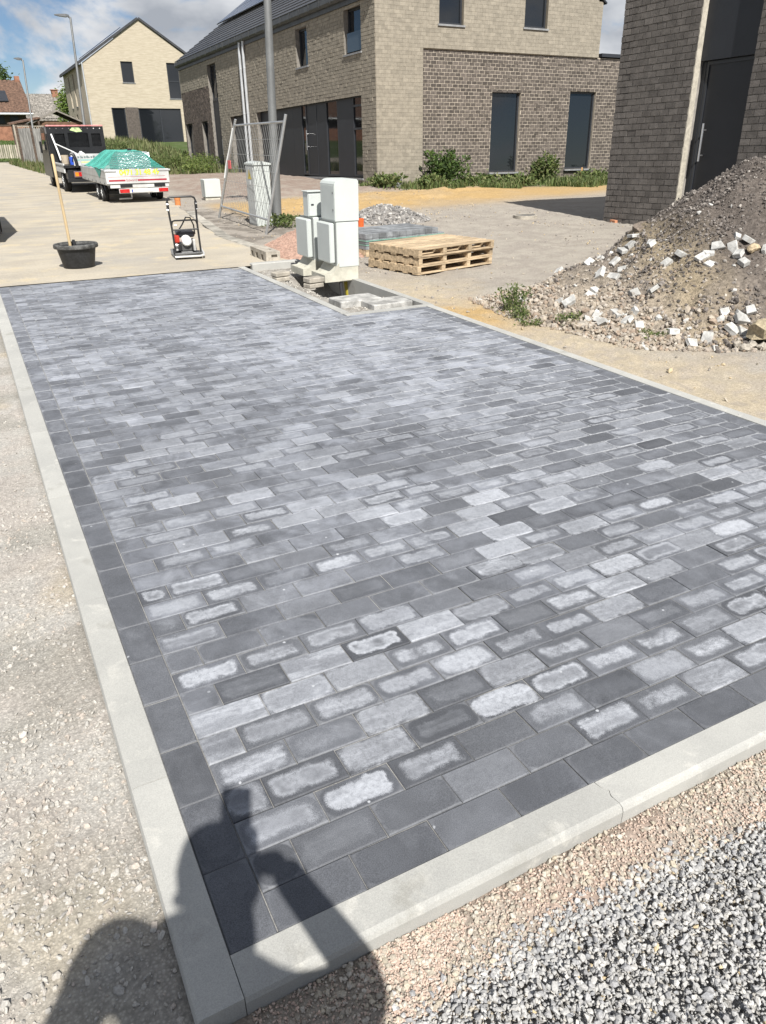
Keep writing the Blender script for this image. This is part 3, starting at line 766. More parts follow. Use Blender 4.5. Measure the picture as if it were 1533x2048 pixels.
# grey chippings
def kg(x, y, g):
    e = -0.262 + 0.09 * (cl(x, y, 4.2, 94) - 0.5) - 0.02 * np.sin(x * 6 + 1)
    return y < e + 0.05 * g.random(len(x)) ** 2 + 0.05 * (g.random(len(x)) < 0.12)
P4, s4 = scatter(34000, 0.12, 1.65, -0.85, -0.2, 0.005, 0.021, 2.0, 26, kg, sink=0.0)
g4 = np.random.default_rng(28)
P4[:, 2] += g4.random(len(P4)) * 0.028 * sstep(-0.24, -0.36, P4[:, 1])
o = stones('grey_chippings', P4, s4, M_STONE, palette(len(P4), [(0.375, 0.372, 0.365), (0.43, 0.423, 0.41), (0.32, 0.318, 0.32), (0.47, 0.455, 0.43), (0.275, 0.277, 0.285), (0.48, 0.39, 0.25)], 29, 0.13, w=[0.32, 0.28, 0.2, 0.14, 0.05, 0.01]), flat=0.72, rough=0.36, seed=30)
struct(o, 'stuff'); o['label'] = 'grey crushed stone chippings heaped in the near corner'
# yard: pebbles and crumbs
def ky(x, y, g):
    w = 0.10 + 0.9 * sstep(0.5, 0.66, cl(x, y, 1.1, 95))
    return (g.random(len(x)) < w) & (poly_dist(x, y, PILE_FOOT) < 0.1)
P5, s5 = scatter(14000, 3.76, 11, 1.2, 20, 0.008, 0.05, 3.6, 36, ky, sink=0.1)
o = stones('yard_stones', P5, s5, M_STONE, palette(len(P5), [(0.38, 0.34, 0.28), (0.31, 0.28, 0.245), (0.43, 0.35, 0.23), (0.26, 0.24, 0.22)], 39), flat=0.65, rough=0.28, seed=40)
struct(o, 'stuff'); o['label'] = 'crumbs and pebbles strewn over the sandy yard'
P6, s6 = scatter(2600, 2.87, 3.66, 5.62, 8.75, 0.006, 0.03, 3.0, 46, None, sink=0.1)
o = stones('bed_stones', P6, s6, M_STONE, palette(len(P6), [(0.40, 0.38, 0.34), (0.33, 0.31, 0.28), (0.45, 0.43, 0.39)], 49), flat=0.7, rough=0.3, seed=50)
struct(o, 'stuff'); o['label'] = 'crushed stone in the unfinished cabinet bed'
# ------------------------------------------------------------------ houses
T3 = Matrix(((0.9998413, -0.0169125, 0.0056034), (0.0167444, 0.9994449, 0.0288013), (-0.0060873, -0.0287029, 0.9995694)))
def HM(o): return Matrix.Translation(o) @ T3.to_4x4()
BR_DARK = M('brick_dark', (0.095, 0.081, 0.071), 0.9, 0.22, 9, 0.6, 90, 0.006, rnd=0.30, fine=0.14, fscale=140)
BR_BROWN = M('brick_brown', (0.110, 0.088, 0.075), 0.9, 0.22, 9, 0.6, 90, 0.006, rnd=0.30, fine=0.14, fscale=140)
BR_PALE = M('brick_pale', (0.262, 0.235, 0.190), 0.92, 0.10, 7, 0.5, 90, 0.005, rnd=0.10, fine=0.10, fscale=140)
BR_GREY = M('brick_grey', (0.132, 0.120, 0.110), 0.9, 0.16, 7, 0.7, 80, 0.007, rnd=0.18, fine=0.16, fscale=120)
MORTAR = M('mortar_pale', (0.38, 0.335, 0.275), 0.95, 0.12, 8, 0.4, 150)
MORTAR_D = M('mortar_grey', (0.20, 0.185, 0.165), 0.95, 0.15, 8, 0.4, 150)
ANTH = M('anthracite_panel', (0.020, 0.022, 0.027), 0.45, 0.10, 1.2, fine=0.03, spec=0.4)
FRAME = M('anthracite_frame', (0.028, 0.031, 0.037), 0.42, 0.06, 2, fine=0.03, spec=0.45)
SILL = M('bluestone_sill', (0.23, 0.235, 0.24), 0.6, 0.12, 8, 0.2, 150)
GLASS = Mglass('window_glass')
ZINC = M('zinc', (0.55, 0.565, 0.58), 0.42, 0.08, 4, metal=0.45, fine=0.05)
ZINC_D = M('zinc_dark', (0.075, 0.078, 0.08), 0.5, 0.15, 4, metal=0.3, fine=0.08)
TILE = M('slate_tile', (0.042, 0.043, 0.047), 0.42, 0.2, 5, 0.2, 70, rnd=0.2, spec=0.5)
STEEL = M('brushed_steel', (0.62, 0.62, 0.63), 0.28, 0.05, 3, metal=0.9, fine=0.03)
SOLAR = M('solar_cell', (0.016, 0.024, 0.055), 0.16, 0.12, 1.5, fine=0.05, spec=0.6)
WHITE = M('white_paint', (0.72, 0.73, 0.72), 0.45, 0.05, 3, fine=0.03)

def FX(s, h, d): return (d, s, h)       # wall facing -x: s runs along y
def GY_(s, h, d): return (s, d, h)      # wall facing -y: s runs along x

def cells(s0, s1, h0, h1, holes):
    S_ = sorted({s0, s1, *[v for q in holes for v in q[:2] if s0 < v < s1]}); H_ = sorted({h0, h1, *[v for q in holes for v in q[2:4] if h0 < v < h1]})
    out = []
    for a, b in zip(S_[:-1], S_[1:]):
        run = None
        for c, d in zip(H_[:-1], H_[1:]):
            m, n = (a + b) / 2, (c + d) / 2
            if any(q[0] < m < q[1] and q[2] < n < q[3] for q in holes):
                if run: out.append((a, b, *run)); run = None
            else: run = (run[0], d) if run else (c, d)
        if run: out.append((a, b, *run))
    return out
def slab(mb, fn, s0, s1, h0, h1, d0, d1):
    p, q = fn(s0, h0, d0), fn(s1, h1, d1)
    lo = [min(a, b) for a, b in zip(p, q)]; hi = [max(a, b) for a, b in zip(p, q)]
    return mb.box(lo[0], hi[0], lo[1], hi[1], lo[2], hi[2])
def backing(name, fn, s0, s1, h0, h1, holes, d, t, mat, parent):
    b = MB()
    for c in cells(s0, s1, h0, h1, holes): slab(b, fn, c[0], c[1], c[2], c[3], d, d + t)
    return b.build(name, mat, parent)
def brick_rects(s0, s1, h0, h1, holes, L=0.2, H=0.1, roof=None, seed=0):
    g = random.Random(seed); out = []; nrow = int(math.ceil((h1 - h0) / H))
    for k in range(nrow):
        a, b = h0 + k * H, min(h0 + (k + 1) * H, h1)
        if b - a < 0.03: continue
        spans = [(s0, s1)]
        for q in holes:
            if q[2] < (a + b) / 2 < q[3]:
                spans = [p for sp in spans for p in ((sp[0], min(sp[1], q[0])), (max(sp[0], q[1]), sp[1])) if p[1] - p[0] > 0.02]
        off = (k % 2) * L / 2 + 0.012 * g.uniform(-1, 1)
        for sa, sb in spans:
            i = math.floor((sa - s0 - off) / L)
            while s0 + off + i * L < sb:
                x, y = max(sa, s0 + off + i * L), min(sb, s0 + off + (i + 1) * L); i += 1
                if y - x < 0.03: continue
                if roof and b > roof((x + y) / 2): continue
                out.append((x, y, a, b))
    return out
def brick_mesh(name, rects, fn, mat, parent, joint=0.012, proud=0.008, back=0.01, jit=0.003, seed=0):
    """every brick its own body, joined into one mesh"""
    g = np.random.default_rng(seed); n = len(rects); r = np.array(rects); j = joint / 2
    q = np.zeros((n, 8, 3))
    pr = np.maximum(proud + g.normal(size=n) * jit, 0.0022)
    for k, (ss, hh) in enumerate(((0, 2), (1, 2), (1, 3), (0, 3))):
        s = r[:, ss] + (j if ss == 0 else -j) + g.uniform(-1, 1, n) * jit * 0.8; h = r[:, hh] + (j if hh == 2 else -j) + g.uniform(-1, 1, n) * jit * 0.8
        q[:, k] = np.stack([s, h, -pr + g.normal(size=n) * jit * 0.08], 1); q[:, 4 + k] = np.stack([s, h, np.full(n, back)], 1)
    V = q.reshape(-1, 3)
    V = np.stack(fn(V[:, 0], V[:, 1], V[:, 2]), 1)
    B = np.array([(0, 1, 2, 3), (1, 0, 4, 5), (2, 1, 5, 6), (3, 2, 6, 7), (0, 3, 7, 4)])
    if fn is FX: B = B[:, ::-1]
    F = (B[None] + (np.arange(n) * 8)[:, None, None]).reshape(-1, 4)
    o = npmesh(name, V, F, mat, parent, attrs={'rnd': np.repeat(g.random(n), 8)})
    struct(o, 'stuff'); return o
def brick_parts(rects, fn, mat, parent, joint=0.012, proud=0.008, back=0.01, jit=0.003, seed=0):
    """each brick an object; alike bricks share mesh data"""
    g = np.random.default_rng(seed); cache = {}
    for (a, b, c, d) in rects:
        key = (round(b - a, 2), round(d - c, 2), int(g.integers(0, 9)))
        if key not in cache:
            j = joint / 2; w, h = b - a, d - c
            v = []
            for k, (s, t) in enumerate(((j, j), (w - j, j), (w - j, h - j), (j, h - j))):
                v.append((s + g.uniform(-1, 1) * jit, t + g.uniform(-1, 1) * jit, -proud + g.normal() * jit * 0.10))
            v = [fn(*p) for p in v] + [fn(p[0] , p[1], back) for p in ((j, j), (w - j, j), (w - j, h - j), (j, h - j))]
            m = MB(); m.rn = float(g.random()); f = [(0, 1, 2, 3), (1, 0, 4, 5), (2, 1, 5, 6), (3, 2, 6, 7), (0, 3, 7, 4)]
            m.add(v, [tuple(reversed(q)) for q in f] if fn is FX else f)
            me = m.build('brick', mat, parent); cache[key] = me.data
            me.location = Vector(fn(a, c, 0)) - Vector(fn(0, 0, 0))
        else:
            o = bpy.data.objects.new('brick', cache[key]); COL.objects.link(o); o.parent = parent; o.location = Vector(fn(a, c, g.normal() * jit * 0.5)) - Vector(fn(0, 0, 0))
def near_first(rects, fn, root_m, n):
    def dist(q): return ((root_m @ Vector(fn((q[0] + q[1]) / 2, (q[2] + q[3]) / 2, 0))) - CAM).length
    rects = sorted(rects, key=dist); return rects[:n], rects[n:]

def window(parent, fn, s0, s1, h0, h1, d=0.10, fr=0.06, mull=(), trans=(), sill=True, name='window', label=None):
    """frame with its pane(s) and sill"""
    b = MB(); e = 0.004
    s0 += e; s1 -= e; h0 += e; h1 -= e
    slab(b, fn, s0, s0 + fr, h0, h1, d, d + 0.07); slab(b, fn, s1 - fr, s1, h0, h1, d, d + 0.07)
    slab(b, fn, s0 + fr, s1 - fr, h0, h0 + fr, d, d + 0.07); slab(b, fn, s0 + fr, s1 - fr, h1 - fr, h1, d, d + 0.07)
    for m in mull: slab(b, fn, m - fr / 2, m + fr / 2, h0 + fr, h1 - fr, d + 0.004, d + 0.066)
    for m in trans: slab(b, fn, s0 + fr, s1 - fr, m - fr / 2, m + fr / 2, d + 0.002, d + 0.066)
    w = b.build(name, FRAME, parent)
    if label: w['label'] = label
    xs = [s0 + fr] + [v for m in mull for v in (m - fr / 2, m + fr / 2)] + [s1 - fr]
    hs = [h0 + fr] + [v for m in trans for v in (m - fr / 2, m + fr / 2)] + [h1 - fr]
    for i in range(0, len(xs), 2):
        for k in range(0, len(hs), 2):
            g = MB(); slab(g, fn, xs[i] - 0.003, xs[i + 1] + 0.003, hs[k] - 0.003, hs[k + 1] + 0.003, d + 0.035, d + 0.045); g.build('pane', GLASS, w)
    if sill:
        g = MB(); slab(g, fn, s0 - 0.05, s1 + 0.05, h0 - 0.055, h0 - 0.006, -0.045, d + 0.03); g.build('sill', SILL, w)
    return w

# ---- the long brick house with the gable
O1 = Vector((11.20136, 21.20061, 0)); H1 = HM(O1)
house = thing('brick_house', 'long two-storey brick house with dark doors, tiled roof and solar panels', 'house', mat=H1)
FH = [(0.95, 10.22, 0.30, 2.64), (11.25, 13.55, 0.28, 2.63), (15.0, 16.25, 0.30, 4.82), (17.0, 17.95, 0.32, 2.61), (19.6, 20.85, 0.31, 2.61), (4.82, 5.80, 3.75, 4.88), (0.88, 2.0, 3.75, 4.93)]
backing('front_wall', FX, 0.012, 21.0, -0.6, 5.3, FH, 0.0, 0.34, MORTAR_D, house)
backing('recess_wall', FX, 0.3, 20.98, -0.3, 5.2, [], 0.36, 0.1, ANTH, house)
GH = [(2.15, 3.02, 4.43, 5.95), (5.31, 6.22, 4.50, 5.95), (4.22, 5.37, 0.38, 2.75), (7.44, 8.60, 0.42, 2.80)]
roofline = lambda s: 5.30 + 0.683 * (s if s < 4.25 else 8.5 - s)
# gable: pale part stands proud of the dark panel
up = MB()
for c in cells(0.35, 8.5, 3.80, 5.3, GH): slab(up, GY_, c[0], c[1], c[2], c[3], 0.0, 0.32)
for c in cells(0.35, 1.61, -0.6, 3.80, GH): slab(up, GY_, c[0], c[1], c[2], c[3], 0.0, 0.32)
slab(up, GY_, 0.0, 0.35, -0.6, 5.3, 0.0, 0.010)
for q in [(0, 2.15), (3.02, 5.31), (6.22, 8.5)]: pass
for a in np.arange(0.0, 8.5, 0.25):                     # stepped core under the roof slope
    for c in cells(float(a), float(a) + 0.25, 5.3, max(5.31, roofline(float(a) + 0.125) - 0.02), GH): slab(up, GY_, c[0], c[1], c[2], c[3], 0.0, 0.32)
up.build('gable_wall', M('mortar_sand', (0.225, 0.198, 0.155), 0.95, 0.1, 8), house)
backing('gable_base_wall', GY_, 1.61, 12.5, -0.6, 3.80, GH, 0.055, 0.32, MORTAR, house)
b = MB(); slab(b, GY_, 8.62, 12.6, 3.83, 3.93, -0.03, 4.0); b.build('flat_roof_coping', FRAME, house)
b = MB(); slab(b, GY_, 8.6, 12.5, -0.3, 3.80, 0.40, 4.0); slab(b, GY_, 0.5, 8.45, -0.3, 5.2, 20.6, 20.98); slab(b, GY_, 8.2, 8.48, -0.3, 5.2, 0.4, 20.6); b.build('rear_walls', BR_DARK, house)
# bricks
fr_all = brick_rects(0.0, 21.0, -0.4, 5.3, FH, seed=2)
zone = lambda q: (q[0] + q[1]) / 2 > 16.3 and q[3] < 4.02
brick_mesh('brickwork', [q for q in fr_all if not zone(q)], FX, BR_PALE, house, 0.010, 0.010, 0.01, 0.0035, 3)
brick_mesh('brickwork', [q for q in fr_all if zone(q)], FX, BR_BROWN, house, 0.010, 0.007, 0.01, 0.003, 4)
pale = brick_rects(0.0, 8.5, 3.80, 8.3, GH, roof=lambda s: roofline(s) - 0.02, seed=5) + brick_rects(0.0, 1.61, -0.4, 3.80, GH, seed=6)
brick_mesh('brickwork', pale, GY_, BR_PALE, house, 0.004, 0.005, 0.008, 0.0013, 7)
dk = brick_rects(1.61, 9.9, -0.3, 3.78, GH, seed=8)
MBASE = lambda s, h, d: (s, d + 0.055, h)
a_, b_ = near_first([q for q in dk if q[2] > 0.55], MBASE, H1, 300)
b_ += [q for q in dk if q[2] <= 0.55]
brick_parts(a_, MBASE, BR_DARK, house, 0.017, 0.006, 0.01, 0.003, 9)
brick_mesh('brickwork', b_, MBASE, BR_DARK, house, 0.017, 0.006, 0.01, 0.003, 10)
# gable windows
window(house, GY_, *GH[0], d=0.10, name='window'); window(house, GY_, *GH[1], d=0.10)
window(house, GY_, *GH[2], d=0.14); window(house, GY_, *GH[3], d=0.14)
# facade windows
window(house, FX, *FH[5], d=0.14); window(house, FX, *FH[6], d=0.14)
b = MB(); slab(b, FX, 0.93, 1.95, 3.80, 4.30, 0.045, 0.055); o = b.build('glass_balustrade', Mglass('balustrade_glass', (0.05, 0.06, 0.07)), house)
window(house, FX, *FH[3], d=0.14); window(house, FX, *FH[4], d=0.14)
window(house, FX, 15.0, 16.25, 3.42, 4.82, d=0.14, mull=(15.6,), sill=False)
def door(parent, fn, s0, s1, h0, h1, d, hs=None, lines=(), name='door'):
    b = MB(); slab(b, fn, s0 + 0.004, s1 - 0.004, h0, h1, d, d + 0.05); dr = b.build(name, ANTH, parent)
    f = MB()
    for a, c, e, g in ((s0, s0 + 0.05, h0, h1), (s1 - 0.05, s1, h0, h1), (s0 + 0.05, s1 - 0.05, h1 - 0.05, h1), (s0 + 0.05, s1 - 0.05, h0, h0 + 0.05)): slab(f, fn, a, c, e, g, d - 0.02, d - 0.001)
    f.build('door_frame', FRAME, dr)
    if hs is not None:
        k = MB(); h = (h0 + min(h1, h0 + 2.3)) / 2
        p = lambda s_, hh, dd: fn(s_, hh, dd)
        k.cyl(p(hs, h - 0.32, d - 0.08), p(hs, h + 0.32, d - 0.08), 0.016, n=10)
        for q in (-0.2, 0.2): k.cyl(p(hs, h + q, d - 0.08), p(hs, h + q, d), 0.012, n=8)
        k.build('handle', STEEL, dr, smooth=True)
    return dr
door(house, FX, 15.0, 16.25, 0.30, 3.42, 0.14, hs=15.2)
def panel(s0, s1, h0, h1, d, name='wall_panel', n=1):
    for i in range(n):
        b = MB(); slab(b, FX, s0 + (s1 - s0) * i / n + 0.003, s0 + (s1 - s0) * (i + 1) / n - 0.003, h0, h1, d, d + 0.04); b.build(name, ANTH, house)
def garage(s0, s1, h0, h1, d, n):
    g = MB(); slab(g, FX, s0, s1, h0, h1, d + 0.02, d + 0.04); gd = g.build('garage_door', ANTH, house)
    for i in range(n):
        b = MB(); hh = (h1 - h0) / n; slab(b, FX, s0 + 0.01, s1 - 0.01, h0 + i * hh + 0.004, h0 + (i + 1) * hh - 0.004, d, d + 0.018); b.build('door_panel', ANTH, gd)
garage(11.25, 13.55, 0.28, 2.63, 0.16, 5)
garage(7.6, 10.22, 0.30, 2.64, 0.16, 5)
panel(5.97, 7.6, 0.32, 2.64, 0.14, n=2)
window(house, FX, 5.52, 5.97, 0.36, 2.64, d=0.12, fr=0.05, sill=False)
door(house, FX, 4.6, 5.52, 0.34, 2.64, 0.13, hs=5.40)
panel(3.85, 4.6, 0.32, 2.64, 0.12)
window(house, FX, 2.9, 3.85, 0.33, 2.64, d=0.12, fr=0.06, sill=False)
panel(1.82, 2.9, 0.32, 2.64, 0.12)
window(house, FX, 0.95, 1.82, 0.33, 2.64, d=0.12, fr=0.06, trans=(1.72, 2.36), sill=False)
b = MB(); slab(b, FX, 0.90, 10.24, 0.24, 0.30, -0.05, 0.12); b.build('threshold', SILL, house)
b = MB(); slab(b, FX, 11.2, 13.6, 0.22, 0.28, -0.05, 0.16); b.build('threshold', SILL, house)
# roof
pitch_t = 0.683; ex, ez, rx, rz_ = -0.10, 5.30, 4.25, 5.30 + 0.683 * 4.35
rb = MB(); rb.prism([(ex, ez), (rx, rz_), (8.60, ez), (8.60, ez - 0.03), (8.5, ez - 0.08), (0.0, ez - 0.06), (ex, ez - 0.03)], 1, -0.06, 21.12, xf=Matrix(((0, 0, 1, 0), (0, 1, 0, 0), (1, 0, 0, 0), (0, 0, 0, 1))) if False else None) if False else None
def roof_slab(mb, x0, z0, x1, z1, y0, y1, t):
    n = Vector((-(z1 - z0), 0, x1 - x0)).normalized() * t
    if n.z < 0: n = -n
    vs = [(x0, y0, z0), (x1, y0, z1), (x1, y1, z1), (x0, y1, z0)]; vs += [(v[0] + n.x, v[1], v[2] + n.z) for v in vs]
    f = [(0, 3, 2, 1), (4, 5, 6, 7), (0, 1, 5, 4), (1, 2, 6, 5), (2, 3, 7, 6), (3, 0, 4, 7)]
    if (x1 - x0) < 0: f = [tuple(reversed(q)) for q in f]
    return mb.add(vs, f)
rb = MB(); roof_slab(rb, ex, ez, rx, rz_, -0.05, 21.1, 0.05); roof_slab(rb, 8.60, ez, rx, rz_, -0.05, 21.1, 0.05)
roof = rb.build('roof', FRAME, house)
for i in range(16):                                      # tile courses, each lapping the one below
    b = MB(); b.rn = random.random(); st = 4.35 / 16; x0 = ex + i * st - 0.03
    zf = lambda x: ez + pitch_t * (x - ex)
    roof_slab(b, x0, zf(x0) + 0.095, x0 + st + 0.06, zf(x0 + st + 0.06) + 0.062, -0.07, 21.12, 0.028); b.build('tile_course', TILE, roof)
b = MB(); b.cyl((rx, -0.06, rz_ + 0.12), (rx, 21.1, rz_ + 0.12), 0.11, n=12); b.build('ridge', TILE, roof, smooth=True)
for i in range(18):
    for k in range(2):
        y0 = 0.9 + i * 1.09; x0 = 2.05 + k * 1.22 * 0.826
        zf = lambda x: ez + pitch_t * (x - ex) + 0.24
        b = MB(); roof_slab(b, x0, zf(x0), x0 + 1.0, zf(x0 + 1.0), y0, y0 + 1.06, 0.035); pnl = b.build('solar_panel', FRAME, house)
        for r in range(6):
            c = MB(); roof_slab(c, x0 + 0.02 + r * 0.16, zf(x0 + 0.02 + r * 0.16) + 0.0435, x0 + 0.165 + r * 0.16, zf(x0 + 0.165 + r * 0.16) + 0.0435, y0 + 0.02, y0 + 1.04, 0.004); c.build('cell_row', SOLAR, pnl)
b = MB()
b.add([(x, y, z) for y in (-0.06, 21.14) for x, z in ((-0.172, 5.35), (-0.178, 5.20), (-0.12, 5.13), (0.02, 5.13), (0.02, 5.20), (-0.10, 5.20), (-0.15, 5.24), (-0.15, 5.35))],
      [tuple(range(8)), tuple(reversed(range(8, 16)))] + [(i, 8 + i, 8 + (i + 1) % 8, (i + 1) % 8) for i in range(8)])
gut = b.build('gutter', ZINC_D, house)
for i in range(26):
    b = MB(); y = 0.1 + i * 0.82; b.box(-0.186, -0.174, y, y + 0.03, 5.16, 5.36); b.build('bracket', ZINC_D, gut)
b = MB(); b.box(-0.06, -0.005, 0.0, 21.05, 5.00, 5.135); b.build('fascia', ZINC_D, house)
for y in (11.42, 10.98):
    b = MB(); b.tube([(-0.08, y - 0.04, 5.16), (-0.08, y - 0.02, 5.0), (-0.09, y, 4.8), (-0.09, y, 0.05)], 0.058, 12); dp = b.build('downpipe', ZINC, house, smooth=True)
    for h in (1.0, 2.6, 4.2):
        c = MB(); c.cyl((-0.09, y, h), (-0.09, y, h + 0.04), 0.064, n=12); c.build('pipe_clip', ZINC, dp)

# ---- the dark house on the right with the recessed entrance
O2 = Vector((10.76808, 10.75976, 0)); H2 = HM(O2)
house2 = thing('brick_house', 'dark grey brick house with tall black entrance behind the rubble heap', 'house', mat=H2)
EH = [(-2.82, -1.72, -0.6, 6)]
backing('front_wall', FX, -9.0, 0.0, -0.6, 4.75, EH, 0.012, 0.32, M('mortar_dark', (0.25, 0.232, 0.21), 0.95, 0.15, 8, 0.4, 150), house2)
b = MB(); b.box(0.012, 9.0, -0.3, 0.0, -0.6, 4.749); b.box(8.7, 9.0, -9, -0.31, -0.6, 4.75); b.box(0.34, 8.69, -9.0, -8.7, -0.6, 4.75); b.build('rear_walls', BR_GREY, house2)
b = MB(); b.box(-0.02, 9.02, -9.02, 0.02, 4.755, 4.85); b.build('flat_roof', FRAME, house2)
rects = brick_rects(-9.0, 0.0, -0.35, 4.75, EH, seed=21)
vis = [q for q in rects if q[0] > -3.9 and q[2] < 3.75 and q[2] > -0.06]
oth = [q for q in rects if not (q[0] > -3.9 and q[2] < 3.75 and q[2] > -0.06)]
a_, b_ = near_first([q for q in vis if q[0] > -1.9 or q[2] > 0.9], FX, H2, 300)
sel = set(a_); b_ = [q for q in rects if q not in sel]
brick_parts(a_, FX, BR_GREY, house2, 0.012, 0.008, 0.03, 0.0022, 22)
brick_mesh('brickwork', b_, FX, BR_GREY, house2, 0.012, 0.008, 0.03, 0.0022, 23)
# pale reveal of the entrance
rv = brick_rects(0.02, 0.32, -0.3, 4.75, [], L=0.3, seed=24)
JF = lambda s, h, d: (s, -1.72 + d, h)
b = MB(); b.box(-0.006, 0.115, -1.724, -1.70, -0.6, 4.75); b.build('reveal', M('reveal_mortar', (0.40, 0.37, 0.31), 0.95, 0.15, 14, 0.6, 60), house2)
b = MB(); b.box(0.11, 0.16, -2.82, -1.725, 2.51, 4.75); b.build('entrance_panel', ANTH, house2)
dr = door(house2, FX, -2.82, -1.80, 0.05, 2.50, 0.20)
b = MB(); b.box(0.17, 0.25, -1.80, -1.725, 0.05, 2.5); b.build('side_panel', ANTH, house2)
k = MB(); k.cyl((0.11, -1.97, 1.03), (0.11, -1.97, 1.60), 0.018, n=10)
for q in (1.12, 1.5): k.cyl((0.11, -1.97, q), (0.2, -1.97, q), 0.012, n=8)
k.build('handle', STEEL, dr, smooth=True)
b = MB(); b.box(0.34, 0.4, -2.9, -1.6, -0.2, 4.7); b.build('hall_wall', ANTH, house2)

# ---- the cream house further up the street
O3 = Vector((9.342, 63.278, 1.039)); H3 = HM(O3)
mt = NT('cream_brick'); p = mt.pos()
bt = mt.new('ShaderNodeTexNoise'); mp = mt.new('ShaderNodeMapping'); mp.inputs['Scale'].default_value = (1.2, 1.2, 9); mt.l.new(p, mp.inputs[0])
c = mt.mix(mt.ramp(mt.noise(mp.outputs[0], 1.6, 5, 0.7), 0.35, 0.65), (0.47, 0.415, 0.325, 1), (0.38, 0.33, 0.25, 1))
sepz = mt.new('ShaderNodeSeparateXYZ'); mt.l.new(p, sepz.inputs[0])
c = mt.scale(c, mt.ramp(mt.math('ABSOLUTE', mt.math('SUBTRACT', mt.math('FRACT', mt.math('MULTIPLY', sepz.outputs[2], 10.0)), 0.5)), 0.40, 0.5, 1.0, 0.86))
mt.put(mt.b.inputs['Base Color'], c); mt.b.inputs['Roughness'].default_value = 0.95; mt.bump(mt.noise(p, 20, 4), 0.3, 0.02)
CREAM = mt.m
house3 = thing('cream_house', 'cream brick house with steep gable, black window frames and roof panels', 'house', mat=H3)
CH_ = [(2.73, 3.58, 3.94, 5.28), (6.05, 6.95, 2.96, 5.30), (1.62, 2.62, -0.08, 2.30), (3.55, 6.75, -0.08, 2.30)]
ap, ev = (4.38, 7.92), 5.05
sl3 = (ap[1] - ev) / ap[0]
b = MB()
for c in cells(0.25, 8.76, -1.2, ev, CH_): slab(b, GY_, c[0], c[1], c[2], c[3], 0.0, 0.3)
b.prism([(ev + 0.001 if False else ev, 0.0), (ev, 8.76), (5.3, 8.76 - 0.25 / sl3), (5.3, 0.25 / sl3)], 1, 0.0, 0.3) if False else None
tri = MB()
for c in cells(0.38, 8.38, ev, 5.3, CH_): slab(b, GY_, c[0], c[1], c[2], c[3], 0.0, 0.3)
b.add([(0, 0, ev), (0.38, 0, 5.3), (0.38, 0, ev), (8.76, 0, ev), (8.38, 0, ev), (8.38, 0, 5.3), (4.38, 0, 7.92)], [(0, 2, 1), (4, 3, 5), (1, 5, 6)])
b.build('gable_wall', CREAM, house3)
LW = [(2.1, 2.75, 2.6, 4.75), (4.3, 4.95, 2.6, 4.75), (6.6, 7.2, 2.6, 4.75), (2.6, 3.3, -0.1, 2.1), (5.2, 5.9, -0.1, 2.1), (7.6, 8.3, -0.1, 2.1)]
backing('side_wall', FX, 0.0, 9.4, -1.2, ev, LW, 0.0, 0.25, CREAM, house3)
b = MB(); b.box(0.25, 8.7, 9.1, 9.38, -1.2, ev); b.box(8.5, 8.74, 0.3, 9.1, -1.2, ev); b.build('rear_walls', CREAM, house3)
for q in LW: window(house3, FX, *q, d=0.12, fr=0.05, sill=True)
window(house3, GY_, *CH_[0], d=0.08, fr=0.07); window(house3, GY_, *CH_[1], d=0.08, fr=0.07, trans=(4.1,))
window(house3, GY_, *CH_[2], d=0.08, fr=0.08); window(house3, GY_, *CH_[3], d=0.08, fr=0.08, mull=(5.2,))
b = MB(); slab(b, GY_, 2.625, 3.545, -0.4, 2.34, -0.012, -0.002); b.build('brick_pier', BR_DARK, house3)
rf = MB(); roof_slab(rf, -0.15, ev - 0.02, 4.38, 7.93, -0.12, 9.5, 0.14); roof_slab(rf, 8.91, ev - 0.02, 4.38, 7.93, -0.12, 9.5, 0.14)
rf = rf.build('roof', TILE, house3)
for i in range(5):
    b = MB(); z = lambda x: ev + sl3 * x + 0.28
    roof_slab(b, 0.9, z(0.9), 3.2, z(3.2), 0.5 + i * 1.1, 1.55 + i * 1.1, 0.04); b.build('solar_panel', SOLAR, house3)
b = MB(); b.cyl((0.04, -0.06, -0.6), (0.04, -0.06, ev), 0.05, n=10); b.cyl((0.04, -0.06, ev), (-0.12, -0.04, ev + 0.1), 0.05, n=10); b.build('downpipe', ZINC, house3, smooth=True)
b = MB(); b.box(-0.27, -0.15, -0.1, 9.5, ev - 0.1, ev + 0.04); b.build('gutter', ZINC_D, house3)

# ---- old houses at the end of the street
RED = M('old_red_brick', (0.27, 0.135, 0.088), 0.95, 0.2, 3, 0.3, 30)
OLDWOOD = M('weathered_wood', (0.085, 0.062, 0.048), 0.9, 0.3, 2, stretch=(1, 1, 6))
def tile_roof(name, parent, x0, x1, ye, ze, yr, zr, mat, rows, cols_):
    """pantiles as rows of rounded strips"""
    nu, nv = cols_ * 6, rows * 3
    def fn(a, b):
        x = x0 + a * (x1 - x0); t = b
        r = b * rows; fr = r - math.floor(r)
        dz = 0.05 * abs(math.sin(math.pi * a * cols_)) + 0.07 * (1 - fr)
        return (x, ye + t * (yr - ye), ze + t * (zr - ze) + dz)
    m = MB(); m.grid(fn, nu, nv); m.prism([(ye, ze - 0.15), (yr, zr - 0.15), (yr, zr), (ye, ze)], 0, x0, x1)
    return m.build(name, mat, parent)
M_BTILE = M('brown_pantile', (0.120, 0.072, 0.050), 0.85, 0.35, 5, 0.4, 12, fine=0.25, fscale=9)
M_GTILE = M('grey_pantile', (0.20, 0.185, 0.165), 0.88, 0.35, 4, 0.4, 12, fine=0.3, fscale=7)
oh = thing('old_house', 'old red brick house with brown pantile roof at the end of the street', 'house', (0, 0, 0))
b = MB(); b.box(-28, 6.9, 85.6, 93, 0.2, 2.35); b.build('wall', RED, oh)
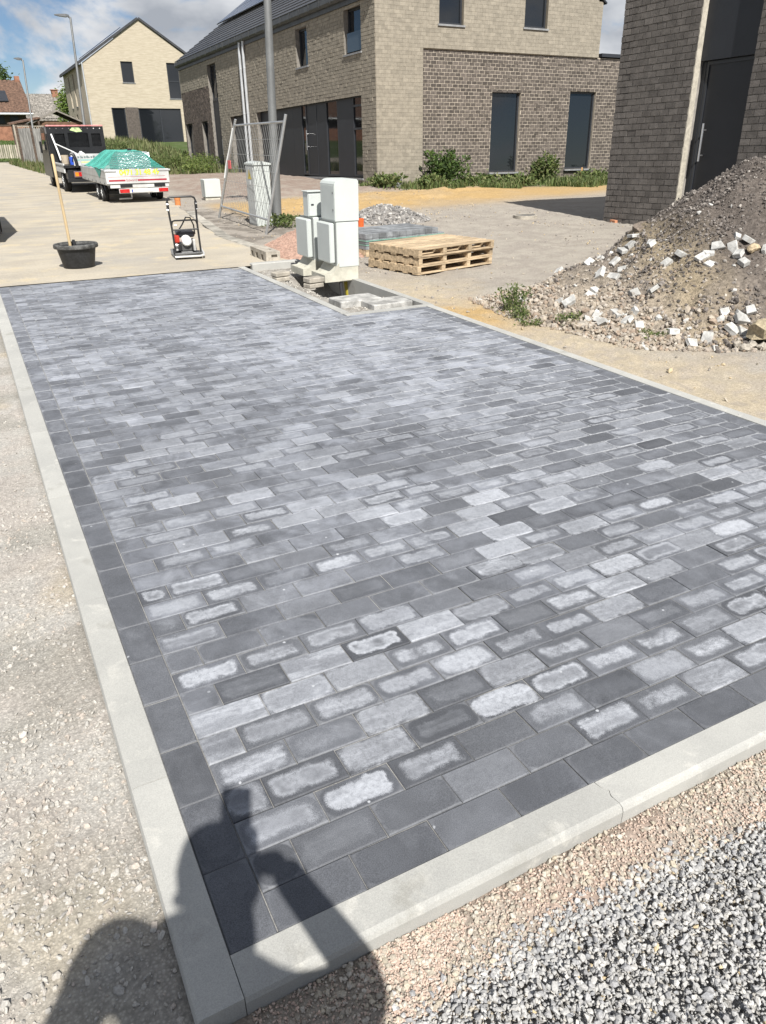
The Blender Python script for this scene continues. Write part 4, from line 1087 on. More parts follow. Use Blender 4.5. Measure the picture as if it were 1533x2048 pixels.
b = MB(); b.box(-9.02, 6.92, 85.55, 93.02, 2.36, 3.5); b.box(-28, -9.03, 85.6, 93, 2.351, 3.5); b.build('upper_wall', OLDWOOD, oh)
for x in (-3.0, -0.5, 2.0, 4.3, 5.5):
    c = MB(); c.box(x, x + 0.7, 85.5, 85.54, 2.55, 3.2); c.build('window', FRAME, oh)
orf = tile_roof('roof', oh, -28.3, 7.5, 84.9, 3.40, 91.5, 6.35, M_BTILE, 18, 90)
b = MB(); b.add([(7.45, 84.9, 3.4), (7.45, 91.5, 6.35), (7.45, 98.0, 3.4)], [(0, 1, 2)]); b.build('gable', OLDWOOD, oh)
b = MB(); b.prism([(91.5, 6.2), (98.2, 3.3), (98.2, 3.45), (91.5, 6.4)], 0, -28.3, 7.5); b.build('rear_roof', M_BTILE, oh)
b = MB(); b.box(7.0, 7.45, 91.2, 91.8, 6.2, 6.8); b.build('chimney', RED, orf)
b = MB(); sk = lambda y: 3.40 + (y - 84.9) * 2.95 / 6.6
b.add([(x, y, sk(y) + 0.2 + dz) for dz in (0, 0.08) for x, y in ((3.7, 86.8), (5.75, 86.8), (5.75, 88.8), (3.7, 88.8))], [(4, 5, 6, 7), (0, 1, 5, 4), (1, 2, 6, 5), (2, 3, 7, 6), (3, 0, 4, 7)]); b.build('roof_window', FRAME, orf)
b = MB(); b.cyl((-28.3, 84.85, 3.36), (7.5, 84.85, 3.36), 0.09, n=8); b.build('gutter', ZINC, oh)
oh2 = thing('old_house', 'low house with lichen-grey tile roof and brick chimney behind the brown roof', 'house', (0, 0, 0))
tile_roof('roof', oh2, 6.8, 12.3, 97.3, 3.1, 100.2, 5.55, M_GTILE, 13, 22)
b = MB(); b.box(7.0, 12.1, 97.8, 103, 0.2, 3.1); b.build('wall', RED, oh2)
b = MB(); b.prism([(100.2, 5.4), (103.3, 3.0), (103.3, 3.15), (100.2, 5.6)], 0, 6.8, 12.3); b.build('rear_roof', M_GTILE, oh2)
b = MB(); b.box(11.2, 11.85, 99.8, 100.5, 5.3, 6.0); b.box(11.12, 11.93, 99.72, 100.58, 6.0, 6.08); b.build('chimney', RED, oh2)
sh = thing('wooden_shed', 'brown board shed with low pitched roof behind the truck', 'shed', (0, 0, 0))
for i in range(12):
    z = 0.5 + i * 0.16; b = MB(); b.rn = random.random()
    hw = 1.55 if z < 2.35 else max(0.1, 1.55 * (1 - (z - 2.35) / 0.62)); 
    b.box(7.2 - hw, 7.2 + hw, 63.95, 64.0, z + 0.012, z + 0.155); b.build('board', M('shed_board', (0.145, 0.085, 0.055), 0.85, 0.25, 3, rnd=0.3), sh)
b = MB(); b.box(5.7, 8.7, 64.02, 67.5, 0.3, 2.3); b.build('wall', OLDWOOD, sh)
b = MB()
for s in (-1, 1):
    b.add([(7.2, y, 3.08 + t) for t in (0, 0.1) for y in (63.7, 67.7)] + [(7.2 + s * 1.85, y, 2.28 + t) for t in (0, 0.1) for y in (63.7, 67.7)], [(2, 3, 7, 6), (0, 2, 6, 4), (1, 5, 7, 3), (4, 6, 7, 5), (0, 4, 5, 1)])
b.build('roof', M('felt_roof', (0.21, 0.19, 0.165), 0.9, 0.2, 3), sh)
b = MB(); b.add([(3.9, 63.6, 2.22), (6.0, 63.6, 2.62), (6.0, 66.0, 2.7), (3.9, 66.0, 2.3)] + [(3.9, 63.6, 2.3), (6.0, 63.6, 2.7), (6.0, 66.0, 2.78), (3.9, 66.0, 2.38)], [(0, 3, 2, 1), (4, 5, 6, 7), (0, 1, 5, 4), (1, 2, 6, 5), (2, 3, 7, 6), (3, 0, 4, 7)]); b.build('lean_to_roof', M_BTILE, sh)
for x in (4.0, 4.9, 5.8):
    b = MB(); b.box(x, x + 0.12, 63.7, 63.82, 0.2, 2.3 + 0.19 * (x - 3.9)); b.build('post', OLDWOOD, sh)
# ------------------------------------------------------------------ fences, lamps far
PALE_WOOD = M('grey_pale_wood', (0.36, 0.325, 0.27), 0.9, 0.25, 4, rnd=0.25, stretch=(3, 3, 0.5))
pf = thing('picket_fence', 'low grey picket fence along the lawn at the street end', 'fence', (0, 0, 0))
for i in range(62):
    x = -3.6 + i * 0.125; y = 58.75 - 0.5 * (x - 2.7) * 0.9 if x > 2.7 else 58.75
    b = MB(); b.rn = random.random(); h = 0.76 + 0.03 * random.random(); b.box(-0.045, 0.045, -0.01, 0.01, 0, h); b.add([(-0.045, 0.0, h), (0.045, 0.0, h), (0, 0, h + 0.05)], [(0, 1, 2)])
    b.build('picket', PALE_WOOD, pf, xf=Matrix.Translation((x, y, float(gz(np.array([x]), np.array([y]))[0]) + 0.22)))
for z in (0.4, 0.8):
    b = MB(); b.box(-3.6, 2.72, 58.77, 58.81, z, z + 0.07); b.build('rail', PALE_WOOD, pf)
bf = thing('board_fence', 'tall weathered grey board fence with posts beside the verge', 'fence', (0, 0, 0))
P0, P1_ = Vector((3.55, 52.6, 0)), Vector((4.9, 50.2, 0))
for i in range(13):
    p = P0.lerp(P1_, i / 12); b = MB(); b.rn = random.random(); b.box(-0.11, 0.11, -0.015, 0.015, 0.0, 1.9 + 0.05 * random.random())
    b.build('board', M('fence_board', (0.27, 0.265, 0.25), 0.9, 0.35, 4, rnd=0.3, stretch=(3, 3, 0.4)), bf, xf=Matrix.Translation(p) @ Matrix.Rotation(math.atan2(P1_.y - P0.y, P1_.x - P0.x), 4, 'Z'))
for i in (0, 0.5, 1):
    p = P0.lerp(P1_, i); b = MB(); b.box(p.x - 0.09, p.x + 0.03, p.y - 0.1, p.y + 0.02, 0, 2.05); b.build('post', OLDWOOD, bf)
lt = thing('lattice_screen', 'wooden lattice screen in front of the brown shed', 'screen', (0, 0, 0))
for i in range(17):
    b = MB(); x = 3.9 + i * 0.125; b.box(x, x + 0.04, 60.0, 60.02, 0.7, 2.15); b.build('slat', PALE_WOOD, lt)
for i in range(9):
    b = MB(); z = 0.8 + i * 0.16; b.box(3.9, 5.98, 59.97, 59.99, z, z + 0.04); b.build('slat', PALE_WOOD, lt)
for x in (3.85, 5.95):
    b = MB(); b.box(x, x + 0.1, 59.94, 60.06, 0.1, 2.2); b.build('post', PALE_WOOD, lt)

GALV = M('galvanised_pole', (0.185, 0.19, 0.19), 0.5, 0.10, 3, metal=0.35, fine=0.06)
def lamp(name, label, base, H_, r0, r1, arm, lean=(0, 0)):
    t = thing(name, label, 'street lamp', base, group='street lamps')
    tx, ty = lean
    b = MB(); b.cyl((0, 0, -0.3), (tx * 0.18, ty * 0.18, H_ * 0.18), r0, r0 * 0.98, n=18); b.cyl((tx * 0.18, ty * 0.18, H_ * 0.18), (tx, ty, H_), r0 * 0.86, r1, n=18); b.build('pole', GALV, t, smooth=True)
    b = MB(); b.cyl((0, 0, -0.02), (0, 0, 0.05), r0 * 1.25, r0 * 1.15, n=18); b.build('collar', GALV, t, smooth=True)
    ax, ay = arm
    d = Vector((ax, ay, 0)).normalized(); n = Vector((-d.y, d.x, 0)); L = Vector((ax, ay, 0)).length; o = Vector((tx, ty, H_))
    b = MB(); q = lambda u, v, w: tuple(o + d * u + n * v + Vector((0, 0, w)))
    b.cyl(q(0, 0, -0.05), q(0.12, 0, 0.06), r1 * 0.9, n=10); b.build('arm', GALV, t, smooth=True)
    b = MB(); sec = [(0.05, 0.07, 0.02, 0.10), (0.2, 0.13, 0.0, 0.13), (L * 0.7, 0.14, 0.03, 0.12), (L, 0.09, 0.07, 0.10)]
    vs = [q(u, s * w, z) for u, w, z0, z1 in sec for s, z in ((-1, z0), (1, z0), (1, z1), (-1, z1))]
    fs = [(4 * i + k, 4 * i + (k + 1) % 4, 4 * i + 4 + (k + 1) % 4, 4 * i + 4 + k) for i in range(3) for k in range(4)] + [(3, 2, 1, 0), (12, 13, 14, 15)]
    b.add(vs, [tuple(reversed(f)) for f in fs]); h = b.build('lamp_head', M('lamp_housing', (0.16, 0.165, 0.17), 0.45, 0.05, metal=0.3), t)
    b = MB(); b.add([q(0.22, -0.1, -0.012), q(0.22, 0.1, -0.012), q(L * 0.8, 0.1, 0.03), q(L * 0.8, -0.1, 0.03)], [(0, 1, 2, 3)]); b.build('lens', M('lamp_lens', (0.6, 0.6, 0.58), 0.2, 0.03), h)
    return t
lamp('street_lamp', 'thick grey lamp post standing beside the tall meter cabinet', (5.04, 13.52, -0.02), 7.2, 0.092, 0.045, (-0.55, 0.1), (0.20, 0.02))
lamp('street_lamp', 'grey street lamp rising in front of the cream house', (6.28, 45.6, 0.0), 6.95, 0.085, 0.05, (-0.75, 0.12), (0.45, 1.2))
lamp('street_lamp', 'farther grey street lamp beside the board fence at far left', (4.43, 53.9, 0.05), 5.55, 0.075, 0.045, (-0.48, 0.1), (0.42, 1.5))

# ------------------------------------------------------------------ meter and connection cabinets
CAB = M('cabinet_grey', (0.50, 0.53, 0.51), 0.5, 0.035, 2.0, fine=0.02, spec=0.35)
CAB_B = M('cabinet_plinth', (0.47, 0.455, 0.385), 0.7, 0.14, 6.0, 0.2, 120, fine=0.05)
SEAM = M('cabinet_seam', (0.17, 0.18, 0.175), 0.6, 0.05)
def pillar(label, x, y, cab, pw=0.38, pd=0.28):
    """connection pillar: plinth with a sloping foot, front lid, cabinet box on top; its front faces -x"""
    t = thing('connection_cabinet', label, 'cabinet', (x, y, 0))
    # plinth body: x 0..pd, y -pw/2..pw/2
    b = MB(); b.bbox(0.0, pd, -pw / 2, pw / 2, -0.02, 0.645, 0.012); b.build('plinth', CAB_B, t)
    b = MB(); b.bbox(-0.006, pd + 0.006, -pw / 2 - 0.006, pw / 2 + 0.006, 0.14, 0.650, 0.012); b.build('pedestal', CAB, t)
    # foot flange reaching forwards
    b = MB(); b.prism([(-0.16, -0.02), (-0.02, -0.02), (-0.012, 0.16), (-0.06, 0.10), (-0.16, 0.065)], 1, -pw / 2 - 0.02, pw / 2 + 0.02, xf=Matrix(((1, 0, 0, 0), (0, 1, 0, 0), (0, 0, 1, 0), (0, 0, 0, 1))) if False else None) if False else None
    b = MB(); pr = [(-0.17, -0.01), (0.02, -0.01), (0.02, 0.20), (-0.05, 0.105), (-0.09, 0.075), (-0.17, 0.072)]
    n = len(pr); vs = [(px, s * (pw / 2 + 0.012), pz) for s in (-1, 1) for px, pz in pr]
    b.add(vs, [tuple(range(n)), tuple(reversed(range(n, 2 * n)))] + [(i, n + i, n + (i + 1) % n, (i + 1) % n) for i in range(n)]); b.build('foot', CAB_B, t)
    # lid: a shallow box on the front
    b = MB(); b.bbox(-0.018, 0.0, -pw / 2 - 0.002, pw / 2 + 0.002, 0.185, 0.655, 0.004); b.build('lid_rebate', SEAM, t)
    b = MB(); b.bbox(-0.085, -0.02, -pw / 2 + 0.004, pw / 2 - 0.004, 0.195, 0.635, 0.012); b.build('lid', CAB, t)
    cw, cd, ch, cx, cz = cab
    z0 = 0.655
    if cw > 0.3:
        b = MB(); pr = [(cx, z0), (cx + cd, z0), (cx + cd, z0 + ch - 0.018), (cx + cd - 0.018, z0 + ch), (cx + 0.09, z0 + ch + 0.003), (cx + 0.045, z0 + ch - 0.004), (cx + 0.015, z0 + ch - 0.02), (cx, z0 + ch - 0.045)]
        n = len(pr); vs = [(px, s * cw / 2, pz) for s in (-1, 1) for px, pz in pr]
        b.add(vs, [tuple(range(n)), tuple(reversed(range(n, 2 * n)))] + [(i, n + i, n + (i + 1) % n, (i + 1) % n) for i in range(n)])
        box = b.build('box', CAB, t, smooth=25)
        d = MB(); d.bbox(cx - 0.004, cx - 0.0005, -cw / 2 + 0.010, cw / 2 - 0.010, z0 + 0.010, z0 + ch - 0.06, 0.001); dr_ = d.build('door', CAB, box)
        for q in (0.12, 0.30):
            d = MB(); d.cyl((cx - 0.008, -cw / 2 + 0.04, z0 + q), (cx - 0.003, -cw / 2 + 0.04, z0 + q), 0.012, n=12); d.build('lock', SEAM, box)
        d = MB(); d.bbox(cx + 0.002, cx + cd - 0.002, -cw / 2 - 0.0015, cw / 2 + 0.0015, z0 - 0.006, z0 - 0.0005, 0.0005); d.build('seam', SEAM, box)
    else:
        b = MB(); b.bbox(cx, cx + cd, cz - cw, cz, z0, z0 + ch, 0.006); box = b.build('box', CAB, t)
        d = MB(); d.bbox(cx + 0.006, cx + cd - 0.006, cz - cw - 0.014, cz - cw - 0.001, z0 + 0.008, z0 + ch - 0.02, 0.004); d.build('door', CAB, box)
        d = MB(); d.bbox(cx + 0.03, cx + 0.065, cz - cw - 0.024, cz - cw - 0.0145, z0 + 0.13, z0 + 0.145, 0.003); d.build('latch', FRAME, box)
        d = MB(); d.bbox(cx - 0.012, cx + cd + 0.012, cz - cw - 0.02, cz + 0.012, z0 + ch, z0 + ch + 0.012, 0.003); d.build('cap', CAB, box)
    return t
pillar('tall pale grey connection cabinet on its pedestal over the open pit', 3.475, 7.47, (0.394, 0.30, 0.435, -0.012, 0))
pillar('pedestal cabinet with a small black-latched box behind the tall one', 3.43, 8.03, (0.16, 0.19, 0.275, -0.02, 0.06))
for (x, y, r, c, lb) in ((3.53, 7.33, 0.022, (0.03, 0.03, 0.033), 'black cable duct under the tall cabinet'), (3.66, 7.45, 0.03, (0.30, 0.25, 0.03), 'yellow-green earth cable bundle under the tall cabinet')):
    b = MB(); b.tube([(x, y, 0.03), (x, y - 0.01, -0.08), (x + 0.01, y - 0.03, -0.22), (x + 0.01, y - 0.05, -0.38)], r, 10)
    tag(b.build('cable_duct', M('duct_%d' % int(x * 100), c, 0.5, 0.1), smooth=True), lb, 'cable')
# street cabinet behind the fence
t = thing('meter_cabinet', 'tall narrow grey electricity pillar with a yellow warning sticker beside the lamp post', 'cabinet', (4.62, 13.42, 0))
b = MB(); b.bbox(0.0, 0.31, 0.0, 0.46, -0.1, 1.04, 0.012); b.build('body', CAB, t)
b = MB(); pr = [(-0.02, 1.04), (0.33, 1.04), (0.33, 1.07), (0.18, 1.10), (0.06, 1.095), (-0.02, 1.065)]; n = len(pr); vs = [(px, y, pz) for y in (-0.02, 0.48) for px, pz in pr]
b.add(vs, [tuple(range(n)), tuple(reversed(range(n, 2 * n)))] + [(i, n + i, n + (i + 1) % n, (i + 1) % n) for i in range(n)]); b.build('cap', CAB, t)
b = MB(); b.bbox(-0.014, -0.001, 0.02, 0.44, 0.02, 1.02, 0.004); dd = b.build('door', M('cabinet_door2', (0.50, 0.52, 0.515), 0.5, 0.04), t)
b = MB(); b.add([(-0.0165, 0.34, 0.80), (-0.0165, 0.12, 0.80), (-0.0165, 0.23, 0.97)], [(0, 1, 2)]); b.build('warning_sticker', M('warning_yellow', (0.65, 0.50, 0.03), 0.5, 0.03), dd)
b = MB(); b.add([(-0.019, 0.25, 0.83), (-0.019, 0.21, 0.87), (-0.019, 0.225, 0.94), (-0.019, 0.25, 0.88)], [(0, 1, 2, 3)]); b.build('bolt_symbol', FRAME, dd)
b = MB(); b.box(-0.0175, -0.0145, 0.18, 0.28, 0.70, 0.77); b.build('label_plate', WHITE, dd)
# low white cabinet further back
t = thing('white_cabinet', 'low white utility cabinet on a concrete foot by the gravel drive', 'cabinet', (5.45, 20.0, 0.0))
b = MB(); b.bbox(0.0, 0.43, 0, 0.3, 0.06, 0.50, 0.012); b.build('body', CAB, t)
b = MB(); b.bbox(0.02, 0.42, 0.02, 0.28, -0.2, 0.055, 0.01); b.build('foot', CAB_B, t)
b = MB(); b.bbox(-0.012, 0.012, -0.012, 0.012, 0.08, 0.48, 0.003); b.build('hinge', SEAM, t)
b = MB(); b.bbox(0.02, 0.44, -0.012, -0.001, 0.07, 0.49, 0.004); b.build('door', CAB, t)

# ------------------------------------------------------------------ leaning site-fence panel
FGAL = M('galvanised_tube', (0.44, 0.45, 0.455), 0.4, 0.08, 4, metal=0.6, fine=0.05)
A0, A1 = Vector((4.45, 15.38, 0.0)), Vector((4.32, 12.12, 0.0)); B0, B1 = Vector((4.71, 14.62, 1.70)), Vector((4.62, 11.70, 1.725))
fp = thing('site_fence_panel', 'galvanised mesh site-fence panel leaning in front of the lamp post', 'fence')
def fpt(s, h): return (A0.lerp(A1, s)).lerp(B0.lerp(B1, s), h)
for s in (0, 1):
    b = MB(); b.cyl(fpt(s, -0.02), fpt(s, 1.06), 0.024, n=10); b.build('upright', FGAL, fp, smooth=True)
for h in (0.13, 1.0):
    b = MB(); b.cyl(fpt(0, h), fpt(1, h), 0.018, n=10); b.build('rail', FGAL, fp, smooth=True)
for i in range(1, 28):
    b = MB(); b.cyl(fpt(i / 28, 0.13), fpt(i / 28, 1.0), 0.0030, n=5); b.build('wire', FGAL, fp)
for i in range(1, 6):
    b = MB(); b.cyl(fpt(0, 0.13 + 0.87 * i / 6), fpt(1, 0.13 + 0.87 * i / 6), 0.0034, n=5); b.build('wire', FGAL, fp)
b = MB(); c0 = fpt(0.03, 0.60); b.box(c0.x - 0.03, c0.x - 0.02, c0.y - 0.17, c0.y, c0.z - 0.08, c0.z + 0.07); b.build('tag', M('red_tag', (0.62, 0.12, 0.12), 0.5, 0.1), fp)
b = MB(); b.tube([fpt(0, 0.97) + Vector((-0.03, 0.0, 0)), fpt(0.0, 0.75) + Vector((-0.035, -0.02, 0)), fpt(0.0, 0.6) + Vector((-0.03, 0.03, 0)), fpt(0.005, 0.45) + Vector((-0.03, 0, 0))], 0.014, 6); b.build('tape', WHITE, fp, smooth=True)

# ------------------------------------------------------------------ blocks, slabs, pallets
CONC = M('old_concrete', (0.36, 0.33, 0.28), 0.93, 0.2, 9, 0.5, 120, 0.005, rnd=0.15)
CONC_L = M('pale_concrete', (0.33, 0.325, 0.31), 0.93, 0.3, 9, 0.5, 160, 0.004, rnd=0.15)
t = thing('concrete_fence_foot', 'brown-grey fence foot block with slots lying at the street edge', 'block', (3.22, 9.05, 0.006), R_(-1.5))
# block with slots: built from walls so that the openings are real
b = MB(); L_, Wd, Ht = 0.70, 0.20, 0.125
for a, c in ((0.0, 0.12), (0.24, 0.36), (0.48, 0.58), (0.68, 0.70)): b.box(0.0, 0.05, a, c, 0.0, 0.075)
b.box(0.0, 0.05, 0.0, L_, 0.075, Ht)
b.box(0.05, Wd, 0.0, 0.03, 0.0, 0.045); b.box(0.05, Wd, 0.0, 0.03, 0.085, Ht); b.box(0.05, 0.075, 0.0, 0.03, 0.045, 0.085); b.box(0.16, Wd, 0.0, 0.03, 0.045, 0.085)
b.box(0.05, Wd, 0.035, 0.20, 0.0, Ht - 0.001); b.box(0.05, Wd, 0.30, L_, 0.0, Ht - 0.001); b.box(0.05, 0.09, 0.20, 0.30, 0, Ht - 0.001); b.box(0.15, Wd, 0.20, 0.30, 0, Ht - 0.001)
b.build('block', CONC, t)
for i, (x, y, rz, w, d, h, z, lb) in enumerate((
        (3.00, 7.93, 12, 0.20, 0.14, 0.05, -0.03, 'upper of two small concrete bricks stacked left of the pedestal cabinets'),
        (3.00, 7.92, 8, 0.19, 0.13, 0.05, -0.085, 'lower of two small concrete bricks left of the pedestal cabinets'),
        (3.17, 7.28, 10, 0.21, 0.15, 0.055, -0.02, 'tan-topped concrete brick propped in front of the tall cabinet pit'),
        (3.16, 7.27, 14, 0.20, 0.14, 0.05, -0.078, 'concrete brick under the tan-topped one by the pit'),
        (3.17, 6.18, 2, 0.48, 0.30, 0.10, -0.11, 'rear of two rough concrete slabs in the cabinet bed'),
        (3.40, 5.90, 3, 0.46, 0.27, 0.085, -0.10, 'front rough concrete slab nearest the paving jog'))):
    b = MB(); b.rn = random.random(); b.bbox(-w / 2, w / 2, -d / 2, d / 2, 0, h, 0.008)
    tag(b.build('concrete_slab', CONC_L if i > 3 else CONC, xf=Matrix.Translation((x, y, z + 0.03)) @ Matrix.Rotation(R_(rz), 4, 'Z') @ Matrix.Rotation(R_(random.uniform(-3, 3)), 4, 'X')), lb, 'concrete slab')

PINE = M('pallet_pine', (0.42, 0.325, 0.215), 0.88, 0.26, 3, 0.2, 60, rnd=0.18, stretch=(0.6, 9, 9), fine=0.08)
PINE_O = M('pallet_pine_end', (0.52, 0.36, 0.20), 0.85, 0.18, 8, rnd=0.15)
def pallet(label, mat, L=1.36, Wd=0.94, Hh=0.098, flip=False, group='empty wooden pallets'):
    t = thing('wooden_pallet', label, 'pallet', group=group, mat=mat)
    zf = (lambda z: Hh - z) if flip else (lambda z: z)
    def bx(name, x0, x1, y0, y1, z0, z1):
        z0, z1 = sorted((zf(z0), zf(z1))); b = MB(); b.rn = random.random(); b.bbox(x0, x1, y0, y1, z0, z1, 0.0025); b.build(name, PINE, t)
    top = 0.016; bot = 0.016
    nb = 7
    for i in range(nb):
        w = Wd / nb * 0.74; y = (Wd - w) * i / (nb - 1); bx('top_board', 0, L, y, y + w, Hh - top, Hh)
    for x in (0, L / 3 - 0.03, 2 * L / 3 - 0.03, L - 0.06): bx('stringer', x, x + 0.06, 0.002, Wd - 0.002, bot + 0.0005, Hh - top - 0.0005)
    for y in (0, Wd * 0.25 - 0.05, Wd / 2 - 0.05, Wd * 0.75 - 0.05, Wd - 0.10): bx('bottom_board', 0, L, y, y + 0.10, 0, bot)
    return t
PA = Vector((4.49, 7.13, 0.0)); ang = R_(13.5)
zz = float(gz(np.array([4.9]), np.array([7.6]))[0]) + 0.012
for k, (lb, dx, dy, da, fl) in enumerate((('bottom pallet of the stack of three, showing its board ends', -0.01, 0.0, 0.0, False), ('middle pallet of the stack of three', 0.015, 0.01, 0.6, False), ('top pallet of the stack of three, boards uppermost', 0.0, 0.0, -0.4, False))):
    pallet(lb, Matrix.Translation((PA.x + dx, PA.y + dy, zz + k * 0.0995)) @ Matrix.Rotation(ang + R_(da), 4, 'Z'), flip=fl)
# stack of new pavers on a pallet
SA = Vector((4.60, 8.78, zz)); sm = Matrix.Translation(SA) @ Matrix.Rotation(R_(9), 4, 'Z')
pallet('pallet under the stack of new dark pavers', sm, L=1.45, Wd=0.78, Hh=0.095)
st = thing('paver_stack', 'strapped stack of new dark grey concrete blocks on a pallet', 'paver stack', mat=sm)
BLK = M('new_block', (0.20, 0.21, 0.22), 0.88, 0.3, 6, 0.4, 140, rnd=0.25)
for k in range(3):
    for i in range(12):
        for j in range(4):
            if k == 2 and i > 10: continue
            if k < 2 and 0 < j < 3 and 0 < i < 11: continue
            b = MB(); b.rn = random.random(); b.bbox(0, 0.117, 0, 0.185, 0, 0.068, 0.004)
            b.build('block', BLK, st, xf=Matrix.Translation((i * 0.12, j * 0.19 + 0.005, 0.0955 + k * 0.0705)) )
for k in (0.150, 0.205):
    b = MB(); b.box(-0.004, 1.44, -0.003, 0.001, k, k + 0.013); b.box(-0.004, -0.001, 0.001, 0.76, k, k + 0.013); b.build('strap', M('green_strap', (0.20, 0.36, 0.29), 0.45, 0.1), st)

# ------------------------------------------------------------------ pipes, stakes, manhole
ORANGE = M('orange_pvc', (0.62, 0.115, 0.03), 0.45, 0.1); GREYP = M('grey_pvc', (0.27, 0.28, 0.285), 0.5, 0.08)
def pipe(name, label, loc, r, h, mat, cap=None):
    t = thing(name, label, 'pipe', loc)
    b = MB(); b.lathe([(r, -0.1), (r, h), (r * 0.88, h), (r * 0.88, -0.1)], 18); b.build('tube', mat, t, smooth=True)
    b = MB(); b.lathe([(r * 1.06, h - 0.05), (r * 1.06, h - 0.005), (r * 1.0, h - 0.002)], 18); b.build('collar', cap or mat, t, smooth=True)
    if cap: b = MB(); b.lathe([(r * 1.06, h - 0.004), (r * 1.06, h + 0.012), (0.001, h + 0.014)], 18); b.build('lid', cap, t, smooth=True)
    return t
pipe('drain_pipe', 'orange drain pipe stub behind the paver stack', (6.245, 12.3, 0.0), 0.055, 0.135, ORANGE)
pipe('drain_pipe', 'orange-brown pipe stub at the drive edge behind the compactor', (4.43, 18.8, 0.0), 0.07, 0.17, M('orange_brown_pvc', (0.52, 0.20, 0.07), 0.5, 0.1))
pipe('vent_pipe', 'grey capped pipe standing against the pale house corner', (11.62, 20.75, -0.05), 0.16, 0.33, GREYP, M('grey_pvc_dark', (0.16, 0.165, 0.17), 0.5, 0.05))
t = thing('manhole_cover', 'small raised round manhole in the yard before the long house', 'manhole', (9.75, 11.9, float(gz(np.array([9.75]), np.array([11.9]))[0])))
b = MB(); b.lathe([(0.24, -0.05), (0.24, 0.07), (0.20, 0.075), (0.20, 0.06)], 20); b.build('ring', CONC, t, smooth=True)
b = MB(); b.lathe([(0.198, 0.05), (0.198, 0.068), (0.001, 0.07)], 20); b.build('lid', M('cast_iron', (0.12, 0.115, 0.11), 0.7, 0.2), t, smooth=True)
b = MB(); b.bbox(-0.03, 0.03, -0.012, 0.012, -0.1, 0.45, 0.003)
tag(b.build('wooden_stake', M('stake_wood', (0.50, 0.29, 0.14), 0.8, 0.15), xf=Matrix.Translation((18.75, 20.6, 0.0))), 'small wooden stake in the weeds below the right gable window', 'stake')
b = MB(); b.bbox(-0.09, 0.09, -0.03, 0.03, -0.03, 0.035, 0.006)
tag(b.build('terracotta_piece', M('terracotta', (0.48, 0.22, 0.12), 0.85, 0.15), xf=Matrix.Translation((10.72, 10.42, 0.0)) @ Matrix.Rotation(R_(80), 4, 'Z')), 'broken terracotta piece at the foot of the dark brick corner', 'rubble')
# ------------------------------------------------------------------ heaps
def g1(x, y): return float(gz(np.array([x]), np.array([y]))[0])
def ph(x, y): return float(pile_h(np.array([x]), np.array([y]))[0])
pile = thing('rubble_heap', 'large heap of dark soil and rubble beside the dark brick entrance', 'heap', (7, 4.5, 0))
px, py = np.arange(4.0, 11.2, 0.05), np.arange(1.6, 8.2, 0.05); PX, PY = np.meshgrid(px, py); D = poly_dist(PX, PY, PILE_FOOT)
PZ = pile_h(PX, PY) + np.where(D > 0, 0.035 * (fbm(PX * 11, PY * 11, 55) - 0.5) * sstep(0, 0.3, D), 0)
n1 = fbm(PX * 0.9, PY * 0.9, 71); n2 = fbm(PX * 3, PY * 3, 72)
tt = np.clip(sstep(4.7, 5.9, PX + 0.8 * (n1 - 0.5)), 0, 1)[..., None]
pc = np.array((0.34, 0.29, 0.23)) * (1 - tt) + np.array((0.122, 0.104, 0.091)) * tt
band = np.exp(-(((PX - 5.35) * 0.8 - (PY - 3.9) * 0.35) / 0.22) ** 2)[..., None] * 0.8; pc = pc * (1 - band) + np.array((0.30, 0.245, 0.165)) * band
k = (sstep(0.52, 0.66, n2) * 0.6)[..., None]; pc = pc * (1 - k) + np.array((0.20, 0.172, 0.148)) * k
nx_ = len(px); ii, jj = np.meshgrid(np.arange(nx_ - 1), np.arange(len(py) - 1))
F = np.stack([jj * nx_ + ii, jj * nx_ + ii + 1, (jj + 1) * nx_ + ii + 1, (jj + 1) * nx_ + ii], -1).reshape(-1, 4)
keep = (D.ravel()[F] > -0.12).any(1); F = F[keep]
PZ = np.where(D <= 0, -0.06, PZ)
M_EARTH = Mcol('heap_earth', 0.95, 0.3, 30, 1.0, 55, 0.02)
V = np.stack([PX - 7, PY - 4.5, PZ], -1).reshape(-1, 3); used, inv = np.unique(F, return_inverse=True)
npmesh('mound', V[used], inv.reshape(F.shape), M_EARTH, pile, cols=pc.reshape(-1, 3)[used], smooth=True)
gp = np.random.default_rng(81); xs, ys = gp.uniform(4.0, 8.8, 52000), gp.uniform(2.0, 7.0, 52000); dd = poly_dist(xs, ys, PILE_FOOT)
kk = (dd > -0.16) & (gp.random(52000) < 0.30 + 0.8 * sstep(0.40, 0.6, fbm(xs * 2, ys * 2, 82)) + 0.7 * (dd < 0.5)); xs, ys, dd = xs[kk], ys[kk], dd[kk]
big = (dd < 0.6) & (gp.random(len(xs)) < 0.10)
sz = np.where(big, gp.uniform(0.03, 0.08, len(xs)), 0.012 + 0.040 * gp.random(len(xs)) ** 2.6)
sz *= np.where(xs < 5.2, 1.0, 0.85)
zz_ = np.where(dd > 0, pile_h(xs, ys), gz(xs, ys)) + sz * 0.16
frag = (gp.random(len(xs)) < 0.018) & (xs < 6.1) & (sz > 0.02)
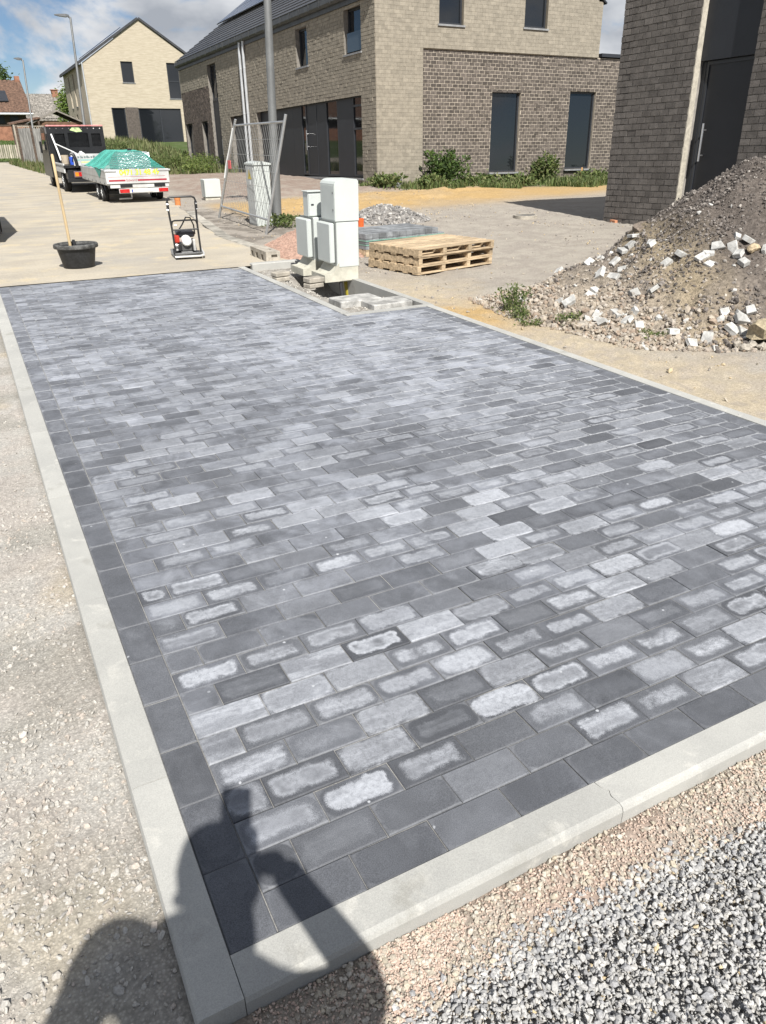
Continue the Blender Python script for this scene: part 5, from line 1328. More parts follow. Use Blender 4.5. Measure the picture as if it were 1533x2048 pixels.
pal = np.where((xs + 0.9 * (gp.random(len(xs)) - 0.5) < 5.15)[:, None], palette(len(xs), [(0.34, 0.295, 0.24), (0.29, 0.25, 0.21), (0.38, 0.34, 0.29), (0.31, 0.245, 0.19)], 83), palette(len(xs), [(0.13, 0.115, 0.104), (0.17, 0.15, 0.136), (0.22, 0.198, 0.18), (0.09, 0.08, 0.073), (0.33, 0.305, 0.275)], 84, w=[0.32, 0.27, 0.18, 0.17, 0.06]))
pal = np.where(frag[:, None], palette(len(xs), [(0.45, 0.445, 0.425)], 86), pal); sz = np.where(frag, sz * 1.25, sz)
o = stones('rubble_stones', np.c_[xs - 7, ys - 4.5, zz_], sz, M_STONE, pal, pile, flat=0.8, rough=0.26, seed=85); struct(o, 'stuff')

def heap(name, label, cx, cy, rx, ry, h, col, n, lo, hi, cols, seed, off=(0, 0)):
    t = thing(name, label, 'heap', (cx, cy, 0))
    N = 44
    def hf(x, y):
        r = np.sqrt(((x - off[0] * 0) / rx) ** 2 + (y / ry) ** 2) * (1 + 0.22 * (fbm(x * 2.2 + seed, y * 2.2, seed) - 0.5) * 2)
        return h * np.clip(1 - r, 0, 1) ** 0.9 * (0.9 + 0.4 * (fbm(x * 5, y * 5, seed + 2) - 0.5)), r
    X, Y = np.meshgrid(np.linspace(-rx * 1.25, rx * 1.25, N), np.linspace(-ry * 1.25, ry * 1.25, N)); Z, r = hf(X, Y)
    base = gz(X + cx, Y + cy)
    Z = np.where(r < 1.0, base + Z + 0.004, base - 0.04)
    ii, jj = np.meshgrid(np.arange(N - 1), np.arange(N - 1)); F = np.stack([jj * N + ii, jj * N + ii + 1, (jj + 1) * N + ii + 1, (jj + 1) * N + ii], -1).reshape(-1, 4)
    npmesh('mound', np.stack([X, Y, Z], -1).reshape(-1, 3), F, M_EARTH, t, cols=np.tile(col, (N * N, 1)), smooth=True)
    g = np.random.default_rng(seed); a, q = g.uniform(0, 2 * math.pi, n), np.sqrt(g.random(n)) * 1.08
    x, y = np.cos(a) * q * rx, np.sin(a) * q * ry; z, _ = hf(x, y); s = lo + (hi - lo) * g.random(n) ** 2.5
    o = stones('loose_stones', np.c_[x, y, gz(x + cx, y + cy) + z + s * 0.15], s, M_STONE, palette(n, cols, seed + 5), t, flat=0.8, rough=0.3, seed=seed); struct(o, 'stuff')
    return t
heap('pink_gravel_heap', 'heap of pink gravel between fence block and cabinets', 4.12, 9.75, 0.72, 1.0, 0.42, (0.42, 0.275, 0.215), 6000, 0.008, 0.022, [(0.46, 0.30, 0.235), (0.42, 0.28, 0.22), (0.50, 0.37, 0.30), (0.36, 0.25, 0.205)], 101)
heap('grey_rubble_heap', 'small heap of grey broken rubble behind the paver stack', 7.15, 13.1, 0.9, 0.8, 0.34, (0.24, 0.225, 0.21), 1800, 0.02, 0.10, [(0.30, 0.29, 0.28), (0.22, 0.21, 0.20), (0.40, 0.385, 0.36), (0.16, 0.155, 0.15)], 111)

# broken pale paver pieces, one by one
WHITEP = M('pale_paver', (0.44, 0.435, 0.415), 0.9, 0.22, 14, 0.4, 160, 0.003, rnd=0.18)
WP = [(5.89, 5.06), (5.66, 4.85), (5.52, 4.46), (5.37, 4.1), (5.45, 4.03), (5.49, 3.83), (5.49, 3.73), (5.58, 3.83), (5.68, 3.83), (5.85, 3.8), (5.88, 3.69), (5.74, 3.71), (5.7, 3.61), (5.66, 3.51), (5.9, 3.53), (5.55, 5.16), (5.44, 5.01), (5.49, 5.25), (5.53, 4.84), (5.63, 5.08), (5.43, 4.82), (5.34, 4.6), (5.3, 5.04), (5.14, 5.31), (5.08, 4.62), (5.11, 4.49), (4.89, 4.48), (4.8, 4.43), (4.56, 4.57), (4.56, 4.45), (4.48, 5.01), (4.96, 4.05), (5.04, 3.9), (4.57, 4.08), (4.52, 3.96), (4.48, 3.89), (4.65, 3.91), (4.75, 3.8), (4.65, 3.77), (4.65, 3.64), (5.2, 3.26), (5.28, 3.16), (5.35, 3.13), (5.24, 3.11), (5.11, 3.08), (5.17, 3.03), (4.73, 3.34), (4.89, 3.12), (4.72, 3.13), (4.84, 2.99)]
rp = random.Random(5)
def broken(w, d, h, seed):
    r = random.Random(seed); b = MB(); b.rn = r.random()
    c = r.uniform(-0.025, 0.025); e = r.uniform(-0.03, 0.03)
    top = [(-w / 2, -d / 2), (w / 2 + c, -d / 2), (w / 2 + e, d / 2), (-w / 2, d / 2)]
    bot = [(x * 1.0 + r.uniform(-0.006, 0.006), y + r.uniform(-0.004, 0.004)) for x, y in top]
    i_ = 0.004
    vs = [(x, y, 0) for x, y in bot] + [(x, y, h - i_) for x, y in top] + [(x * 0.94, y * 0.94, h) for x, y in top]
    b.add(vs, [(3, 2, 1, 0)] + [(k, (k + 1) % 4, 4 + (k + 1) % 4, 4 + k) for k in range(4)] + [(4 + k, 4 + (k + 1) % 4, 8 + (k + 1) % 4, 8 + k) for k in range(4)] + [(8, 9, 10, 11)])
    return b
ORD = 'first second third fourth fifth sixth seventh eighth ninth tenth eleventh twelfth thirteenth fourteenth fifteenth sixteenth seventeenth eighteenth nineteenth twentieth'.split()
def side(x, y, z):                                      # how far to the right a point appears
    v = Vector((x, y, z)) - CAM; return v.dot(rt2) / v.dot(fw)
def wzone(x, y): return 0 if (x > 5.36 and y < 4.2) else 1 if y < 3.4 else 2 if y > 4.2 else 3
ZN = ['broken pale paver from left among those high on the dark heap slope', 'broken pale paver from left along the near foot of the heap', 'broken pale paver from left in the cluster on the heap left end', 'broken pale paver from left in the beige rubble above the weeds']
zsort = [sorted([j for j, q in enumerate(WP) if wzone(*q) == k_], key=lambda j: side(WP[j][0], WP[j][1], 0.3)) for k_ in range(4)]
for i, (x, y) in enumerate(WP):
    z = max(ph(x, y), g1(x, y)); e = 0.06
    nrm = Vector((-(ph(x + e, y) - ph(x - e, y)) / (2 * e), -(ph(x, y + e) - ph(x, y - e)) / (2 * e), 1)).normalized()
    q = nrm.to_track_quat('Z', 'Y').to_matrix().to_4x4()
    m = Matrix.Translation((x, y, z - rp.choice((-0.008, 0.0, 0.006, 0.014)))) @ q @ Matrix.Rotation(rp.uniform(0, 6.28), 4, 'Z') @ Matrix.Rotation(R_(rp.gauss(0, 22)), 4, 'X') @ Matrix.Rotation(R_(rp.gauss(0, 20)), 4, 'Y')
    k_ = wzone(x, y); lb = ORD[zsort[k_].index(i)] + ' ' + ZN[k_]
    o = broken(rp.uniform(0.065, 0.115), rp.uniform(0.065, 0.085), rp.uniform(0.03, 0.045), i).build('broken_paver', WHITEP, xf=m)
    tag(o, lb, 'paver', 'broken pale pavers on the heap')
def rock(name, label, loc, size, col, seed, sq=(1, 1, 1)):
    g = np.random.default_rng(seed); v = ICO2_V.copy()
    for _ in range(9):
        w = g.normal(size=3); w /= np.linalg.norm(w); d = v @ w; v = v - np.clip(d - g.uniform(0.45, 0.8), 0, None)[:, None] * w
    v = v * (1 + 0.08 * g.normal(size=(len(v), 1))) * np.array(sq) * size * 0.5
    o = npmesh(name, v, ICO2_F, Mcol('rock_%d' % seed, 0.92, 0.25, 40, 0.9, 60, 0.01), cols=np.tile(col, (len(v), 1))); o.location = loc
    return tag(o, label, 'rock')
rock('boulder', 'yellowish boulder at the right picture edge, near foot of the heap', (5.30, 2.86, 0.11), 0.36, (0.36, 0.305, 0.21), 3, (1.3, 0.9, 0.75))
rock('clay_lump', 'big brown clod of clay on the left shoulder of the heap', (6.02, 5.06, 0.62), 0.28, (0.20, 0.165, 0.135), 4, (1.2, 1, 0.9))
rock('boulder', 'pale tan rock between broken pavers on the dark slope', (5.84, 3.58, ph(5.84, 3.58) + 0.03), 0.13, (0.45, 0.36, 0.24), 6, (1.2, 0.9, 0.8))
for i, (x, y, s) in enumerate(((5.0, 2.92, 0.1), (5.06, 2.84, 0.12), (4.98, 2.82, 0.1), (5.12, 2.78, 0.11), (5.2, 2.66, 0.14), (5.34, 2.6, 0.12), (4.4, 4.05, 0.11), (4.6, 3.85, 0.12))):
    rock('rubble_stone', ('grey-beige stone with the boulder, %s of six from left' % ORD[[0, 2, 1, 3, 4, 5][i]]) if i < 6 else ['larger of two round stones below the weeds end of heap', 'round stone just right of the larger one below the weeds'][i - 6], (x, y, 0.02), s, (0.34, 0.31, 0.265), 20 + i, (1, 0.85, 0.75))['group'] = 'stones at the heap foot'

# ------------------------------------------------------------------ plants
def Mleaf(name):
    t = NT(name); c = t.attr('col').outputs['Color']; t.put(t.b.inputs['Base Color'], c); t.b.inputs['Roughness'].default_value = 0.6; t.b.inputs['Specular IOR Level'].default_value = 0.25
    tr = t.new('ShaderNodeBsdfTranslucent'); t.put(tr.inputs['Color'], t.scale(c, 1.1)); mx = t.new('ShaderNodeMixShader'); mx.inputs[0].default_value = 0.32
    out = [n for n in t.n if n.type == 'OUTPUT_MATERIAL'][0]; t.l.new(t.b.outputs[0], mx.inputs[1]); t.l.new(tr.outputs[0], mx.inputs[2]); t.l.new(mx.outputs[0], out.inputs[0]); return t.m
LEAF = Mleaf('leaf')
def leaves(name, P, L, Wd, cols, parent, seed, upright=0.35):
    """P (n,3) leaf bases; each leaf a folded blade of 4 triangles"""
    g = np.random.default_rng(seed); n = len(P)
    d = g.normal(size=(n, 3)); d[:, 2] = np.abs(d[:, 2]) * 0.6 + upright; d /= np.linalg.norm(d, axis=1)[:, None]
    u = g.normal(size=(n, 3)); s = np.cross(d, u); s /= np.linalg.norm(s, axis=1)[:, None]; nn = np.cross(s, d)
    L = L[:, None]; w = Wd[:, None]
    V = np.stack([P, P + d * L * 0.5 + s * w * 0.5 + nn * w * 0.15, P + d * L * 0.55 - nn * w * 0.08, P + d * L * 0.5 - s * w * 0.5 + nn * w * 0.15, P + d * L - np.array([0, 0, 1]) * L * 0.12], 1)
    B = np.array([(0, 1, 2), (0, 2, 3), (1, 4, 2), (2, 4, 3)]); F = (B[None] + (np.arange(n) * 5)[:, None, None]).reshape(-1, 3)
    o = npmesh(name, V.reshape(-1, 3), F, LEAF, parent, cols=np.repeat(cols, 5, axis=0)); return struct(o, 'stuff')
GREENS = [(0.125, 0.170, 0.055), (0.100, 0.140, 0.046), (0.165, 0.200, 0.072), (0.072, 0.105, 0.036), (0.215, 0.225, 0.105)]
STEM = M('green_stem', (0.11, 0.14, 0.05), 0.7, 0.2)
def plant(name, label, x, y, r, h, n, ll, cat='plant', seed=0, cols=GREENS, z=None, group=None, stems=9, lean=0.3, conic=False):
    g = np.random.default_rng(seed + 500); z = g1(x, y) if z is None else z
    t = thing(name, label, cat, (x, y, z), group=group)
    sb_ = MB(); pts = []
    for i in range(stems):
        a = g.uniform(0, 6.28); q = r * math.sqrt(g.random()) * 0.55; bx, by = math.cos(a) * q, math.sin(a) * q
        hh = h * g.uniform(0.55, 1.0) * (1 - 0.35 * q / r); ex_, ey_ = bx * (1.5 + lean) + g.normal() * 0.1 * h, by * (1.5 + lean) + g.normal() * 0.1 * h
        sb_.tube([(bx, by, -0.03), ((bx + ex_) / 2, (by + ey_) / 2, hh * 0.55), (ex_, ey_, hh)], [0.006 * (0.5 + h), 0.004 * (0.5 + h), 0.002], 5)
        m = n // stems; tt = g.uniform(0.08 if not conic else 0.02, 1.0, m)
        p0, p1, p2 = np.array((bx, by, 0)), np.array(((bx + ex_) / 2, (by + ey_) / 2, hh * 0.55)), np.array((ex_, ey_, hh))
        c = np.where(tt[:, None] < 0.5, p0 + (p1 - p0) * (tt[:, None] * 2), p1 + (p2 - p1) * (tt[:, None] * 2 - 1))
        sp_ = r * 0.42 * (1.15 - tt)[:, None]; c = c + g.normal(size=(m, 3)) * sp_ * np.array((1, 1, 0.5)); c[:, 2] = np.abs(c[:, 2])
        pts.append(c)
    sb_.build('stems', STEM, t)
    P = np.vstack(pts); k = len(P); L = ll * g.uniform(0.55, 1.3, k)
    leaves('foliage', P, L, L * g.uniform(0.28, 0.5, k), palette(k, cols, seed, 0.25), t, seed)
    return t
def grass(name, label, xs, ys, h0, h1, seed, cols=GREENS, w=0.012):
    g = np.random.default_rng(seed); n = len(xs); z = gz(xs, ys); P = np.c_[xs, ys, z - 0.01]
    h = g.uniform(h0, h1, n) * (0.35 + 1.1 * fbm(xs * 1.4, ys * 1.4, seed + 3)); a = g.uniform(0, 6.28, n); ln = g.uniform(0.1, 0.7, n) * h
    s = np.c_[np.cos(a + 1.57), np.sin(a + 1.57), np.zeros(n)] * (w * g.uniform(0.6, 1.4, n))[:, None]; d = np.c_[np.cos(a), np.sin(a), np.zeros(n)]
    M1 = P + d * ln[:, None] * 0.35 + np.c_[np.zeros(n), np.zeros(n), h * 0.6]; T1 = P + d * ln[:, None] + np.c_[np.zeros(n), np.zeros(n), h]
    V = np.stack([P - s, P + s, M1 + s * 0.7, M1 - s * 0.7, T1], 1); B = np.array([(0, 1, 2), (0, 2, 3), (3, 2, 4)]); F = (B[None] + (np.arange(n) * 5)[:, None, None]).reshape(-1, 3)
    o = npmesh(name, V.reshape(-1, 3), F, LEAF, cols=np.repeat(palette(n, cols, seed, 0.25), 5, axis=0)); struct(o, 'stuff'); o['label'] = label; return o
gw = np.random.default_rng(61)
xs = gw.uniform(10.6, 20.8, 26000); ys = gw.uniform(18.0, 21.3, 26000)
kp_ = ((ys > 20.9 - 0.10 * (xs - 11) - 2.4 * fbm(xs * 0.8, xs * 0 + 3, 62)) & (gw.random(26000) < 0.08 + 1.1 * sstep(0.38, 0.62, fbm(xs * 1.2, ys * 1.2, 63))) & ~((xs > 10.95) & (ys > 21.2 + 0.02 * (xs - 11))))
grass('weed_strip', 'strip of tall green weeds and grass along the gable foot', xs[kp_], ys[kp_], 0.08, 0.30, 64, w=0.016)
xs = gw.uniform(20.5, 34, 9000); ys = gw.uniform(14, 40, 9000); grass('field_grass', 'long field grass right of the long house', xs, ys, 0.2, 0.5, 65, w=0.03)
for i, (x, y, r, h, n, lb) in enumerate(((13.35, 20.55, 0.65, 1.2, 1500, 'dark leafy bush against the gable beside the grey pipe'), (14.4, 20.3, 0.6, 0.36, 800, 'low bright weed clump right of the dark gable bush'), (17.3, 20.9, 0.45, 0.95, 900, 'dark bush between the two ground-floor gable windows'),
        (19.2, 20.5, 0.6, 0.30, 700, 'low weed clump under the right gable window'), (11.0, 20.3, 0.45, 0.34, 600, 'low weeds at the house corner left of the grey pipe'), (12.5, 20.0, 0.5, 0.36, 700, 'weed clump in front of the grey pipe'), (15.8, 20.2, 0.6, 0.28, 700, 'bright weed clump under the left gable window'), (20.6, 20.3, 0.7, 0.5, 900, 'tall weeds beside the dark brick corner'))):
    plant('bush' if h > 1 else 'weeds', lb, x, y, r, h, n, 0.16, 'bush' if h > 1 else 'weeds', 10 + i, cols=GREENS if h < 1 else [(0.055, 0.095, 0.026), (0.075, 0.125, 0.032), (0.04, 0.07, 0.022), (0.10, 0.15, 0.04)], group='weeds along the house', stems=16)
for i, (x, y, r, h, n, lb) in enumerate(((4.28, 4.93, 0.13, 0.34, 420, 'tall green weed in front of the left end of the heap'), (4.16, 4.62, 0.13, 0.12, 380, 'low weed tuft beside the kerb before the tall weed'), (4.05, 4.35, 0.10, 0.06, 160, 'flat weed patch nearest the kerb'), (4.42, 4.28, 0.15, 0.11, 420, 'spreading low weed below the broken pavers'), (4.62, 3.42, 0.12, 0.10, 200, 'small grass tuft at the near heap foot'), (5.3, 2.45, 0.25, 0.2, 600, 'weed tuft at the right picture edge below the boulder'))):
    plant('weed', lb, x, y, r, h, n, 0.04 if h > 0.15 else 0.032, 'weed', 40 + i, group='weeds by the heap', stems=12)
plant('weed', 'weeds at the foot of the lamp post', 4.98, 13.0, 0.3, 0.24, 500, 0.08, 'weed', 60)
plant('weed', 'tiny weed at the gravel right of the tall cabinet', 4.0, 8.0, 0.06, 0.10, 60, 0.05, 'weed', 61, stems=5)
for i, (x, y, r, h, lb) in enumerate(((7.3, 37.6, 1.1, 1.25, 'bushy green shrub behind the trailer'), (8.3, 36.6, 1.2, 1.5, 'tall green shrub in the middle of the hedge before the cream house'), (9.4, 36.2, 1.1, 1.35, 'yellow-green shrub beside the long house end'), (10.5, 37.4, 1.2, 1.3, 'shrub at the far corner of the long house'), (7.0, 49.0, 1.1, 0.9, 'low shrub before the cream house window'), (8.6, 50.5, 1.2, 0.9, 'shrub below the big window of the cream house'), (5.6, 40.5, 0.9, 0.8, 'verge shrub left of the truck cab'), (9.2, 34.6, 0.8, 0.7, 'pale yellow-green low shrub by the gravel drive'))):
    plant('shrub', lb, x, y, r * 0.8, h * 0.62, 1300, 0.12, 'shrub', 70 + i, cols=GREENS if i not in (2, 7) else [(0.16, 0.20, 0.05), (0.20, 0.24, 0.08), (0.10, 0.16, 0.04), (0.13, 0.17, 0.05)], group='shrubs on the verge', stems=24)
xs = gw.uniform(2.9, 6.5, 9000); ys = gw.uniform(32, 56, 9000); kq = xs > road_edge(ys) + 0.05; grass('verge_grass', 'rough grass on the verge right of the street', xs[kq], ys[kq], 0.1, 0.4, 66, [(0.12, 0.15, 0.05), (0.17, 0.18, 0.08), (0.22, 0.20, 0.10), (0.08, 0.12, 0.03)], w=0.02)
xs = gw.uniform(5.5, 12, 9000); ys = gw.uniform(34, 62, 9000); grass('meadow_grass', 'long grass between the shrubs and the cream house', xs, ys, 0.15, 0.5, 67, [(0.15, 0.17, 0.07), (0.20, 0.20, 0.10), (0.10, 0.13, 0.045)], w=0.03)
xs = gw.uniform(-4, 6, 3500); ys = gw.uniform(59.2, 84, 3500); grass('lawn', 'green lawn behind the picket fence', xs, ys, 0.05, 0.12, 68, [(0.09, 0.14, 0.035), (0.11, 0.17, 0.045)], w=0.05)
def tree(label, x, y, z, H_, r, n, seed, cols, base=0.35, droop=False, ll=0.3):
    t = thing('tree', label, 'tree', (x, y, z)); g = np.random.default_rng(seed)
    b = MB(); b.tube([(0, 0, -0.2), (0.05, 0.02, H_ * 0.3), (0.0, 0.05, H_ * 0.75)], [0.16, 0.12, 0.04], 8); tr = b.build('trunk', OLDWOOD, t, smooth=True)
    pts = []
    for i in range(26):
        a = g.uniform(0, 6.28); hz = g.uniform(base, 0.95) * H_; q = r * math.sin(math.pi * min(1, (hz / H_ - base * 0.6) / (1.05 - base * 0.6))) * g.uniform(0.6, 1.0)
        c = MB(); e = (math.cos(a) * q, math.sin(a) * q, hz + (0.1 if not droop else -0.2) * H_ * 0.3); c.tube([(0, 0, hz * 0.8), (e[0] * 0.5, e[1] * 0.5, hz), e], [0.05, 0.03, 0.01], 5); c.build('limb', OLDWOOD, tr)
        m = n // 26; pts.append(np.array(e) + g.normal(size=(m, 3)) * np.array((r * 0.2, r * 0.2, H_ * (0.10 if droop else 0.06))))
    P = np.vstack(pts); L = ll * g.uniform(0.5, 1.2, len(P)); leaves('crown', P, L, L * 0.45, palette(len(P), cols, seed, 0.25), t, seed, upright=-0.3 if droop else 0.2); return t
tree('light green weeping tree behind the grey roof, left of the cream house', 9.95, 74.5, 1.0, 4.4, 1.3, 4600, 91, [(0.17, 0.24, 0.05), (0.12, 0.19, 0.045), (0.21, 0.27, 0.08)], 0.2, True, 0.28)
tree('dark tree top showing over the brown roof at far left', 6.6, 118, 1.0, 8.0, 2.4, 3000, 92, [(0.06, 0.10, 0.03), (0.09, 0.13, 0.04)], 0.4, False, 0.5)

for i, (x, y, h, r) in enumerate(((4, -34, 9.5, 4.2), (12, -38, 11, 5.0), (20, -36, 9.5, 4.6), (28, -40, 10.5, 5.0), (36, -38, 10, 4.8))):
    tree(['rounded tree behind the viewer mirrored in the panes, nearest the street', 'tallest tree behind the viewer mirrored in the gable panes', 'low tree behind the viewer mirrored in the gable panes', 'broad tree behind the viewer to the right', 'last tree behind the viewer at far right'][i], x, y, 0, h, r, 2600, 130 + i, GREENS, 0.15, False, 0.7)

# ------------------------------------------------------------------ mortar tub and handle
TUB = M('black_tub', (0.020, 0.021, 0.023), 0.55, 0.3, 4, 0.2, 60, fine=0.25, fscale=40, spec=0.4)
TUBD = M('dusty_rim', (0.085, 0.085, 0.083), 0.8, 0.45, 14, 0.3, 90, fine=0.3, fscale=60)
t = thing('mortar_tub', 'black plastic mortar tub with dusty rim on the street', 'tub', (0.925, 9.88, 0.008))
b = MB(); b.lathe([(0.001, 0.0), (0.185, 0.0), (0.195, 0.012), (0.245, 0.262), (0.238, 0.262), (0.185, 0.02), (0.001, 0.016)], 36, sy=0.92); b.build('body', TUB, t, smooth=True)
b = MB(); b.lathe([(0.244, 0.245), (0.272, 0.243), (0.278, 0.255), (0.276, 0.285), (0.266, 0.295), (0.244, 0.293), (0.239, 0.262)], 36, sy=0.92); b.build('rim', TUBD, t, smooth=True)
b = MB(); b.lathe([(0.236, 0.235), (0.12, 0.222), (0.001, 0.218)], 30, sy=0.92); b.build('cement_residue', M('cement_residue', (0.20, 0.20, 0.195), 0.9, 0.35, 15, 0.6, 60), t, smooth=True)
b = MB(); b.bbox(-0.015, 0.02, 0.16, 0.20, 0.235, 0.32, 0.004); b.build('lug', TUB, t)
WOODH = M('ash_handle', (0.52, 0.40, 0.235), 0.6, 0.15, 5, stretch=(4, 4, 0.6), fine=0.06)
b = MB(); b.tube([(0.862, 9.90, 0.13), (0.853, 9.87, 0.6), (0.842, 9.82, 1.05), (0.836, 9.79, 1.335), (0.836, 9.79, 1.352)], [0.019, 0.018, 0.017, 0.018, 0.012], 10)
hd = tag(b.build('tool_handle', WOODH, smooth=True), 'long wooden tool handle standing upright in the black tub', 'handle')

# ------------------------------------------------------------------ plate compactor
BLK_S = M('black_steel', (0.018, 0.018, 0.019), 0.45, 0.25, 8, fine=0.15, spec=0.45); GREYM = M('cast_grey', (0.20, 0.20, 0.20), 0.5, 0.2, 12, metal=0.5); RED_E = M('engine_red', (0.42, 0.035, 0.02), 0.4, 0.1); LIGHTM = M('pale_metal', (0.55, 0.55, 0.54), 0.4, 0.08, metal=0.2)
t = thing('plate_compactor', 'black petrol plate compactor with tubular handle on the street', 'compactor', (2.40, 10.08, 0.008), R_(-6))
pc_ = t
b = MB()
pr = [(-0.27, 0.075), (-0.24, 0.03), (-0.17, 0.0), (0.17, 0.0), (0.24, 0.03), (0.27, 0.075), (0.255, 0.085), (0.17, 0.025), (-0.17, 0.025), (-0.255, 0.085)]
n = len(pr); b.add([(x, y, z) for x in (-0.185, 0.185) for y, z in pr], [tuple(reversed(range(n))), tuple(range(n, 2 * n))] + [(i, (i + 1) % n, n + (i + 1) % n, n + i) for i in range(n)]); b.build('base_plate', GREYM, t)
b = MB(); b.bbox(-0.16, 0.16, -0.2, 0.2, 0.03, 0.075, 0.01); b.build('deck', BLK_S, t)
b = MB(); b.tube([(-0.19, -0.26, 0.035), (0.14, -0.28, 0.035), (0.2, -0.25, 0.04), (0.225, -0.12, 0.05), (0.22, 0.08, 0.09)], 0.014, 8); b.build('guard_rail', LIGHTM, t, smooth=True)
b = MB(); b.tube([(-0.17, -0.2, 0.05), (-0.175, -0.14, 0.40), (-0.185, -0.12, 0.55), (-0.19, -0.10, 0.74), (-0.175, -0.10, 0.775), (-0.14, -0.10, 0.79), (0.14, -0.10, 0.79), (0.175, -0.10, 0.775), (0.19, -0.10, 0.74), (0.18, -0.12, 0.55), (0.175, -0.14, 0.40), (0.175, -0.2, 0.05)], 0.0135, 8); hb = b.build('handle_frame', BLK_S, t, smooth=True)
for s in (-1, 1):
    c = MB(); c.cyl((s * 0.189, -0.105, 0.62), (s * 0.19, -0.10, 0.73), 0.019, n=8); c.build('clamp', BLK_S, hb, smooth=True)
    c = MB(); c.cyl((s * 0.205, -0.115, 0.70), (s * 0.182, -0.118, 0.70), 0.009, n=6); c.cyl((s * 0.205, -0.115, 0.63), (s * 0.182, -0.118, 0.63), 0.009, n=6); c.build('bolt', STEEL, hb)
b = MB(); b.tube([(-0.175, -0.135, 0.43), (-0.16, -0.15, 0.485), (-0.13, -0.155, 0.495), (0.13, -0.155, 0.495), (0.16, -0.15, 0.485), (0.175, -0.135, 0.43)], 0.012, 8); b.build('lower_bar', BLK_S, t, smooth=True)
b = MB(); b.tube([(-0.17, -0.15, 0.375), (0.17, -0.15, 0.375)], 0.010, 8); b.build('cross_bar', BLK_S, t, smooth=True)
b = MB(); b.tube([(-0.09, -0.12, 0.36), (-0.03, -0.13, 0.44), (0.03, -0.12, 0.53), (0.09, -0.10, 0.52), (0.13, -0.08, 0.42), (0.14, -0.04, 0.3)], 0.010, 7); b.build('hose', BLK_S, t, smooth=True)
b = MB(); b.bbox(-0.13, 0.13, -0.12, 0.14, 0.078, 0.19, 0.02); eng = b.build('engine', BLK_S, t)
b = MB(); b.bbox(-0.12, 0.13, -0.10, 0.12, 0.265, 0.35, 0.02); b.build('fuel_tank', M('tank_black', (0.014, 0.014, 0.018), 0.3, 0.1, spec=0.5), eng)
b = MB(); b.bbox(-0.15, -0.085, -0.12, 0.06, 0.195, 0.30, 0.015); b.build('air_filter', RED_E, eng)
b = MB(); b.bbox(-0.155, -0.115, -0.125, 0.08, 0.09, 0.194, 0.012); b.bbox(0.09, 0.125, -0.135, 0.05, 0.08, 0.24, 0.012); b.build('cover', LIGHTM, eng)
b = MB(); b.cyl((0.0, -0.20, 0.225), (0.0, -0.10, 0.225), 0.062, 0.075, n=20); b.cyl((0.0, -0.215, 0.225), (0.0, -0.20, 0.225), 0.045, 0.062, n=20); b.build('recoil_starter', WHITE, eng, smooth=True)
for i in range(7):
    b = MB(); b.bbox(-0.07, 0.06, -0.155, -0.125, 0.10 + i * 0.012, 0.107 + i * 0.012, 0.001); b.build('cooling_fin', GREYM, eng)
b = MB(); b.bbox(-0.09, 0.07, -0.19, -0.125, 0.04, 0.09, 0.008); b.build('exciter', GREYM, t)
b = MB(); b.cyl((-0.16, -0.16, 0.18), (-0.12, -0.16, 0.18), 0.012, n=8); b.cyl((-0.14, -0.14, 0.435), (-0.11, -0.14, 0.435), 0.012, n=8); b.build('throttle_lever', STEEL, t, smooth=True)
# ------------------------------------------------------------------ lettering
def text_mesh(name, body, size, mat, parent, xf, extrude=0.0, offset=0.0):
    cu = bpy.data.curves.new('txt', 'FONT'); cu.body = body; cu.size = size; cu.extrude = extrude; cu.offset = offset; cu.align_x = 'CENTER'; cu.align_y = 'CENTER'
    tmp = bpy.data.objects.new('txt', cu); COL.objects.link(tmp); bpy.context.view_layer.update()
    me = bpy.data.meshes.new_from_object(tmp.evaluated_get(bpy.context.evaluated_depsgraph_get())); bpy.data.objects.remove(tmp); bpy.data.curves.remove(cu)
    me.name = name; me.materials.clear(); me.materials.append(mat)
    o = bpy.data.objects.new(name, me); COL.objects.link(o); o.parent = parent; o.matrix_local = xf; return o
REAR = Matrix(((1, 0, 0, 0), (0, 0, -1, 0), (0, 1, 0, 0), (0, 0, 0, 1)))        # text facing -y

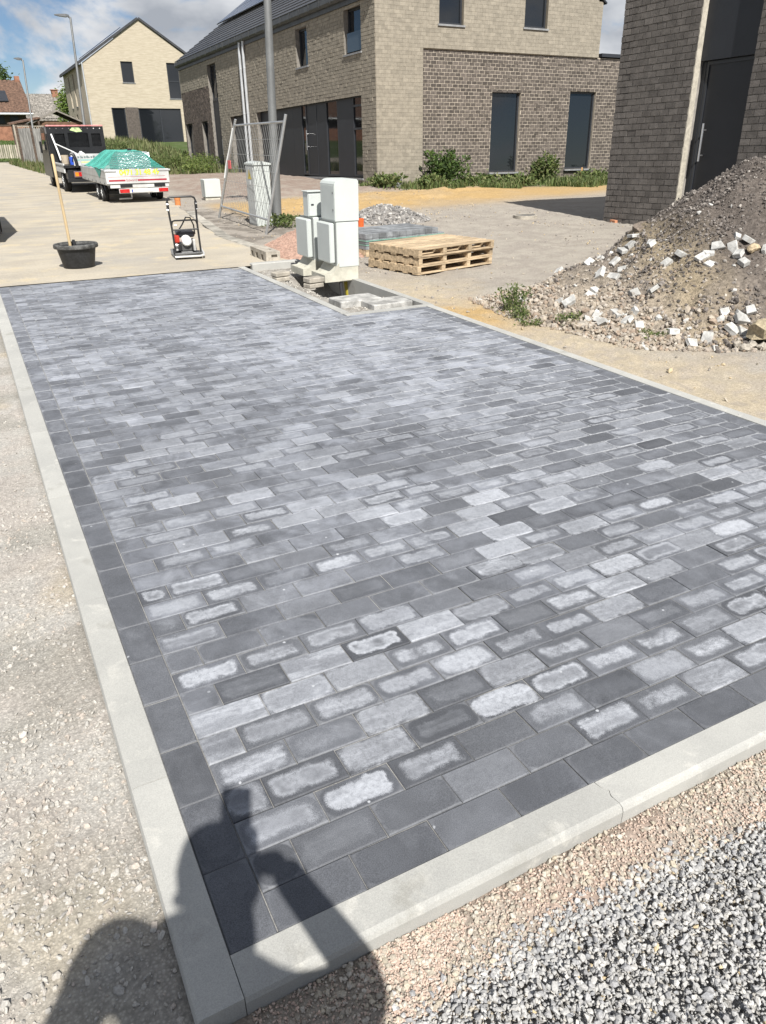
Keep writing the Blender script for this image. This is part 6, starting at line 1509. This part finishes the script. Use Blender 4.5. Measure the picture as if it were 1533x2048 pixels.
ALU = M('anodised_alu', (0.52, 0.53, 0.53), 0.42, 0.10, 3, metal=0.55, fine=0.06)
VWHITE = M('vehicle_white', (0.49, 0.50, 0.495), 0.45, 0.14, 2, fine=0.05, spec=0.45)
VBLACK = M('vehicle_black', (0.016, 0.017, 0.019), 0.35, 0.2, 3, fine=0.06, spec=0.5)
RUBBER = M('tyre_rubber', (0.022, 0.022, 0.022), 0.85, 0.3, 12, fine=0.1)
RLAMP = M('red_lamp', (0.42, 0.02, 0.02), 0.3, 0.1); OLAMP = M('orange_lamp', (0.62, 0.22, 0.02), 0.3, 0.1); REDS = M('red_stripe', (0.33, 0.03, 0.045), 0.5, 0.05)
NEON = M('neon_yellow', (0.62, 0.72, 0.06), 0.5, 0.04); PLATE = M('plate_white', (0.62, 0.60, 0.58), 0.5, 0.05)
def wheel(parent, x, y, r, w):
    b = MB()
    prof = [(r * 0.62, -w / 2), (r * 0.9, -w / 2), (r, -w / 2 + 0.02), (r, w / 2 - 0.02), (r * 0.9, w / 2), (r * 0.62, w / 2)]
    n = 28; vs = []
    for rr, xx in prof:
        for k in range(n): a = 2 * math.pi * k / n; vs.append((xx, rr * math.cos(a), rr * math.sin(a)))
    b.add(vs, [(i * n + k, (i + 1) * n + k, (i + 1) * n + (k + 1) % n, i * n + (k + 1) % n) for i in range(5) for k in range(n)])
    ty = b.build('wheel', RUBBER, parent, smooth=True, xf=Matrix.Translation((x, y, r)))
    b = MB(); b.cyl((-w / 2 + 0.01, 0, 0), (w / 2 - 0.01, 0, 0), r * 0.62, n=20)
    for k in range(5): a = 2 * math.pi * k / 5; b.cyl((-w / 2 - 0.005, 0.45 * r * math.cos(a) * 0.7, 0.45 * r * math.sin(a) * 0.7), (-w / 2 + 0.01, 0.45 * r * math.cos(a) * 0.7, 0.45 * r * math.sin(a) * 0.7), r * 0.06, n=6)
    b.cyl((-w / 2 - 0.015, 0, 0), (-w / 2 + 0.012, 0, 0), r * 0.16, n=10); b.build('rim', ALU, ty)
    return ty

# ------------------------------------------------------------------ trailer
tr = thing('flatbed_trailer', 'white twin-axle flatbed trailer with green net and neon phone number', 'trailer', (3.02, 20.0, 0.0), R_(0.5))
W_ = 1.56; Lg = 3.95
b = MB(); b.bbox(0.03, W_ - 0.03, 0.05, Lg, 0.42, 0.47, 0.006); b.build('bed', VWHITE, tr)
b = MB(); b.bbox(0.0, 0.03, 0.06, Lg, 0.44, 0.765, 0.004); sd = b.build('side_board', ALU, tr)
for i in range(6):
    c = MB(); c.bbox(-0.008, -0.0005, 0.3 + i * 0.62, 0.34 + i * 0.62, 0.445, 0.485, 0.001); c.build('rivet_plate', ZINC_D, sd)
c = MB(); c.bbox(-0.006, -0.0005, 0.06, Lg, 0.60, 0.615, 0.001); c.build('rib', ALU, sd)
b = MB(); b.bbox(W_ - 0.03, W_, 0.06, Lg, 0.44, 0.765, 0.004); b.build('side_board', ALU, tr)
b = MB(); b.bbox(0.03, W_ - 0.03, Lg - 0.03, Lg, 0.47, 0.80, 0.004); b.build('front_board', ALU, tr)
b = MB(); b.bbox(0.0, W_, 0.0, 0.03, 0.46, 0.785, 0.005); tg = b.build('tailgate', VWHITE, tr)
NB = MB(); NB.bbox(0.26, W_ - 0.22, -0.0035, -0.0005, 0.655, 0.775, 0.001); NB.build('number_field', VWHITE, tg)
text_mesh('phone_number', '0471 31 48 49', 0.172, M('neon_outline', (0.20, 0.24, 0.02), 0.5, 0.04), tg, Matrix.Translation((W_ / 2 + 0.05, -0.0045, 0.712)) @ REAR @ Matrix.Scale(0.98, 4, (1, 0, 0)), 0.0, 0.0065)
text_mesh('phone_number', '0471 31 48 49', 0.172, NEON, tg, Matrix.Translation((W_ / 2 + 0.05, -0.0065, 0.712)) @ REAR @ Matrix.Scale(0.98, 4, (1, 0, 0)), 0.0, 0.0016)
for x0, x1 in ((0.06, 0.46), (0.76, W_ - 0.07)):
    b = MB(); b.bbox(x0, x1, -0.003, -0.0005, 0.515, 0.555, 0.0008); b.build('red_stripe', REDS, tg)
text_mesh('maker_name', 'Edward', 0.085, REDS, tg, Matrix.Translation((0.61, -0.003, 0.537)) @ REAR)
b = MB(); b.bbox(0.06, W_ - 0.1, -0.002, -0.0005, 0.615, 0.622, 0.0005); b.build('thin_line', REDS, tg)
for s in (0, 1):
    c = MB(); c.bbox(-0.02 + s * (W_ - 0.26), 0.26 + s * (W_ - 0.26) + 0.04 * s, -0.02, 0.02, 0.735, 0.775, 0.006); c.build('latch', ZINC, tg)
b = MB(); b.bbox(0.28, W_ - 0.05, 0.02, 0.08, 0.235, 0.345, 0.006); lbr = b.build('light_bar', VWHITE, tr)
for x in (0.29, W_ - 0.30):
    c = MB(); c.bbox(x, x + 0.24, 0.008, 0.0195, 0.25, 0.335, 0.003); c.build('tail_lamp', RLAMP, lbr)
    c = MB(); c.add([(x + 0.06, 0.0065, 0.258), (x + 0.19, 0.0065, 0.258), (x + 0.125, 0.0065, 0.33)], [(0, 1, 2)]); c.build('triangle_reflector', M('reflector_red', (0.65, 0.03, 0.03), 0.25, 0.05), lbr)
c = MB(); c.bbox(0.58, 1.10, 0.010, 0.0195, 0.255, 0.325, 0.002); c.build('number_plate', PLATE, lbr)
c = MB(); c.bbox(0.582, 0.61, 0.0075, 0.0095, 0.258, 0.322, 0.0005); c.build('plate_band', M('plate_blue', (0.03, 0.07, 0.35), 0.5, 0.03), lbr)
for x0, x1 in ((0.32, 0.62), (1.16, 1.44)):
    c = MB(); c.bbox(x0, x1, 0.012, 0.03, 0.375, 0.445, 0.004); c.build('ramp_slot', VBLACK, tr)
b = MB(); b.bbox(0.08, W_ - 0.02, 0.0301, 0.09, 0.36, 0.455, 0.006); b.build('rear_beam', VWHITE, tr)
b = MB()
for x in (0.35, W_ - 0.38): b.bbox(x, x + 0.07, 0.1, Lg + 0.2, 0.30, 0.415, 0.006)
b.bbox(0.1, W_ - 0.1, 1.0, 1.08, 0.17, 0.25, 0.006); b.bbox(0.1, W_ - 0.1, 1.62, 1.70, 0.17, 0.25, 0.006)
b.build('chassis', ZINC_D, tr)
for y in (1.04, 1.66):
    for x in (0.08, W_ - 0.08): wheel(tr, x, y, 0.205, 0.15)
for x0 in (-0.01, W_ - 0.17):
    c = MB(); c.tube([(x0 + 0.09, 0.72, 0.28), (x0 + 0.09, 0.80, 0.415), (x0 + 0.09, 1.9, 0.415), (x0 + 0.09, 1.98, 0.28)], 0.035, 6); c.build('mudguard', VBLACK, tr)
b = MB(); b.tube([(0.5, Lg, 0.36), (W_ / 2, Lg + 0.75, 0.36), (W_ - 0.5, Lg, 0.36)], 0.035, 8); b.build('drawbar', ZINC, tr, smooth=True)
b = MB(); b.cyl((0.3, 0.30, 0.1), (0.62, 0.30, 0.1), 0.02, n=8); b.cyl((0.62, 0.32, 0.1), (0.62, 0.3, 0.3), 0.018, n=8); b.build('support_leg', ZINC, tr)
b = MB(); b.tube([(0.02, Lg - 0.1, 0.75), (0.02, Lg - 0.1, 1.12)], 0.012, 6); b.build('net_post', ZINC, tr)
# load and net
ld = thing('big_bag', 'silver wrapped load under the green net on the trailer', 'load', (3.48, 20.55, 0.47))
b = MB(); b.grid(lambda a, c: (0.0 + a * 0.8, 0.02 * math.sin(a * 9) + 0.05 * c, 0.02 + c * 0.66), 12, 10); b.bbox(0.0, 0.8, 0.07, 1.5, 0.0, 0.69, 0.05); b.build('wrap', M('silver_foil', (0.62, 0.66, 0.68), 0.28, 0.12, 9, 0.8, 18, 0.03, metal=0.5), ld)
NET = M('green_net', (0.06, 0.30, 0.25), 0.6, 0.12, 5)
def netf(a, c):
    # a across 0..1, c from tailgate (0) to front (1)
    x = -0.02 + a * 1.52; y = 0.04 + c * 3.3
    ta = min(a, 1 - a) / 0.30; tc = min(max((c - 0.0) / 0.17, 0), max((1 - c) / 0.35, 0), 1)
    f = min(1, ta, tc); f = f * f * (3 - 2 * f) * 0.25 + f * 0.75
    z = 0.80 + 0.38 * f - 0.03 * math.sin(a * math.pi * 5) * f * (1 - f) + 0.012 * math.sin(c * 23 + a * 17)
    return (x, y, z)
b = MB(); b.grid(netf, 44, 60)
net = thing('cargo_net', 'turquoise green net stretched over the trailer load', 'net', (3.02, 20.0, 0))
nt_ = b.build('mesh', NET, net); wf = nt_.modifiers.new('wire', 'WIREFRAME'); wf.thickness = 0.0115; wf.use_replace = True
b = MB(); b.add([(-0.012, 0.5, 0.80), (-0.014, 1.6, 0.80), (-0.016, 1.2, 0.70), (-0.016, 0.9, 0.56), (-0.014, 0.6, 0.72)], [(0, 1, 2, 3, 4)]); fl = b.build('hanging_edge', NET, net)
b = MB(); b.bbox(0.75, 0.85, 0.7, 0.8, 1.18, 1.24, 0.02); b.build('weight', VBLACK, net)

# ------------------------------------------------------------------ tipper truck
tk = thing('flatbed_truck', 'dark flatbed truck with black mesh headboard ahead of the trailer', 'truck', (2.62, 24.7, 0.0), R_(0.5))
WT = 1.74
b = MB(); b.bbox(0.0, WT, 0.05, 2.75, 0.68, 0.76, 0.008); b.build('bed', VBLACK, tk)
b = MB(); b.bbox(0.0, 0.035, 0.08, 2.7, 0.55, 0.80, 0.006); b.build('side_board', VWHITE, tk)
b = MB(); b.bbox(WT - 0.035, WT, 0.08, 2.7, 0.62, 0.92, 0.006); b.build('side_board', VWHITE, tk)
b = MB(); b.bbox(0.30, WT, 0.0, 0.04, 0.74, 1.06, 0.006); rg_ = b.build('rear_board', VWHITE, tk)
for i in range(16):                                     # unreadable line of lettering
    c = MB(); x = 0.36 + i * 0.062; c.bbox(x, x + 0.035 + 0.012 * (i % 3), -0.0025, -0.0004, 0.945, 0.985 + 0.012 * ((i * 7) % 3), 0.0004); c.build('lettering', M('letter_grey', (0.16, 0.20, 0.20), 0.5, 0.05), rg_)
for z, m_ in ((0.88, 'stripe_teal'), (0.82, 'stripe_lime')):
    c = MB(); c.bbox(0.5 if z < 0.85 else 0.31, WT - 0.03, -0.0025, -0.0004, z, z + 0.035, 0.0004); c.build('stripe', M(m_, (0.25, 0.45, 0.42) if z > 0.85 else (0.52, 0.58, 0.25), 0.5, 0.05), rg_)
# headboard with three mesh windows
b = MB(); y0, y1 = 2.72, 2.78
wins = [(0.22, 0.52, 1.22, 1.60), (0.62, 1.24, 1.20, 1.62), (1.34, 1.62, 1.22, 1.60)]
for c in cells(0.0, WT, 0.76, 1.80, wins): b.box(c[0], c[1], y0, y1, c[2], c[3])
hbd = b.build('headboard', VBLACK, tk)
for (a, c, e, f_) in wins:
    m = MB()
    for i in range(int((c - a) / 0.035)): m.box(a + i * 0.035, a + i * 0.035 + 0.008, y0 + 0.02, y0 + 0.03, e, f_)
    for i in range(int((f_ - e) / 0.035)): m.box(a, c, y0 + 0.02, y0 + 0.03, e + i * 0.035, e + i * 0.035 + 0.008)
    struct(m.build('mesh_screen', VBLACK, hbd), 'stuff')
b = MB(); b.bbox(0.0, WT, y0 - 0.03, y1 + 0.03, 1.805, 1.845, 0.008); b.build('warning_strip', M('pink_strip', (0.55, 0.22, 0.22), 0.5, 0.2, 8), hbd)
for i in range(9):
    c = MB(); x = 0.1 + i * 0.19; c.bbox(x, x + 0.03, y0 - 0.008, y0 - 0.0005, 1.73, 1.76, 0.002); c.build('tie_eye', PLATE if i in (7, 8) else M('tie_grey', (0.16, 0.15, 0.15), 0.5, 0.1), hbd)
b = MB(); b.add([(0.70, y0 - 0.004, 1.70), (0.78, y0 - 0.004, 1.77), (1.0, y0 - 0.004, 1.77), (1.08, y0 - 0.004, 1.66), (0.9, y0 - 0.004, 1.64)], [(4, 3, 2, 1, 0)]); b.build('sticker', M('lime_sticker', (0.45, 0.60, 0.28), 0.5, 0.25, 18), hbd)
b = MB(); b.tube([(0.10, 2.5, 1.58), (0.14, 1.9, 1.1), (0.16, 1.7, 0.85)], 0.025, 8); b.tube([(0.13, 2.2, 1.32), (0.38, 0.5, 1.12), (0.46, 0.12, 1.05)], 0.018, 8); b.build('ladder_stay', WHITE, tk, smooth=True)
b = MB(); b.tube([(0.26, 0.03, 1.07), (0.32, 0.0, 1.05), (0.36, -0.02, 0.9), (0.38, -0.02, 0.7)], 0.05, 8); b.build('corner_post', VBLACK, tk, smooth=True)
b = MB(); b.bbox(0.08, WT - 0.08, 0.1, 3.0, 0.36, 0.66, 0.02); b.build('chassis', VBLACK, tk)
b = MB(); b.bbox(0.05, WT - 0.05, -0.03, 0.05, 0.30, 0.40, 0.008); bp = b.build('bumper', VBLACK, tk)
for x in (0.28, WT - 0.62):
    c = MB(); c.bbox(x - 0.03, x + 0.36, -0.02, 0.04, 0.43, 0.60, 0.006); lh = c.build('lamp_housing', M('lamp_surround', (0.16, 0.11, 0.12), 0.5, 0.05), tk)
    for k, m in ((0, OLAMP), (1, RLAMP), (2, PLATE)): c = MB(); c.bbox(x + k * 0.105, x + k * 0.105 + 0.1, -0.03, -0.021, 0.46, 0.57, 0.003); c.build('lamp', m, lh)
for x in (0.12, WT - 0.12): wheel(tk, x, 0.95, 0.31, 0.2); wheel(tk, x, 4.1, 0.31, 0.19)
# cab
b = MB(); pr = [(2.95, 0.32), (5.1, 0.32), (5.15, 0.75), (4.95, 0.95), (4.25, 1.72), (3.95, 1.79), (3.05, 1.77), (2.95, 1.6)]; n = len(pr)
b.add([(x, y, z) for x in (-0.02, WT + 0.02) for y, z in pr], [tuple(range(n)), tuple(reversed(range(n, 2 * n)))] + [(i, n + i, n + (i + 1) % n, (i + 1) % n) for i in range(n)]); cab = b.build('cab', VBLACK, tk)
for x in (-0.026, WT + 0.026):
    c = MB(); c.add([(x, 3.25, 1.12), (x, 4.45, 1.12), (x, 4.05, 1.62), (x, 3.25, 1.62)], [(0, 1, 2, 3)]); c.build('side_window', GLASS, cab)
for s, x in ((-1, -0.02), (1, WT + 0.02)):
    c = MB(); c.bbox(x + s * 0.05 - 0.06, x + s * 0.05 + 0.06 + s * 0.06, 4.15, 4.22, 1.02, 1.38, 0.02); c.build('mirror', VBLACK, cab)
# things on the bed
b = MB(); b.lathe([(0.001, 0), (0.075, 0), (0.09, 0.21), (0.082, 0.21), (0.07, 0.02), (0.001, 0.02)], 18); o = tag(b.build('blue_bucket', M('bucket_blue', (0.03, 0.09, 0.50), 0.45, 0.1), smooth=True), 'small blue bucket on the truck bed', 'bucket'); o.location = (2.92, 24.95, 0.77)
b = MB(); b.lathe([(0.001, 0), (0.10, 0), (0.115, 0.25), (0.105, 0.25), (0.09, 0.02), (0.001, 0.02)], 18); o = tag(b.build('beige_bucket', M('bucket_beige', (0.40, 0.34, 0.26), 0.6, 0.2), smooth=True), 'beige bucket beside the blue one on the truck bed', 'bucket'); o.location = (2.78, 25.5, 0.77)
for i in range(2):
    b = MB(); b.bbox(0, 0.18, 0, 0.25, 0, 0.30, 0.03); b.bbox(0.04, 0.12, 0.08, 0.16, 0.30, 0.34, 0.01); o = tag(b.build('white_canister', WHITE), ['left white canister on the truck bed', 'right white canister on the truck bed'][i], 'canister'); o.location = (3.02 + i * 0.24, 25.9, 0.77)

# ------------------------------------------------------------------ box trailer cut by the left picture edge
cr = thing('box_trailer', 'white box trailer at the left picture edge, only its red-lamped corner in view', 'trailer', (-1.36, 13.08, 0.0), R_(0.8))
cw = 1.54
b = MB(); b.bbox(0.0, cw, 0.02, 3.2, 0.36, 1.78, 0.03); body = b.build('body', VWHITE, cr)
for i in range(5):
    c = MB(); c.bbox(cw + 0.0005, cw + 0.012, 0.1 + i * 0.62, 0.14 + i * 0.62, 0.40, 1.74, 0.002); c.build('side_rib', ALU, body)
b = MB(); b.bbox(0.04, cw - 0.04, -0.012, 0.0195, 0.52, 1.70, 0.005); dr_ = b.build('rear_door', VWHITE, cr)
c = MB(); c.cyl((cw * 0.5, -0.03, 0.55), (cw * 0.5, -0.03, 1.68), 0.014, n=8); c.build('lock_bar', ZINC, dr_)
b = MB(); b.bbox(-0.01, cw + 0.01, -0.03, 0.06, 0.16, 0.30, 0.01); b.build('bumper_bar', VBLACK, cr)
b = MB(); b.bbox(0.0, cw, -0.02, 0.019, 0.302, 0.515, 0.005); lp = b.build('light_panel', PLATE, cr)
for x in (0.03, cw - 0.17):
    c = MB(); c.bbox(x, x + 0.14, -0.035, -0.0205, 0.39, 0.50, 0.006); c.build('tail_lamp', RLAMP, lp)
c = MB(); c.bbox(cw - 0.62, cw - 0.2, -0.026, -0.0205, 0.33, 0.42, 0.002); c.build('number_plate', PLATE, lp)
b = MB(); b.bbox(0.1, cw - 0.1, 0.1, 3.1, 0.24, 0.355, 0.01); b.tube([(0.4, 3.1, 0.3), (cw / 2, 4.2, 0.3), (cw - 0.4, 3.1, 0.3)], 0.035, 8); b.build('chassis', ZINC_D, cr)
for x in (-0.02, cw + 0.02): wheel(cr, x, 1.6, 0.24, 0.16)
for x in (-0.11, cw - 0.04):
    c = MB(); c.tube([(x + 0.09, 1.28, 0.36), (x + 0.09, 1.36, 0.51), (x + 0.09, 1.84, 0.51), (x + 0.09, 1.92, 0.36)], 0.05, 6); c.build('mudguard', VBLACK, cr)

# ------------------------------------------------------------------ the person taking the picture (behind the camera; casts the shadow)
SKIN = M('skin', (0.42, 0.26, 0.19), 0.55, 0.08, 6); SHIRT = M('dark_shirt', (0.035, 0.04, 0.055), 0.85, 0.15, 8); TROU = M('work_trousers', (0.05, 0.05, 0.05), 0.85, 0.2, 8); HAIR = M('short_hair', (0.03, 0.022, 0.018), 0.7, 0.2); SHOE = M('work_shoe', (0.03, 0.026, 0.022), 0.6, 0.2)
ph_ = thing('person', 'person in dark clothes holding up a phone, whose shadow falls on the corner', 'person', (-0.36, -1.5, 0))
def skin(name, pts, edges, rad, mat, parent, root=0, sub=2):
    me = bpy.data.meshes.new(name); me.from_pydata(pts, edges, []); me.materials.append(mat)
    o = bpy.data.objects.new(name, me); COL.objects.link(o); o.parent = parent
    m = o.modifiers.new('skin', 'SKIN'); m.use_smooth_shade = True
    for i, v in enumerate(me.skin_vertices[0].data):
        r = rad[i]; v.radius = r if isinstance(r, tuple) else (r, r); v.use_root = (i == root)
    s = o.modifiers.new('sub', 'SUBSURF'); s.levels = sub; s.render_levels = sub
    return o
B0 = Vector((-0.36, -1.5, 0))
L = lambda x, y, z: (x - B0.x, y - B0.y, z - B0.z)
# joints in scene space
pelv, belly, chest, neck, skull0, skull1 = (-0.40, -1.60, 0.93), (-0.40, -1.57, 1.13), (-0.46, -1.49, 1.385), (-0.42, -1.40, 1.54), (-0.40, -1.345, 1.61), (-0.395, -1.33, 1.70)
shL, elL, wrL, haL = (-0.655, -1.40, 1.685), (-0.775, -1.37, 1.40), (-0.56, -1.25, 1.04), (-0.51, -1.22, 1.0)
shR, elR, wrR, haR = (-0.165, -1.44, 1.325), (-0.085, -1.17, 1.09), (-0.170, -1.10, 1.29), (-0.196, -1.078, 1.355)
hipL, knL, anL, toL = (-0.50, -1.60, 0.88), (-0.52, -1.58, 0.44), (-0.53, -1.61, 0.01), (-0.54, -1.44, -0.05)
hipR, knR, anR, toR = (-0.30, -1.60, 0.88), (-0.28, -1.58, 0.44), (-0.27, -1.61, 0.01), (-0.25, -1.44, -0.05)
J = [pelv, belly, chest, neck, skull0, skull1, shL, elL, wrL, shR, elR, wrR, hipL, knL, anL, toL, hipR, knR, anR, toR, haL, haR]
E_ = [(0, 1), (1, 2), (2, 3), (3, 4), (4, 5), (2, 6), (6, 7), (7, 8), (2, 9), (9, 10), (10, 11), (0, 12), (12, 13), (13, 14), (14, 15), (0, 16), (16, 17), (17, 18), (18, 19), (8, 20), (11, 21)]
rad = [(0.15, 0.11), (0.13, 0.10), (0.115, 0.10), 0.085, (0.075, 0.085), (0.072, 0.088), 0.068, 0.05, 0.032, 0.068, 0.05, 0.040, 0.085, 0.062, 0.045, 0.04, 0.085, 0.062, 0.045, 0.04, 0.034, 0.042]
skin('body', [L(*p) for p in J], E_, rad, SKIN, ph_)
skin('shirt', [L(*p) for p in (pelv, belly, chest, (-0.50, -1.42, 1.645), shL, (-0.735, -1.385, 1.53), shR, (-0.12, -1.30, 1.19))], [(0, 1), (1, 2), (2, 3), (2, 4), (4, 5), (2, 6), (6, 7)], [(0.165, 0.13), (0.15, 0.12), (0.125, 0.11), 0.105, 0.098, 0.088, 0.075, 0.062], SHIRT, ph_)
skin('trousers', [L(*p) for p in (pelv, hipL, knL, (-0.53, -1.605, 0.05), hipR, knR, (-0.27, -1.605, 0.05))], [(0, 1), (1, 2), (2, 3), (0, 4), (4, 5), (5, 6)], [(0.17, 0.13), 0.10, 0.078, 0.066, 0.10, 0.078, 0.066], TROU, ph_)
for a, t_ in ((anL, toL), (anR, toR)): skin('shoe', [L(a[0], a[1] - 0.04, -0.045), L(a[0], a[1] + 0.04, -0.045), L(t_[0], t_[1], -0.055)], [(0, 1), (1, 2)], [0.05, 0.052, 0.042], SHOE, ph_)
b = MB(); b.lathe([(0.001, 0.115), (0.05, 0.105), (0.085, 0.07), (0.098, 0.02), (0.096, -0.03)], 20, c=L(-0.397, -1.345, 1.69), sy=1.1); b.build('hair', HAIR, ph_, smooth=True)
for s in (-1, 1):
    skin('ear', [L(-0.397 + s * 0.088, -1.345, 1.65), L(-0.397 + s * 0.10, -1.35, 1.685)], [(0, 1)], [0.014, 0.018], SKIN, ph_, sub=1)
    b = MB(); b.cyl(L(-0.395 + s * 0.032, -1.262, 1.655), L(-0.395 + s * 0.032, -1.254, 1.653), 0.011, n=10); b.build('eye', M('eye_dark', (0.02, 0.015, 0.012), 0.3, 0.1), ph_)
skin('nose', [L(-0.395, -1.265, 1.645), L(-0.395, -1.238, 1.615)], [(0, 1)], [0.011, 0.016], SKIN, ph_, sub=1)
b = MB(); b.bbox(*[v for q in ((-0.42, -0.37), (-1.266, -1.258), (1.568, 1.576)) for v in q], 0.002); o = b.build('mouth', M('lips', (0.30, 0.12, 0.10), 0.5, 0.05), ph_, xf=Matrix.Translation(-B0))
fwv = Vector(fw); upv = -dn2; rtv = rt2
pc0 = CAM - fwv * 0.022                                    # phone body lies just behind the lens
def fing(pts, r): skin('finger', [L(*p) for p in pts], [(0, 1), (1, 2)], r, SKIN, ph_, sub=1)
pb = lambda u, v, w: tuple(pc0 + rtv * u + upv * v + fwv * w)
for i in range(4):
    v = -0.132 + i * 0.018; fing([pb(0.060, v, -0.03), pb(0.054, v + 0.004, -0.006), pb(0.040, v + 0.005, 0.012)], [0.010, 0.009, 0.008])
fing([pb(0.058, -0.11, -0.03), pb(0.044, -0.08, -0.022), pb(0.02, -0.065, -0.018)], [0.012, 0.011, 0.009])
fing([haR, pb(0.070, -0.135, -0.03), pb(0.062, -0.118, -0.028)], [0.032, 0.026, 0.018])
for i in range(5):
    a = -0.6 + i * 0.3; h0 = Vector(haL); fing([tuple(h0), tuple(h0 + Vector((0.035 * math.sin(a), 0.05, -0.03))), tuple(h0 + Vector((0.045 * math.sin(a), 0.07, -0.065 + 0.008 * abs(i - 2))))], [0.012, 0.010, 0.008])
phone = thing('mobile_phone', 'dark mobile phone held up by the person taking the picture', 'phone', mat=Matrix.Translation(pc0) @ Matrix((rtv, upv, -fwv)).transposed().to_4x4())
b = MB(); b.bbox(-0.032, 0.046, -0.118, 0.036, -0.006, 0.003, 0.003); b.build('body', VBLACK, phone)
b = MB(); b.bbox(-0.028, 0.042, -0.113, 0.031, 0.0032, 0.0038, 0.0002); b.build('screen', GLASS, phone)
